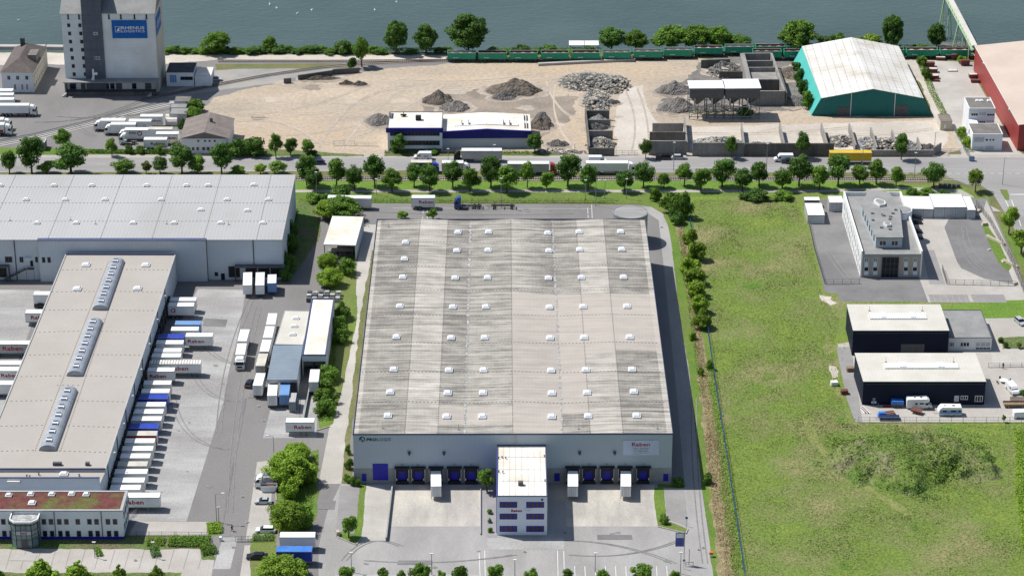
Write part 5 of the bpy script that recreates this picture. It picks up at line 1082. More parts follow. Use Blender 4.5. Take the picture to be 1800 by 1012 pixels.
        mb = MB().add(vs, fs); o = mb.obj(name, m); o.location = c; tag(o, lab, 'heap', group); return o
    HP = [('dark brown tall soil heap, the largest in mid yard', 905,160,88,4.6,'earth',1,.6),('lower dark heap overlapping the largest soil heap', 886,172,44,2.2,'earth_grey',2,.6),('clawed dark soil heap left of mid yard', 770,178,48,4,'earth',3,.8),('loose grey heap right of the clawed soil heap', 800,190,52,2.4,'earth_grey',4,.8),
     ('grey heap tucked behind the left office wall', 668,214,48,3,'earth_grey',5,.9),('small dark heap below the retaining wall, left one', 610,148,26,1.5,'earth',6,.5),('small dark heap below the retaining wall, right one', 633,149,26,1.5,'earth',7,.5),('flat brown heap along the retaining wall', 563,139,66,1.3,'earth',8,.25),
     ('brown heap right of the blue fascia hall', 950,222,42,3.4,'earth',9,.9),('small grey top heap behind the brown heap', 953,211,30,3,'earth_grey',10,.8),('flat dark heap near the road tree', 981,255,36,2,'earth_grey',11,.6),
     ('wide grey earth heap left of the hoppers, upper', 1186,160,62,3.6,'earth_grey',12,.7),('wide grey earth heap left of the hoppers, lower', 1190,190,68,3.8,'earth_grey',13,.7),('long dark heap under the hoppers', 1260,192,90,2.2,'earth_grey',14,.35),('grey heap squeezed between bunker and turquoise hall', 1395,180,40,2.6,'earth_grey',15,1),('brown heap between bunker and turquoise hall, rear', 1390,130,42,2,'earth',16,1.3)]
    for a in HP: heap(*a[:7], asp=a[7])
    RP = [('big round heap of grey rubble in the middle of the yard', 1032,143,82,2.6,'rubble',21,.75),('grey slab rubble right of the round rubble heap', 1073,146,44,1.6,'rubble',22,1),('rubble tongue leading to the narrow bays', 1048,175,46,1.8,'rubble',23,1.3),('small dark rubble heap beside the rubble tongue', 1080,181,20,1,'rubble',24,.8),
     ('pale sand heap in the narrow bay', 1050,214,38,2.6,'rubble_pale',25,.7),('rubble behind the clean grey cross wall', 1050,226,40,1.8,'rubble',26,.6),('dark rubble in the bay nearest the road', 1058,256,46,2.2,'rubble',27,.9),('white rubble and rags behind the long roadside wall', 1262,252,90,1.9,'rubble_pale',28,.45),
     ('low pale rubble strip in the empty bay', 1342,256,66,.9,'rubble_pale',29,.3),('dark stone heap in the third bay', 1475,248,46,1.6,'rubble',30,.9),('pale stone heap in the fourth bay', 1523,252,44,1.7,'rubble_pale',31,1),('grey stones between fifth and sixth dividers', 1560,256,42,1.8,'rubble',32,1),('pale stones right of the sixth divider', 1596,258,44,1.7,'rubble_pale',33,.9),
     ('concrete block pile left of the bunker', 1275,124,60,3.4,'rubble',34,.7),('scrap and glass heap by the yard gate', 1632,260,30,1.2,'rubble',35,.8),('small grey heap under the middle stepped wall', 1195,250,22,1.2,'rubble',36,.6)]
    for a in RP: heap(*a[:7], asp=a[7], rough=.7, n=42, group='rubble heaps')
    # loose stones around rubble: one uncountable scatter
    mb = MB(); r_ = random.Random(5)
    for (cx, cy, sx, sy, n_) in ((1032,145,50,16,700),(1080,150,30,16,260),(1050,180,24,22,360),(1055,255,24,14,260),(1262,256,44,8,420),(1275,126,32,13,260),(1560,256,50,12,420),(1480,250,24,10,200),(1000,268,40,3,90),(1340,262,34,3,100),(970,266,30,4,60)):
        for _ in range(n_):
            a, d = r_.uniform(0, 6.28), math.sqrt(r_.random()); p = P(cx+sx*d*math.cos(a), cy+sy*d*math.sin(a)); s_ = r_.uniform(.15, .5); z = max(0, 2.4*(1-d))*(.9 if n_ > 150 else .2)
            M3 = Matrix.Rotation(r_.uniform(0, 3), 3, 'Z') @ Matrix.Rotation(r_.uniform(-.6, .6), 3, 'X'); v = [M3 @ Vector((x*s_*r_.uniform(.6,1.6), y*s_, zz*s_*.6))+p+Vector((0,0,z)) for zz in (-1,1) for x, y in ((-1,-1),(1,-1),(1,1),(-1,1))]
            mb.add(v, [(3,2,1,0),(4,5,6,7),(0,1,5,4),(1,2,6,5),(2,3,7,6),(3,0,4,7)], r_.choice((0,0,1)))
    o = mb.obj('loose_stones', ['rubble', 'stone']); o['kind'] = 'stuff'
yard_works()
# ---------------------------------------------------------------- vehicles (front = +x)
def wheel(parent, x, y, r=.5, wd=.35, name='wheel'):
    s = 1 if y > 0 else -1
    MB().tube((x, y-wd*s, r), (x, y, r), r, 14, 0).tube((x, y+.001*s, r), (x, y+.03*s, r), r*.55, 10, 1).obj(name, ['rubber', 'steel'], parent)
def lamps(parent, x, y, z, m='lamp_glow', name='headlight', sx=.04):
    for s in (-1, 1): MB().box(x, x+sx, s*y-.18, s*y+.18, z-.1, z+.12).obj(name, m, parent)
def box_body(root, x0, x1, z0, z1, m, name='box_body', w=1.25, ribs=False, roof=None, door=True, stripe=None):
    b = MB().box(x0, x1, -w, w, z0, z1).obj(name, m, root)
    k = MB(); e = .05
    k.box(x0-.02, x1+.02, -w-.03, -w-.002, z1-.12, z1+.03).box(x0-.02, x1+.02, w+.002, w+.03, z1-.12, z1+.03).box(x0-.02, x1+.02, -w-.03, -w-.002, z0, z0+.14).box(x0-.02, x1+.02, w+.002, w+.03, z0, z0+.14).box(x0-.03, x0-.003, -w, w, z1-.12, z1+.03).box(x1+.003, x1+.03, -w, w, z1-.12, z1+.03)
    k.obj('frame_rail', stripe or 'box_grey', b)
    if roof: MB().box(x0+.05, x1-.05, -w+.05, w-.05, z1+.003, z1+.02).obj('roof_panel', roof, b)
    if ribs:
        k = MB(); n = int((x1-x0)/.75)
        for i in range(n): k.box(x0+.15+i*(x1-x0-.3)/n, x0+.5+i*(x1-x0-.3)/n, -w+.15, w-.15, z1+.021, z1+.04)
        k.obj('roof_rib', 'render_beige', b)
    if door:
        k = MB()
        for y in (-.7, -.3, .3, .7): k.tube((x0-.06,y,z0+.15), (x0-.06,y,z1-.15), .025, 5)
        k.box(x0-.04, x0-.031, -.02, .02, z0, z1); k.obj('door_bar', 'steel_dark', b)
    return b
def legs(root, x0, x1, z0, y=1.15):
    for x in (x0+.9, x1-.9):
        for s in (-1, 1): MB().tube((x,s*y,0), (x,s*y,z0), .07, 6).box(x-.14, x+.14, s*y-.14, s*y+.14, 0, .05).obj('leg', 'steel', root)
def chassis(root, x0, x1, z1, axles, name='chassis'):
    MB().box(x0, x1, -.55, -.35, z1-.3, z1-.01).box(x0, x1, .35, .55, z1-.3, z1-.01).box(x0, x0+.2, -1.1, 1.1, z1-.35, z1-.01).box(x0+.21, x1, -.34, .34, z1-.2, z1-.1).obj(name, 'chassis', root)
    for a in axles:
        for s in (-1, 1): wheel(root, a, s*1.22)
    MB().box(x0-.03, x0-.002, -1.1, -.7, z1-.5, z1-.36).box(x0-.03, x0-.002, .7, 1.1, z1-.5, z1-.36).obj('tail_light', 'cab_red', root)
def cab(root, x, m='box_white', hi=3.5, sleeper=True, back=2.1):
    # x = front of the cab
    b = x-back
    c = MB().prof([(b,.95),(x-.05,.45),(x,.9),(x-.06,1.75),(x-.38,hi-.55),(x-.75,hi-.2),(b,hi)], -1.2, 1.2).prof([(b,hi+.001),(x-.8,hi+.001),(x-1.15,hi+.22),(b,hi+.42)], -1.0, 1.0).obj('cab', m, root)
    MB().quad((x-.05,-1.1,1.8), (x-.05,1.1,1.8), (x-.345,1.05,hi-.62), (x-.345,-1.05,hi-.62)).obj('windscreen', 'glass', c)
    for s in (-1, 1):
        y = s*1.21; MB().quad((x-.3,y,1.8), (x-1.25,y,1.8), (x-1.25,y,2.6), (x-.55,y,2.6)).obj('side_window', 'glass', c)
        MB().box(x-.25, x-.1, s*1.28, s*1.5, 1.9, 2.6).obj('mirror', 'black', c)
    MB().box(x+.002, x+.05, -1.1, 1.1, .45, .85).obj('bumper', 'black' if m != 'box_white' else 'box_grey', c); lamps(c, x+.01, .85, 1.0)
    MB().box(x-.02, x+.02, -.7, .7, 1.05, 1.5).obj('grille', 'black', c)
def V(p0, p1, z0=0.0):   # rear and front centre pixels at height z0 -> centre, heading, length
    a, b = P(*p0, z0), P(*p1, z0); c = (a+b)/2; c.z = 0; return c, math.atan2(b.y-a.y, b.x-a.x), (b-a).length
def raben(root, face, u, z0, L, off, sm=True, m='txt_red'):
    """red company lettering on a long side; face F = side looking -y, u along +x"""
    text('Raben', m, root, face, u, z0, L, L*.155, off, .045)
def cont(lab, p0, p1, m='box_white', base='chassis', L=None, letter=None, roof=None, ribs=False, stripe=None, zt=3.95, door=True, name='swap_body', cat='swap body', group='swap bodies at the cross dock', side=None, txt='Raben', dup_=None, z0=1.15):
    c, a, l = V(p0, p1, zt); L = L or l; r = thing(name, lab, cat, c, a, group); x0, x1 = -L/2, L/2
    b = box_body(r, x0, x1, z0, zt, m, roof=roof, ribs=ribs, door=door, stripe=stripe)
    if base == 'legs': legs(r, x0, x1, z0)
    elif base == 'chassis': chassis(r, x0, x1, z0, (x0+1.3, x0+2.5) if L < 9 else (x0+1.6, x0+2.9, x0+4.2))
    if base == 'chassis' and L > 9: MB().box(x1-3, x1-2.8, -.9, -.7, 0, z0).box(x1-3, x1-2.8, .7, .9, 0, z0).obj('landing_leg', 'steel', r)
    if letter:
        f = abs(a) < 1.6   # heading roughly +x: side looking -y is towards the camera
        u = x0+L*letter[0]; w_ = L*letter[1]; h_ = w_*.235; zz = z0+(zt-z0)*.34
        if f: text(txt, letter[2] if len(letter) > 2 else 'txt_red', b, 'F', u, zz, w_, h_, -1.285, .022)
        else: text(txt, letter[2] if len(letter) > 2 else 'txt_red', b, 'K', x1-L*letter[0], zz, w_, h_, 1.285, .022)
        if txt == 'Raben' and f: text('Fresh Logistics', 'txt_grey', b, 'F', x0+L*(.06 if letter[0] > .2 else .72), zz+.25, L*.2, .22, -1.285, .0)
    if side: MB().box(x0+.02, x1-.02, -1.262, -1.252, z0+.15, zt-.13).obj('side_curtain', side, b)
    return r
def docks():
    n = [0]
    def q(x0, x1, y, m='box_white', lab='', **k): return cont(lab, (x0, y), (x1, y), m, **k)
    # east side of the cross dock, north to south
    q(299, 345, 525.5, lab='white swap body at the north end of the east dock row', base='legs')
    r = q(296, 341, 535, lab='white box with small red emblem, second from the north end of the east dock', base='chassis'); b = r.children[0]
    k = MB(); n_ = 14; x0 = -r.children[0].dimensions.x/2+.4
    for i in range(n_):
        a, c = .7+i*4.9/n_, .7+(i+1)*4.9/n_; k.quad(*[(x0+1+rr*math.cos(t), -1.285, 2.7+rr*math.sin(t)) for rr, t in ((.65,a),(.42,a),(.42,c),(.65,c))])
    k.box(x0+1.35, x0+1.6, -1.29, -1.286, 2.1, 3.3); k.obj('emblem', 'txt_red', b)
    q(308, 353, 567, 'box_light_blue', 'light blue swap body, the only pale blue one at the east dock', base='chassis')
    q(301, 349, 577.5, lab='white swap body with dark lettering just below the pale blue one', base='chassis', letter=(.08,.5,'txt_black'))
    q(276, 324, 590.5, 'box_blue', 'dark blue swap body behind the white Raben lettered box on legs'.replace('Raben lettered ', ''), base='chassis')
    q(326.5, 374, 588.3, lab='white swap body with red lettering standing free on its support legs east of the dock', base='legs', letter=(.09,.6), stripe='txt_green')
    q(275, 322.5, 601, lab='white swap body directly below the dark blue one at the north dock', base='chassis')
    q(271, 319, 615, lab='white swap body third above the ribbed roofed trailer', base='chassis'); q(267, 318, 624, lab='white swap body right above the ribbed roofed trailer', base='chassis')
    q(264, 352, 636, 'box_white', 'long white trailer with beige ribbed roof and red lettering at the east dock', base='chassis', ribs=True, letter=(.40,.36), stripe='txt_green', name='trailer', cat='trailer', L=13.6)
    q(259.6, 307, 649, lab='white swap body with red lettering in front of the ribbed roofed trailer', letter=(.09,.6), stripe='txt_green')
    cs = [(253,301,672,'box_white','first white box south of the red lettered pair'),(249,298,686.5,'box_white','white box directly north of the upper small blue box'),(243,295,696.5,'box_blue','blue box between two white ones, upper of the two southern blue boxes'),
      (239,291,710,'box_white','white box directly south of the upper blue box'),(235,287,722.5,'box_white','white box midway between the two southern blue boxes'),(231,284,735,'box_white','white box directly north of the lower blue box'),(227,278,748,'box_blue','lower of the two southern blue boxes at the east dock'),
      (223,276,761,'box_white','pale box with dark red sides at the east dock'),(220,272,774,'box_white','white box directly south of the red sided one'),(215,269,787.5,'box_white','second white box south of the red sided one'),(212,264,800.5,'box_white','white box north of the beige grey one'),
      (207,259,814.5,'box_dirty','dull beige grey box in the southern dock row'),(202,259,828,'box_white','white box directly south of the beige grey one'),(197,254,843,'box_white','second white box south of the beige grey one'),(194,247,856,'box_white','last short white box before the lettered trailer at the south end')]
    for x0, x1, y, m, lab in cs: q(x0, x1, y, m, lab, side='box_red' if 'dark red' in lab else None, roof='box_dirty' if 'dark red' in lab else None)
    q(200, 274.5, 869.5, lab='white red lettered trailer beside the planted roof office', letter=(.28,.40), stripe='txt_green', name='trailer', cat='trailer', L=12)
    # west side
    q(59.5, 108, 515, lab='white box with red emblem at the west dock, northernmost', base='chassis'); 
    q(45, 95, 547, lab='white box with red lettering at the west dock, second from north', letter=(.2,.6), stripe='txt_green', base='legs')
    q(-30, 53, 601.5, 'box_grey', 'long cream roofed trailer with red lettering and shade painted into its grey side at the west dock', roof='white_roof', stripe='txt_green', letter=(.43,.4,'txt_red'), name='trailer', cat='trailer', L=13.6)  # shade on the trailer side is put into the grey body colour
    q(7, 40, 637, lab='white box above the lettered one at the southern west dock', L=7.4); q(1, 34, 648, lab='white box with red lettering at the southern west dock', letter=(.2,.6), L=7.4, stripe='txt_green'); q(-20, 23, 672, lab='southernmost white box at the west dock, plain', L=7.4)
    # rear of the three warehouse docks (pointing towards the camera)
    for x, m, lab in ((435,'box_white','left white trailer backed to the big grey warehouse dock'),(457,'box_white','middle white trailer backed to the big grey warehouse dock'),(478,'box_light_blue','blue fronted box at the right warehouse dock')):
        cont(lab, (x+.4,480), (x-.4,500), m, L=9 if m == 'box_white' else 6, group='trailers at the grey warehouse', roof='white_cool')
    # hall docks
    for x, lab, tx in ((766.5,'white swap body docked left of the office block',None),(1007,'white swap body docked just right of the office block, with dark letters on its end','x'),(1100,'white swap body docked at the fourth right door of the hall',None)):
        r = cont(lab, (x, 853.5), (x+(0 if x > 900 else -.6), 828), 'box_white', base='legs', L=7.8, group='swap bodies docked at the hall', name='swap_body')
    # line of boxes west of the workshop
    for p0, p1, m, lab in (((479.5,550),(475.5,571),'box_white','northernmost white box in the line beside the workshop'),((475,572.5),(470,594),'box_white','second white box in the line beside the workshop'),((469.5,596),(464,618),'box_white','third white box in the line beside the workshop'),((463.5,619),(456.5,645),'box_dirty','rust streaked box in the line beside the workshop'),((459,654),(452,679),'box_white','separate white box with green sill nearest the dark car')):
        cont(lab, p1, p0, m, L=7.45, group='boxes parked beside the workshop', stripe='txt_green' if 'green' in lab else None)
    cont('rear white box under the canopy edge, beside the blue one', (478,696), (480,672), 'box_white', group='boxes under the canopy', L=7.45, stripe='txt_green'); cont('light blue box under the canopy edge', (499,695), (502,670), 'box_light_blue', group='boxes under the canopy', L=7.45)
    cont('white box standing in the dark bay of the narrow white roofed hall', (551,672), (554,648), 'box_white', group=None, L=7.45)
    cont('white swap body with red lettering on legs at the south end of the loading pad', (502.5,738), (552.5,738), 'box_white', base='legs', letter=(.30,.6), stripe='txt_green', group=None)
    # north yard
    cont('long white lettered trailer partly behind the big tree at the north yard edge', (577,345.5), (652,346.5), 'box_white', letter=(.42,.28), stripe='txt_green', name='trailer', cat='trailer', L=13.4, group=None)
    cont('white red lettered drawbar box trailer on the north yard line', (723.5,345.5), (764.5,345.5), 'box_white', letter=(.32,.62), stripe='txt_green', name='box_trailer', cat='trailer', group=None)
    cont('white box trailer parked upper of two beside the small plaza hedge', (495,939), (551,939), 'box_white', group=None, L=8.2); 
    r = cont('blue curtain trailer with pale oval emblem beside the plaza hedge', (489.5,964), (545,964), 'box_blue', group=None, L=8.2, roof='tarp_blue', name='trailer', cat='trailer'); b = r.children[0]; k = MB()
    k.add([(-2+1.3*math.cos(i*.4488), -1.285, 2.9+.42*math.sin(i*.4488)) for i in range(14)], [list(range(14))]); k.obj('oval_emblem', 'box_grey', b)
    # tandem out on the yard
    cont('front white box of the road train standing alone in the depot yard', (431,578), (425,600), 'box_white', L=7.45, group=None, name='box_trailer', cat='trailer')
    r = thing('box_truck', 'white box truck of the road train, nearest the camera in the depot yard', 'truck', *V((426,600), (421,627), 3.9)[:2]); box_body(r, -3.6, 3.4, 1.15, 3.9, 'box_white'); chassis(r, -3.6, 4.5, 1.1, (-2.2,-1, 3.9)); cab(r, 5.6, 'box_white', 3.2)
docks()
def semi(lab, p0, p1, cabm='box_white', bodym='box_white', lt=None, L=16.2, z0=0, group=None, side=None, name='semi_truck', roof=None):
    c, a, l = V(p0, p1, z0); r = thing(name, lab, 'truck', c, a, group); x0, x1 = -L/2, L/2
    tx = x1-2.5; b = box_body(r, x0, tx, 1.15, 3.95, bodym, stripe='box_grey', roof=roof)
    chassis(r, x0, tx-1, 1.1, (x0+1.6, x0+2.9, x0+4.2)); MB().box(tx-4.2, x1-.4, -.5, .5, .6, 1.05).obj('tractor_frame', 'chassis', r)
    for ax in (tx-1.4, x1-1.3):
        for s in (-1, 1): wheel(r, ax, s*1.22)
    cab(r, x1, cabm, 3.35); MB().box(x0+5.5, tx-4, -1.2, -1.1, .5, 1.0).box(x0+5.5, tx-4, 1.1, 1.2, .5, 1.0).obj('side_guard', 'steel', r)
    if lt:
        for (s, u, w_, h_, m, dz) in lt:
            f = math.cos(a) > 0; text(s, m, b, 'F' if f else 'K', x0+(tx-x0)*u if f else tx-(tx-x0)*u, 1.9+dz, w_, h_, -1.285 if f else 1.285, .03)
    return r
def rigid(lab, p0, p1, cabm='box_white', bodym='box_white', L=9.5, lt=None, group=None, roof=None):
    c, a, l = V(p0, p1); r = thing('box_truck', lab, 'truck', c, a, group); x0, x1 = -L/2, L/2; tx = x1-2.2
    b = box_body(r, x0, tx, 1.1, 3.8, bodym, roof=roof); chassis(r, x0, x1-.5, 1.05, (x0+2.0,)); 
    for s in (-1, 1): wheel(r, x1-1.2, s*1.2)
    cab(r, x1, cabm, 3.0)
    if lt:
        f = math.cos(a) > 0
        for (s, u, w_, h_, m, dz) in lt: text(s, m, b, 'F' if f else 'K', x0+(tx-x0)*u if f else tx-(tx-x0)*u, 1.9+dz, w_, h_, -1.285 if f else 1.285, .03)
    return r, b
def emb(b, x, z, r_, m, y=-1.287, n=6):
    k = MB()
    for i in range(n):
        a, c = 2*math.pi*i/n+.3, 2*math.pi*(i+1)/n+.3; k.quad(*[(x+q*math.cos(t), y, z+q*math.sin(t)) for q, t in ((r_,a),(r_*.72,a),(r_*.72,c),(r_,c))])
    k.obj('emblem', m, b)
def trucks():
    # main road
    semi('silver curtain semi truck with black cab heading left by the blue fascia hall', (883,283), (797,283), 'black', 'box_grey', [('ROADWAYS', .58, 3.6, .45, 'txt_grey', .8)][:0], L=15.4, roof='white')
    semi('grey sided semi truck with dark red cab heading right between roadside trees', (893,306), (978,306), 'cab_red', 'box_grey', L=15.6, roof='white')
    semi('all white semi truck heading right on the main road', (1030,305), (1117,305), 'white', 'white', L=15.8)
    rigid('white box truck with white cab half hidden by the roadside tree', (778,304), (826,304), 'white', 'box_grey', 9, roof='white'); rigid('dark blue sided truck with cream roof half hidden by the roadside trees', (722,303), (772,303), 'box_blue', 'box_navy', 9, roof='box_dirty')
    r = cont('long plain yellow trailer parked on the road by the low wall', (1458,266.5), (1532,266.5), 'box_yellow', name='trailer', cat='trailer', L=13.4, group=None)
    # blue tractor with empty swap chassis and trailer
    c, a, l = V((846,366), (800,366)); r = thing('chassis_truck', 'bright blue cab truck with bare swap body frame on the north yard line', 'truck', c, a); x1 = 4.3
    cab(r, x1, 'car_blue', 3.5); MB().box(-4.2, 2.2, -.5, -.3, .75, 1.0).box(-4.2, 2.2, .3, .5, .75, 1.0).box(-4.2, -4, -1.2, 1.2, .8, 1.1).box(-1, -.8, -1.2, 1.2, .8, 1.1).box(1.6, 1.8, -1.2, 1.2, .8, 1.1).obj('frame', 'chassis', r); MB().box(.2, 1.5, -1.15, -.6, .45, 1.0).obj('fuel_tank', 'steel', r); MB().box(.2, 1.5, .6, 1.15, .45, 1.0).obj('fuel_tank', 'steel', r)
    for ax in (3.0, -2.0, -3.3):
        for s in (-1, 1): wheel(r, ax, s*1.2)
    c, a, l = V((906,366), (862,366)); r = thing('chassis_trailer', 'bare drawbar frame trailer behind the blue cab truck', 'trailer', c, a)
    MB().box(-3.7, 3.6, -.5, -.3, .85, 1.1).box(-3.7, 3.6, .3, .5, .85, 1.1).box(-3.7, -3.5, -1.2, 1.2, .9, 1.2).box(3.4, 3.6, -1.2, 1.2, .9, 1.2).box(-.1, .1, -1.2, 1.2, .9, 1.2).tube((3.6,-.5,.8), (5.2,0,.7), .06, 5).tube((3.6,.5,.8), (5.2,0,.7), .06, 5).obj('frame', 'chassis', r)
    for ax in (-2.7, 2.6):
        for s in (-1, 1): wheel(r, ax, s*1.2)
    # silo yard
    semi('white semi truck with small dark lettering facing right on the silo yard', (4,203), (59,203), 'white', 'white', [('K.L.N.', .1, 1.6, .35, 'txt_black', .9)][:0], L=13)
    cont('upper white trailer at the left photo edge by the canal house', (-20,158), (19,158), 'box_white', group='trailers at the left photo edge', L=9); cont('middle white trailer at the left photo edge by the canal house', (-20,165.5), (21,165.5), 'box_white', group='trailers at the left photo edge', L=9); cont('lower white trailer at the left photo edge behind the semi', (-22,173.5), (24,173.5), 'box_white', group='trailers at the left photo edge', L=9)
    semi('white cab truck with box cut by the left photo edge, rear one', (-45,228), (16,228), 'white', 'white', L=13.5); r = semi('white cab truck with red lower side cut by the left photo edge, front one', (-45,237), (18,237), 'white', 'white', L=13.5); MB().box(-6.7, 4, -1.3, -1.288, 1.3, 2.2).obj('side_band', 'cab_red', r)
    # the group behind the hedge
    r, b = rigid('leftmost white truck with black DPD lettering behind the hedge'.replace('DPD ', ''), (219,229), (169,229), 'white', 'white', 10.5, [('DPD', .30, 1.9, .75, 'txt_black', .6)])
    r, b = rigid('second white truck of the hedge group with small blue lettering', (237,236), (187,236), 'white', 'white', 10.5, [('Pantbridge', .22, 2.8, .4, 'txt_grey', .6)][:0])
    r, b = rigid('white truck with big black lettering and red ringed cube emblem', (262,245.5), (212,245.5), 'white', 'white', 10.5, [('DPD', .18, 2.3, .8, 'txt_black', .5)]); emb(b, -1.9, 2.6, .85, 'txt_black', 1.287); emb(b, -1.9, 2.6, 1.1, 'txt_red', 1.289, 3)
    semi_c = thing('tractor_unit', 'bare white tractor unit at the front of the hedge group', 'truck', *V((232,253), (217,253))[:2]); cab(semi_c, 2.6, 'white', 3.3); MB().box(-3, .4, -.5, .5, .7, 1.0).obj('frame', 'chassis', semi_c)
    for ax in (1.4, -2):
        for s in (-1, 1): wheel(semi_c, ax, s*1.2)
    G_ = 'boxes parked behind the hedge'
    cont('rearmost white box with red lettering in the hedge group', (246.5,203), (286,203), 'box_white', letter=(.42,.5), stripe='txt_green', group=G_)
    r = cont('white box with small red round emblem in the hedge group', (226.5,211.5), (266,211.5), 'box_white', group=G_); emb(r.children[0], 1.6, 2.5, .5, 'txt_red')
    cont('dirty roofed box with red letters behind the lettered white truck', (261,225.5), (303,225.5), 'box_white', roof='box_dirty', letter=(.3,.5), group=G_)
    cont('right white box with red lettering in the hedge group', (274,233.5), (314,233.5), 'box_white', letter=(.32,.6), stripe='txt_green', group=G_); cont('front white box with red lettering nearest the hedge', (253,243.5), (293.5,243.5), 'box_white', letter=(.3,.6), stripe='txt_green', group=G_)
    for p, lab in (((302,214),'upper pale tarpaulin covered load by the sheds'),((302,220),'lower pale tarpaulin covered load by the sheds')):
        s = thing('covered_load', lab, 'load', P(*p)); MB().profx([(-1.2,0),(-1.2,1.6),(-.7,2.4),(0,2.7),(.7,2.4),(1.2,1.6),(1.2,0)], -1.9, 1.9).obj('tarpaulin', 'white_roof', s); MB().box(-2, 2, -1.3, 1.3, -.0, .2).obj('skid', 'chassis', s)
trucks()
def car(lab, p, ang, m, L=4.5, h=1.45, w=.9, group=None, estate=False, z=0, name='parked_car'):
    r = thing(name, lab, 'car', P(*p), ang, group); r.location.z = z; x0, x1 = -L/2, L/2
    pts = [(x0+.05,.3),(x1-.1,.3),(x1,.55),(x1-.12,.78),(x1-1.15,.95),(x0+.25,.98),(x0,.85)]
    b = MB().prof(pts, -w, w).obj('body', m, r)
    rx = x0+.3 if estate else x0+.75
    t = MB(); gy, ty = w-.04, w-.2
    v = [(rx,-gy,.96),(x1-1.1,-gy,.96),(x1-1.1,gy,.96),(rx,gy,.96),(rx+.35,-ty,h),(x1-1.95,-ty,h),(x1-1.95,ty,h),(rx+.35,ty,h)]
    t.add(v, [(0,1,5,4),(1,2,6,5),(2,3,7,6),(3,0,4,7)]).obj('window_band', 'glass', r)
    MB().box(rx+.33, x1-1.93, -ty, ty, h+.001, h+.04).obj('roof', m, r)
    for ax in (x0+.85, x1-.9):
        for s in (-1, 1): wheel(r, ax, s*(w+.01), .33, .2)
    lamps(r, x1-.06, w-.25, .68); lamps(r, x0-.02, w-.25, .75, 'cab_red', 'tail_light'); return r
def van(lab, p, ang, m='car_white', L=5.8, h=2.5, group=None):
    r = thing('van', lab, 'van', P(*p), ang, group); x0, x1 = -L/2, L/2
    MB().prof([(x0,.35),(x1-.1,.35),(x1,.75),(x1-.35,1.15),(x1-.95,1.3),(x1-1.7,h-.1),(x1-2.0,h),(x0+.1,h),(x0,h-.2)], -1, 1).obj('body', m, r)
    MB().quad((x1-.96,-.9,1.32),(x1-.96,.9,1.32),(x1-1.66,.85,h-.2),(x1-1.66,-.85,h-.2)).obj('windscreen', 'glass', r).location.x = .012
    for s in (-1, 1): MB().quad((x1-1.15,s*1.01,1.3),(x1-2.2,s*1.01,1.3),(x1-2.2,s*1.01,1.95),(x1-1.6,s*1.01,1.95)).obj('side_window', 'glass', r)
    for ax in (x0+1.1, x1-1.0):
        for s in (-1, 1): wheel(r, ax, s*1.01, .38, .25)
    lamps(r, x1-.05, .75, .85); return r
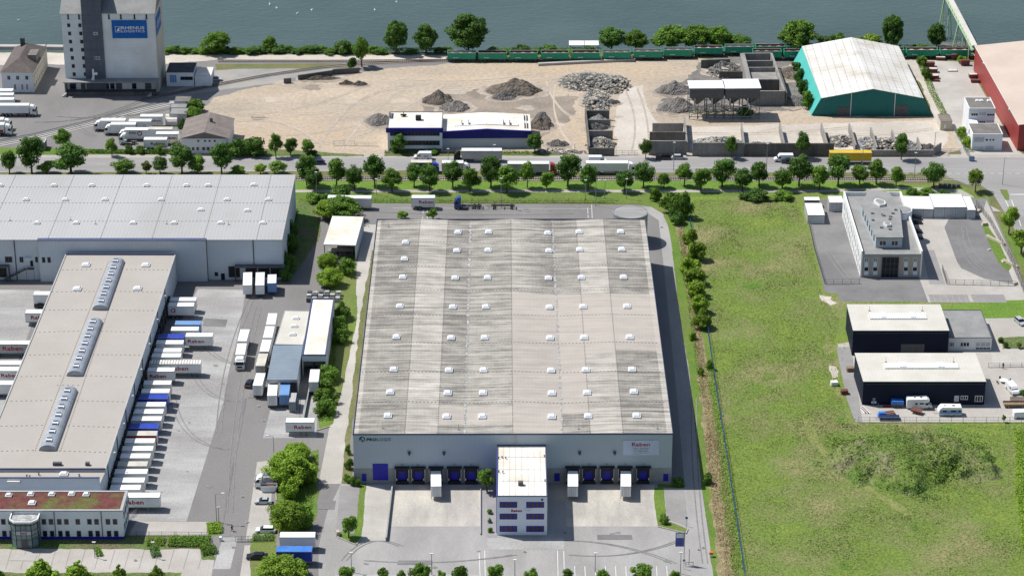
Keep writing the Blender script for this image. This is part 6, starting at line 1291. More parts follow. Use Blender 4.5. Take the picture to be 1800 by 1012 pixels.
def cars():
    pi = math.pi
    v = van('white delivery van with yellow and dark lettering driving left past the office', (743,280), pi); text('GLS', 'txt_black', v, 'K', 1.2-1.6, 1.2, 1.5, .55, 1.02, .03); MB().box(.4, 1.5, 1.011, 1.02, 1.25, 1.6).obj('yellow_mark', 'box_yellow', v)
    van('plain white van driving left near the yellow trailer', (1377,283.5), pi, L=6.2); van('white van roof just visible behind the all white semi', (1051,287), 0, L=6)
    car('dark navy car driving left at the far left of the main road', (559,288.5), pi, 'car_navy', 4.6, estate=True); car('black people carrier beside the stepped concrete walls', (1166,280), pi, 'car_black', 4.9, 1.75, .95, estate=True)
    car('silver estate car beside the white rubble wall', (1194,279.5), 0, 'car_silver', 4.7, estate=True); car('small dark car half hidden under the young tree by the van', (1384,287), pi, 'car_black', 4.2)
    car('black car parked in the depot yard next to the free white box', (439.5,677), pi/2-.2, 'car_black', 4.6, estate=True); car('white estate car parked below the big bushes', (467,934.5), pi, 'car_white', 4.8, estate=True)
    car('shiny black limousine parked south of the sliding gate', (452,981), pi, 'car_black', 5); car('black car half hidden in the northern west dock', (74,540), 0, 'car_black', 4.2)
    car('silver car beside the bushes, front half hidden by the skip', (463,884), pi, 'car_silver', 4.2); car('dark car beside the white annex of the silo', (380,142), 0, 'car_silver', 4.2)
    for i, (p, m) in enumerate((((1607,378),'car_navy'),((1608,386),'car_black'),((1608,393),'car_black'),((1608,409),'car_black'),((1609,420),'car_black'))):
        if i == 0: van('dark blue van at the north end beside the office drum', p, 0, 'car_navy', 5, 1.9)
        else: car('black car, %s from the dark blue van beside the modern office' % ORD(i-1), p, 0, m, 4.4, group='cars parked beside the modern office')
    car('silver estate parked at the right photo edge near the white extension', (1793,568), -1.25, 'car_silver', 4.6, estate=True)
    v = van('white van with raised bonnet near the garden table', (1779,688), -1.35, 'car_white', 5.2, 2.1); v = van('white van cut by the right photo edge near the fence', (1797,733), 0.1, 'car_white', 5, 2.0)
    # skips and lorries beside the bushes
    for p, lab, fill in (((470,846),'pale skip container, upper, beside the big bushes','steel'),((473,862),'pale skip container with rusty load beside the big bushes','rust')):
        s = thing('skip', lab, 'skip', P(*p), 0, 'skips'); MB().prof([(-1.6,.1),(1.5,.1),(2.1,1.7),(-2.1,1.7)], -1.0, -.93).prof([(-1.6,.1),(1.5,.1),(2.1,1.7),(-2.1,1.7)], .93, 1.0).add([(-1.6,-.93,.1),(-2.1,-.93,1.7),(-2.1,.93,1.7),(-1.6,.93,.1)], [(0,1,2,3)]).add([(1.5,-.93,.1),(2.1,-.93,1.7),(2.1,.93,1.7),(1.5,.93,.1)], [(0,1,2,3)]).obj('shell', 'white_cool', s); MB().box(-1.6, 1.5, -.92, .92, .1, 1.2).obj('load', fill, s)
    s = thing('skip_lorry', 'white lorry with a skip lift frame under the big bush', 'truck', P(470,855), math.pi); MB().box(-2.6, 1, -.6, .6, .7, 1.0).obj('frame', 'chassis', s); cab(s, 3.0, 'white', 2.9, back=1.9); MB().tube((-2,-1,1),(-1,-1,2.8),.1,6).tube((-2,1,1),(-1,1,2.8),.1,6).tube((-1,-1,2.8),(-1,1,2.8),.08,6).obj('lift_frame', 'steel', s)
    for ax in (-1.7, 1.9):
        for q in (-1, 1): wheel(s, ax, q*1.15)
    # motorhome, caravan, flatbed trailer, covered trailer
    s = thing('motorhome', 'cream motorhome with overcab bunk parked before the front black hall', 'motorhome', P(1615,716.5), 0)
    b = MB().prof([(-3.3,.5),(1.4,.5),(1.4,2.1),(2.4,2.2),(2.5,2.7),(1.9,3.1),(1.2,3.05),(-3.2,2.95),(-3.35,2.5)], -1.12, 1.12).obj('body', 'white', s); MB().prof([(1.41,.45),(3.3,.45),(3.35,.95),(2.6,1.3),(2.05,2.08),(1.41,2.08)], -.98, .98).obj('cab', 'white', s)
    MB().quad((2.65,-.85,1.3),(2.65,.85,1.3),(2.13,.8,2.0),(2.13,-.8,2.0)).obj('windscreen', 'glass', s)
    for x0, x1, z0, z1 in ((-1.2,-.6,1.5,2.0),(.0,1.1,1.6,2.0),(1.55,2.2,1.35,1.9)): MB().box(x0, x1, -1.15, -1.121 if x0 < 1.5 else -.99, z0, z1).obj('side_window', 'glass', s)
    MB().box(-1.4, -1, -.2, .2, 2.96, 3.1).box(.2, .7, -.3, .3, 3.0, 3.12).obj('roof_hatch', 'steel_dark', s)
    for ax in (-1.9, 2.5):
        for q in (-1, 1): wheel(s, ax, q*1.1, .36, .22)
    s = thing('caravan', 'white caravan with light blue band beside the motorhome', 'caravan', P(1669,728.5), 0)
    MB().prof([(-3.0,.5),(2.9,.5),(3.0,1.6),(2.8,2.6),(-2.2,2.65),(-2.7,2.2),(-3.1,1.4)], -1.12, 1.12).obj('body', 'white', s); MB().box(-2.7, 2.9, -1.14, -1.125, .75, 1.9).obj('side_band', 'box_light_blue', s)
    for x0, x1 in ((-2,-1.0),(.1,1.4),(2.0,2.6)): MB().box(x0, x1, -1.16, -1.142, 1.35, 1.85).obj('side_window', 'glass', s)
    MB().box(-1.6, -1.2, -.2, .2, 2.66, 2.75).box(.5, 1.2, -.25, .25, 2.66, 2.75).obj('roof_hatch', 'steel_dark', s); MB().tube((-3,0,.5),(-4.2,0,.5),.06,6).obj('drawbar', 'steel_dark', s)
    for q in (-1, 1): wheel(s, .2, q*1.1, .34, .2)
    s = thing('flatbed_trailer', 'long brown flat trailer near the right photo edge', 'trailer', P(1784,714), 0); MB().box(-3, 3, -1.1, 1.1, .6, .75).box(-3, 3, -1.1, -1.05, .75, 1.15).box(-3, 3, 1.05, 1.1, .75, 1.15).obj('bed', 'wood', s)
    for ax in (-1.8, 1.8):
        for q in (-1, 1): wheel(s, ax, q*1.05, .33, .2)
    s = thing('covered_trailer', 'small trailer under a bright blue tarpaulin before the black hall', 'trailer', P(1577,714), 0); MB().box(-1.6, 1.5, -1, 1, .5, 1.1).obj('bed', 'steel_dark', s); MB().prof([(-1.7,1.101),(1.6,1.101),(1.5,1.9),(-1.5,2.0)], -1.05, 1.05).obj('tarpaulin', 'tarp_blue', s)
    for q in (-1, 1): wheel(s, 0, q*1.0, .33, .2)
    s = thing('rusty_trailer', 'small rusty brown dump trailer in front of the motorhome', 'trailer', P(1611,726), -.5); MB().fr((-1.2,1.2,-.7,.7), .5, (-1.5,1.5,-1,1), 1.1).tube((1.4,0,.6),(2.4,0,.5),.06,5).obj('bed', 'rust', s)
    for q in (-1, 1): wheel(s, 0, q*.95, .3, .2)
    s = thing('tarp_pile', 'blue tarpaulin covered pile beside timber near the meadow corner', 'pile', P(1551,732), 0); MB().fr((-1.3,1.3,-.9,.9), 0, (-.9,.7,-.5,.6), 1.3).obj('tarpaulin', 'tarp_blue', s)
    s = thing('timber_pile', 'brown timber stack beside the blue tarpaulin pile', 'pile', P(1562,728), .2)
    for i in range(4): MB().box(-1.5, 1.6, -1+.5*i, -.6+.5*i, 0, .5+.15*(i % 2)).obj('plank', 'wood' if i % 2 else 'rust', s)
    s = thing('dark_container', 'dark blue open trailer bed at the meadow corner fence', 'trailer', P(1563,737), 0); MB().box(-2.6, 2.6, -1, 1, .3, .9).obj('bed', 'box_navy', s); MB().tube((-2.6,0,.5),(-3.8,0,.5),.06,5).obj('drawbar', 'steel_dark', s)
    s = thing('red_tarpaulin', 'small red tarpaulin heap between the piles and the covered trailer', 'tarpaulin', P(1559,715), 0); MB().fr((-1.2,1.2,-.6,.6), 0, (-.8,.7,-.3,.3), .35).obj('cloth', 'cab_red', s)
    s = thing('wheel_loader', 'small pale wheeled loader beside the wall path', 'machine', P(1537,710), .3); MB().box(-1, 1, -.6, .6, .5, 1.1).obj('body', 'white_cool', s); MB().box(-.8, .1, -.5, .5, 1.101, 2.1).obj('cabin', 'glass_pale', s); MB().tube((1,-.5,1),(1.8,-.5,.4),.08,6).tube((1,.5,1),(1.8,.5,.4),.08,6).box(1.7, 2.1, -.8, .8, .1, .6).obj('bucket', 'steel_dark', s)
    for ax in (-.7, .7):
        for q in (-1, 1): wheel(s, ax, q*.8, .4, .25)
    s = thing('timber_rack', 'red and white timber lengths lying on the path beside the black hall', 'timber', P(1520,722), 1.9)
    for i in range(5): MB().box(-2.2+.2*i, 2.2-.3*i, -.6+.3*i, -.45+.3*i, 0, .35).obj('plank', 'rust' if i % 2 else 'white', s)
    for p, lab, m in (((1466,677),'upper white appliance crate at the meadow edge','white'),((1484,692),'lower rusty crate at the meadow edge','rust'),((1494,652),'pallet stack with brown load against the rear black hall','wood')):
        s = thing('crate', lab, 'crate', P(*p), .1); MB().box(-.9, .9, -.7, .7, .15, 1.2).obj('box', m, s); MB().box(-1, 1, -.8, .8, 0, .14).obj('pallet', 'wood', s)
    s = thing('garden_table', 'white round topped garden table with umbrella base near the van', 'table', P(1764,672), 0); MB().tube((0,0,.7),(0,0,.76),1.1,16).obj('table_top', 'white', s); MB().tube((0,0,0),(0,0,.7),.08,8).obj('leg', 'steel_dark', s)
    for i in range(4):
        a = i*1.6+.3; s = thing('garden_chair', 'dark garden chair, %s around the white table' % ['right', 'rear', 'left', 'front'][i], 'chair', P(1764,672)+Vector((1.8*math.cos(a), 1.8*math.sin(a), 0)), a, 'chairs around the garden table'); MB().box(-.25, .25, -.25, .25, .42, .47).obj('seat', 'black', s); MB().box(.22, .27, -.25, .25, .47, .95).obj('backrest', 'black', s)
        for x in (-.22, .2):
            for y in (-.22, .22): MB().tube((x,y,0),(x,y,.42),.025,5).obj('leg', 'steel_dark', s)
cars()
# ---------------------------------------------------------------- railway
def rails():
    def track(name, pts, lv, m_b='gravel_grey', w=3.0, sleepers=True):
        if m_b: ribbon('ballast', pts, w, m_b, lv)
        W = [P(*p) for p in pts]; rb = ribbon_pts(W, 1.5); vs = MB()
        for s in (0, 1):
            for i in range(len(W)-1):
                a, b = rb[i][s], rb[i+1][s]; t = (b-a).normalized(); n = Vector((-t.y, t.x, 0))*.07; z0, z1 = .012*lv, .012*lv+.16; vs.add([a-n+Vector((0,0,z)) if 0 else (a-n)+Vector((0,0,z0)), (b-n)+Vector((0,0,z0)), (b+n)+Vector((0,0,z0)), (a+n)+Vector((0,0,z0)), (a-n)+Vector((0,0,z1)), (b-n)+Vector((0,0,z1)), (b+n)+Vector((0,0,z1)), (a+n)+Vector((0,0,z1))], [(4,5,6,7),(0,1,5,4),(2,3,7,6)])
        o = vs.obj(name, 'rust' if sleepers else 'steel'); o['kind'] = 'structure'
        if sleepers:
            k = MB()
            for i in range(len(W)-1):
                a, b = W[i], W[i+1]; t = (b-a); L_ = t.length; t.normalize(); n = Vector((-t.y, t.x, 0)); q = 0
                while q < L_: c = a+t*q; k.prism([(c-t*.13-n*1.25)[:2], (c+t*.13-n*1.25)[:2], (c+t*.13+n*1.25)[:2], (c-t*.13+n*1.25)[:2]], .012*lv, .012*lv+.06); q += .75
            o = k.obj('sleepers', 'chassis'); o['kind'] = 'structure'
    track('siding_rails', [(385,108),(560,108.5),(700,107.5),(790,107),(1030,106.5),(1080,105.5),(1160,102.5),(1245,98),(1300,95.5),(1400,94),(1600,97.5),(1720,98),(1850,98)], 9)
    track('siding_rails', [(250,176),(330,160),(400,146),(470,133),(560,120),(640,113),(740,108.5),(790,107.3)], 10)
    track('canal_rails', [(1245,98),(1290,91),(1350,88),(1440,87),(1600,88),(1850,88)], 8)
    track('tramway_rails', [(-250,314),(700,314),(1000,314),(1500,315),(1640,316)], 12, 'gravel_grey', 3.4)
    ribbon('embedded_rail_strip', [(-100,268),(0,254),(60,243),(160,219),(230,199),(300,182.5),(318,179)], 3.6, 'track_concrete', 9)
    track('embedded_rails', [(-100,268),(0,254),(60,243),(160,219),(230,199),(300,182.5)], 10, None, sleepers=False)
    track('embedded_rails', [(-100,261),(0,248),(60,237),(160,213),(230,193.5),(285,180)], 10, None, sleepers=False)
    # wagons
    def wagon(lab, x0, x1, y, inside, load):
        zt = 3.4; a, b = P(x0, y, zt), P(x1, y, zt); L = (b-a).length; c = (a+b)/2; c.z = 0
        r = thing('freight_wagon', lab, 'wagon', c, math.atan2(b.y-a.y, b.x-a.x), 'green open freight wagons'); h = L/2; w = 1.45
        [MB().box(*q, 1.2, zt).obj(nm, 'wagon_green', r) for q, nm in (((-h, h, -w, -w+.12),'side_wall'),((-h, h, w-.12, w),'side_wall'),((-h, -h+.12, -w+.12, w-.12),'end_wall'),((h-.12, h, -w+.12, w-.12),'end_wall'))]
        for s in (-1, 1): MB().box(-h-.05, h+.05, s*w-.08, s*w+.08, zt+.002, zt+.12).obj('top_rim', 'box_grey', r)
        MB().box(-h+.13, h-.13, w-.16, w-.121, 1.3, zt-.05).box(-h+.121, -h+.16, -w+.13, w-.17, 1.3, zt-.05).obj('lining', 'wagon_rust' if inside == 'r' else 'box_grey', r)
        n = 22; vs = []; rr = random.Random(int(x0))
        for j in range(7):
            for i in range(n+1): x = -h+.17+(2*h-.34)*i/n; yy = -w+.17+(2*w-.34)*j/6; vs.append((x, yy, 2.55+.6*math.sin(i/n*math.pi*2.999+rr.uniform(-.1,.1))**2*math.sin(j/6*math.pi)+.15*rr.random()))
        MB().add(vs, [[j*(n+1)+i, j*(n+1)+i+1, (j+1)*(n+1)+i+1, (j+1)*(n+1)+i] for j in range(6) for i in range(n)]).obj('load', load, r)
        k = MB()
        for i in range(9): x = -h+L*(i+.5)/9; k.box(x-.06, x+.06, -w-.07, -w-.001, 1.2, zt-.05)
        k.obj('side_post', 'wagon_green', r); MB().box(-h-.3, h+.3, -1.1, 1.1, .85, 1.19).obj('underframe', 'chassis', r)
        for bx in (-h+1.6, h-1.6):
            bo = MB().box(bx-1.2, bx+1.2, -.95, -.8, .45, .84).box(bx-1.2, bx+1.2, .8, .95, .45, .84).obj('bogie', 'chassis', r)
            for ax in (-.85, .85):
                for s in (-1, 1): wheel(bo, bx+ax, s*.8, .45, .14)
        k = MB()
        for s in (-1, 1):
            for y_ in (-.75, .75): k.tube((s*(h+.3), y_, 1.02), (s*(h+.62), y_, 1.02), .12, 8)
        k.obj('buffer', 'steel_dark', r); text('GYSEV', 'txt_white', r, 'F', -h+2, 1.55, 1.3, .35, -w-.09, .0) if 0 else None
        mk_ = MB(); [mk_.box(-h+2+i*.5, -h+2.35+i*.5, -w-.085, -w-.075, 1.6, 1.85) for i in range(4)]; mk_.obj('stencil_mark', 'txt_white', r)
    y0s = [(786.5,836,91.5,'g','sand_dark'),(841,890.5,91.5,'r','rust'),(896,945,91.5,'r','sand_dark'),(951,999.5,91.3,'r','sand_dark'),(1005.5,1054,91,'r','sand_dark'),(1060,1108,90,'g','sand_dark'),(1114,1163,88.5,'g','sand_dark'),(1167,1217,86,'g','sand_dark'),(1221,1270,82.5,'r','sand_pale'),(1274.5,1324,80.5,'g','sand_dark'),(1328,1379,80,'r','sand_dark'),(1382.5,1432,79.5,'r','sand_dark'),(1437,1487,79.5,'r','sand_dark')]
    for i, a in enumerate(y0s): wagon('green open wagon with %s, %s from the left end of the train' % ({'r':'rust red inner walls','g':'grey inner walls'}[a[3]], ORD(i)), *a)
    for i, (a, lab) in enumerate((((1323,1373.5,88.5,'r','sand_dark'),'green open wagon with rust red walls on the nearer track above the bunker'),((1378,1428,88.5,'r','sand_dark'),'green open wagon on the nearer track running behind the turquoise hall'),((1540,1589,86,'r','sand_dark'),'green open wagon emerging right behind the turquoise hall roof'),((1593,1648,86,'r','sand_pale'),'green open wagon below the single canal tree'),((1652,1706,86,'r','sand_pale'),'last green open wagon beside the pale green conveyor'))): wagon(lab, *a)
rails()
# ---------------------------------------------------------------- conveyor, lamps, fences, signs, people, swans
def lamp(lab, p, ytop, arm=1.6, double=False, cat='street lamp'):
    h = max(4, HT(p[0], p[1], ytop)); r = thing('street_lamp', lab, cat, P(*p)); MB().tube((0,0,0),(0,0,h),.11,6,r2=.07).obj('pole', 'steel', r)
    for s in ((1, -1) if double else (1,)):
        if arm: MB().tube((0,0,h),(s*arm,0,h+.25),.06,5).obj('arm', 'steel', r)
        MB().box(s*arm-.4, s*arm+.4, -.18, .18, h+.15, h+.33).obj('lamp_head', 'lamp_glow', r)
def misc():
    L_ = [((831,95),60,0,'lamp post in front of the big bank tree'),((382,1012),905,0,None),((788,300),263,0,'lamp post beside the small tree at the blue band office'),((865,290),256,.8,'leaning lamp post before the blue fascia hall'),((1010,283),254,0,'lamp post at the narrow rubble bays'),((1184,300),252,0,'lamp post between the two cars by the concrete walls'),((1347,303),254,0,'tall lamp post left of the white van'),((1515,302),258,0,'lamp post at the yellow trailer'),((1607,313),270,0,'signal post right of the young tree at the junction'),((1642,270),234,0,'thin lamp post inside the yard gate'),((1762,325),278,1.2,'lamp post at the right hand junction island'),
      ((557,345),304,0,'white topped lamp at the warehouse corner path'),((662,343),316,0,'lamp on the path above the yard trailer'),((881,365),315,0,'tall lamp above the bare chassis trailer'),((1101,350),316,0,'lamp on the path above the tank'),((1029,352),318,0,'left lamp of the pair above the hall road'),((1047,362),318,1.0,'leaning lamp between the pair and the tank'),((1063,350),318,0,'right lamp of the pair above the hall road'),((482,810),767,-1.5,'lamp at the tip of the big bushes'),
      ((381,917),868,1.8,'tall arm lamp above the gate hedge'),((385,918),896,0,'short lamp beside the tall arm lamp'),((618,1005),972,0,'left lamp along the bottom plaza edge'),((759,1010),974,0,'second lamp along the bottom plaza edge'),((905,1012),985,0,'third lamp along the bottom plaza edge'),((1046,1005),973,0,'fourth lamp along the bottom plaza edge'),((1196,1008),972,0,'lamp beside the blue banner'),((167,980),955,0,'round lamp before the office lawn'),((270,980),955,0,'round lamp in the gate hedge'),((222,268),250,0,'lamp behind the hedge of the truck group'),((1800,300),284,0,None)]
    for p, yt, arm, lab in L_:
        if lab: lamp(lab, p, yt, arm)
    # pale green conveyor
    r = thing('conveyor_bridge', 'pale green inclined conveyor on trestle running from the red hall out over the canal', 'conveyor', P(1712,112))
    o = r.location; z1 = 7.5; a = P(1713,88,z1); tr = P(1684,74,0); d = Vector((-.62, 1, 0)).normalized()
    b = plane_hit((1689,42), Vector((a.x, bankY+2, 0)), Vector((0,1,0))); zb = b.z
    dirv = (b-a); c = a+dirv*3.2; A, B = a-o, c-o; n = Vector((-dirv.y, dirv.x, 0)).normalized()*.95
    def beam(off, z, rr, nm='beam'): return MB().tube(A+off+Vector((0,0,z)), B+off+Vector((0,0,z)), rr, 5)
    k = MB()
    k.add([A+n+Vector((0,0,1.5)), B+n+Vector((0,0,1.5)), B-n+Vector((0,0,1.5)), A-n+Vector((0,0,1.5)), A+n+Vector((0,0,1.7)), B+n+Vector((0,0,1.7)), B-n+Vector((0,0,1.7)), A-n+Vector((0,0,1.7))], [(3,2,1,0),(4,5,6,7),(0,1,5,4),(1,2,6,5),(2,3,7,6),(3,0,4,7)]); k.obj('roof', 'roof_beige', r)
    k = MB(); N_ = 22
    for s in (-1, 1):
        k.tube(A+n*s, B+n*s, .14, 5).tube(A+n*s+Vector((0,0,1.45)), B+n*s+Vector((0,0,1.45)), .1, 5)
        for i in range(N_): u = A+(B-A)*i/N_+n*s; v = A+(B-A)*(i+1)/N_+n*s; k.tube(u, v+Vector((0,0,1.45)), .08, 4)
    k.obj('truss', 'pale_green', r); MB().add([A+n*.8+Vector((0,0,.1)), B+n*.8+Vector((0,0,.1)), B-n*.8+Vector((0,0,.1)), A-n*.8+Vector((0,0,.1))], [(0,1,2,3)]).obj('belt', 'pale_green', r)
    for f, base in ((1.0, .0), (2.05, .0)):
        m_ = A+dirv*f
        for s in (-1, 1):
            for t_ in (-1.6, 1.6): q = m_+n*s*2+Vector((t_*.6, t_, 0)); MB().tube((q.x, q.y, -3 if f > 1.2 else 0), m_+n*s, .26, 5).obj('trestle_leg', 'pale_green', r)
        kk = MB(); 
        for z in (2.5, 5.5): kk.tube(m_+n*1.9-Vector((0,0,m_.z-z)), m_-n*1.9-Vector((0,0,m_.z-z)), .09, 5)
        kk.tube(m_+n*1.9-Vector((0,0,m_.z-.5)), m_-n*1.9-Vector((0,0,m_.z-5.5)), .08, 5).obj('trestle_brace', 'pale_green', r)
    q = A+dirv*.35; MB().tube((q.x,q.y,0), q, .2, 6).obj('post', 'pale_green', r)
    t = thing('quay_platform', 'dark timber quay platform under the conveyor trestle', 'platform', P(1678,84)); MB().box(-6, 9, 0, 4, -2.6, .6).obj('deck', 'dark_concrete', t)
    t = thing('white_barge_roof', 'white two part flat roof of a small shelter by the canal bank', 'shelter', P(1027,86)); 
    for x0, x1 in ((-5.5, -.1), (.1, 5.2)): MB().add([(x0,-1.2,1.6),(x1,-1.2,1.6),(x1,1.8,2.3),(x0,1.8,2.3),(x0,-1.2,1.75),(x1,-1.2,1.75),(x1,1.8,2.45),(x0,1.8,2.45)], [(3,2,1,0),(4,5,6,7),(0,1,5,4),(1,2,6,5),(2,3,7,6),(3,0,4,7)]).obj('roof_panel', 'white', t)
    for x in (-5, 0, 5): MB().tube((x,-1,0),(x,-1,1.6),.08,5).tube((x,1.6,0),(x,1.6,2.3),.08,5).obj('post', 'steel_dark', t)
    # rusty scrap bins
    for i, (p, w_, d_, h_, lab) in enumerate((((1635,117),3,1.5,1.6,'rearmost rusty bin in the left scrap row'),((1640,127),3,1.8,1.4,'second rusty bin in the left scrap row'),((1642,138),3.2,1.6,1.2,'third rusty bin in the left scrap row'),((1644,143),3,1.2,.6,'flat rusty plate stack in the left scrap row'),((1653,106),3.4,1.2,1.2,'long low rusty bin near the wagons'),((1677,104),2.6,1.6,2,'tall rusty bin near the wagons'),((1696,115),3.2,1.6,2,'dark open rusty bin left of the red hall'),((1674,125),3.6,1.8,.3,'flat rust brown plate lying alone on the scrap yard'),((1710,137),3,1.4,1.4,'upper rusty bin against the red hall'),((1714,145),3.2,1.4,1,'lower rusty bin against the red hall'),((1709,104),2,1.4,1.4,'rusty bin squeezed behind the red hall corner'))):
        s = thing('scrap_bin', lab, 'bin', P(*p), rnd(-.1,.1), 'rusty scrap bins'); MB().fr((-w_/2+.2,w_/2-.2,-d_/2,d_/2), 0, (-w_/2,w_/2,-d_/2-.1,d_/2+.1), h_).obj('shell', 'wagon_rust', s); MB().box(-w_/2+.15, w_/2-.15, -d_/2+.05, d_/2-.05, h_+.002, h_+.06).obj('load', 'box_dirty' if i % 3 else 'rust', s)
    # blue boundary fence
    def fence(lab, pts, h=1.2, m='fence_blue', pm='fence_blue', post=2.5, rail=True, name='fence', mesh=.10):
        W = [P(*p) for p in pts]; o = W[0].copy(); r = thing(name, lab, 'fence', o)
        k = MB(); ps = []
        for a, b in zip(W, W[1:]):
            t = b-a; L = t.length; t.normalize(); n = Vector((-t.y, t.x, 0))*.03; q = 0
            while q < L: ps.append(a+t*q-o); q += post
            for z in ([h, h*.5, .15] if rail else [h]): k.add([(a-n-o)+Vector((0,0,z-.05)), (b-n-o)+Vector((0,0,z-.05)), (b+n-o)+Vector((0,0,z-.05)), (a+n-o)+Vector((0,0,z-.05)), (a-n-o)+Vector((0,0,z)), (b-n-o)+Vector((0,0,z)), (b+n-o)+Vector((0,0,z)), (a+n-o)+Vector((0,0,z))], [(3,2,1,0),(4,5,6,7),(0,1,5,4),(1,2,6,5),(2,3,7,6),(3,0,4,7)])
            if mesh:
                q = 0
                while q < L: c = a+t*q-o; k.box(c.x-.012, c.x+.012, c.y-.012, c.y+.012, .1, h); q += mesh*4
        k.obj('wire_panel', m, r)
        for c in ps[:100]: MB().tube(c, c+Vector((0,0,h+.1)), .05, 5).obj('post', pm, r)
        return r
    fence('long blue boundary fence running down the meadow edge', [(1213,392),(1243,575),(1257,672),(1283,840),(1310,1015)], 1.5, post=2.6)
    fence('short blue fence piece at the upper bushes by the meadow', [(1211,355),(1214,390)], 1.3)
    fence('grey wire fence along the left side of the modern office plot', [(1413,352),(1432,440),(1450,500)], 1.2, 'steel_dark', 'steel_dark'); fence('grey wire fence in front of the modern office side yard', [(1450,500),(1512,499)], 1.6, 'steel_dark', 'steel_dark'); fence('grey wire fence in front of the paved turning area', [(1664,500),(1786,503)], 1.6, 'steel_dark', 'steel_dark')
    fence('dark sliding fence along the side road east of the garages', [(1716,362),(1740,392),(1772,450),(1796,505),(1810,540)], 2.0, 'steel_dark', 'steel_dark', 2.4); fence('low wire fence between the works yard and the weedy mound', [(1508,742.5),(1800,742.5)], 1.6, 'steel', 'steel_dark', 3)
    fence('wire fence between the two black halls plots', [(1737,646),(1800,645)], 1.4, 'steel', 'steel_dark', 3); fence('short wire fence at the office front corner', [(1656,475),(1664,500)], 1.8, 'steel_dark', 'steel_dark')
    fence('black metal fence along the lawn of the depot office', [(150,944),(240,941),(310,941),(362,942)], 1.1, 'steel_dark', 'steel_dark', 3)
    fence('sliding gate of grey tubes at the sand yard entrance', [(586,256),(626,256.5)], 1.7, 'steel', 'steel', 3.5, name='yard_gate'); fence('thin wire gate right of the tube gate', [(627,257),(664,257)], 1.4, 'steel', 'steel', 4, name='yard_gate'); fence('rusty bar gate between the rubble bays and stepped walls', [(1083,273),(1122,273)], 1.6, 'steel_dark', 'steel_dark', 2, name='yard_gate'); fence('thin bar gate by the gatehouse hut', [(1655,268),(1690,268)], 1.3, 'steel', 'steel', 3, name='yard_gate')
    fence('dark sliding gate of the depot entrance', [(414,952),(447,951.5),(480,951)], 1.5, 'steel_dark', 'steel_dark', 1.5, name='sliding_gate'); fence('grey railing of the ramp beside the depot office', [(225,915),(242,900)], 1.1, 'steel', 'steel', 2)
    fence('wire mesh fence above the yard strip north of the hall', [(545,356),(1080,357)], 1.5, 'steel_dark', 'steel_dark', 5, mesh=0)
    fence('sagging grey fence panels by the white office corner', [(1693,262),(1706,282)], 1.6, 'steel', 'steel', 2)
    # stone blocks
    for i, (p, s_, lab) in enumerate((((1719,373),(2.2,1.2,.8),'pale boulder at the garage end'),((1731,396),(2,1.1,.9),'pale boulder at the tip of the plot lawn'),((1750,424),(.8,9,.7),'long pale stone kerb block, upper one of the plot lawn'),((1776,465),(.8,7,.7),'long pale stone kerb block, lower one of the plot lawn'),((1766,460),(2,1.4,.4),'brown stone cluster in the plot lawn'),((1739,440),(1,.8,.4),'small boulder on the plot lawn edge'),((594,940),(1,1.4,1.2),'boulder at the rounded verge by the access road'),((1784,500),(1.6,1,.8),'boulder at the corner of the plot fence'))):
        mb = MB().fr((-s_[0]/2,s_[0]/2,-s_[1]/2,s_[1]/2), 0, (-s_[0]*.4,s_[0]*.4,-s_[1]*.45,s_[1]*.45), s_[2]); ob = mb.obj('boulder', 'stone'); ob.location = P(*p); ob.rotation_euler = (0,0,.55 if s_[1] > 5 else rnd(0,1)); tag(ob, lab, 'stone')
    # blue banner + signs
    r = thing('banner', 'blue and white banner hanging on a pole at the hall forecourt corner', 'banner', P(1202,990)); MB().tube((0,0,0),(0,0,8.5),.08,6).obj('pole', 'steel', r); MB().box(-2.1,-.1,-.03,.03,4.6,8.3).obj('cloth', 'flag_blue', r); MB().box(-1.95,-.25,-.045,-.031,6.9,8.1).obj('white_field', 'white_cool', r)
    for p, lab, m in (((1206.5,925),'small round blue road sign at the right parking strip','sign_blue'),((1202,1000),'thin marker post with plate beside the banner','steel'),((641,296),'small round sign on the main road verge','steel_dark'),((1062,262),'red and white notice on the roadside bay wall','cab_red')):
        s = thing('road_sign', lab, 'sign', P(*p)); MB().tube((0,.03,0),(0,.03,2.2),.04,5).obj('post', 'steel', s); MB().tube((0,-.02,2.4),(0,0,2.4),.35,14).obj('plate', m, s)
    s = thing('waste_bins', 'row of dark grey bins on the grass strip behind the garages', 'bins', P(1669,330), 0)
    for i in range(5): MB().box(-3.4+i*1.4, -2.3+i*1.4, -.5, .5, 0, 1.2).obj('bin', 'steel_dark', s)
    s = thing('tram_shelter', 'blue and white box cabinet by the white office corner', 'cabinet', P(1708,283)); MB().box(-.8,.8,-.5,.5,0,1.5).obj('cabinet', 'steel_dark', s); MB().box(-.7,.7,-.52,-.501,.2,1.3).obj('door', 'box_light_blue', s)
    s = thing('hydrant_box', 'orange and white box on the east verge near the bottom', 'box', P(1250,978)); MB().box(-.4,.4,-.3,.3,0,.8).obj('housing', 'white', s); MB().box(-.45,.45,-.35,.35,.801,1.3).obj('cap', 'orange', s)
    s = thing('barrier', 'raised barrier machine at the depot entrance island', 'barrier', P(388,950)); MB().box(-.3,.3,-.3,.3,0,1.1).obj('housing', 'white', s); MB().tube((0,0,1),(2.6,.3,1.3),.06,5).obj('boom', 'steel', s)
    s = thing('barrier', 'turnstile frame at the bottom right gate of the plaza', 'barrier', P(1211,992)); MB().tube((0,0,0),(0,0,4.2),.07,5).tube((-.8,-1,0),(-.8,-1,1.4),.06,5).tube((.9,-1,0),(.9,-1,1.4),.06,5).tube((-.8,-1,1.3),(.9,-1,1.3),.06,5).obj('frame', 'steel_dark', s)
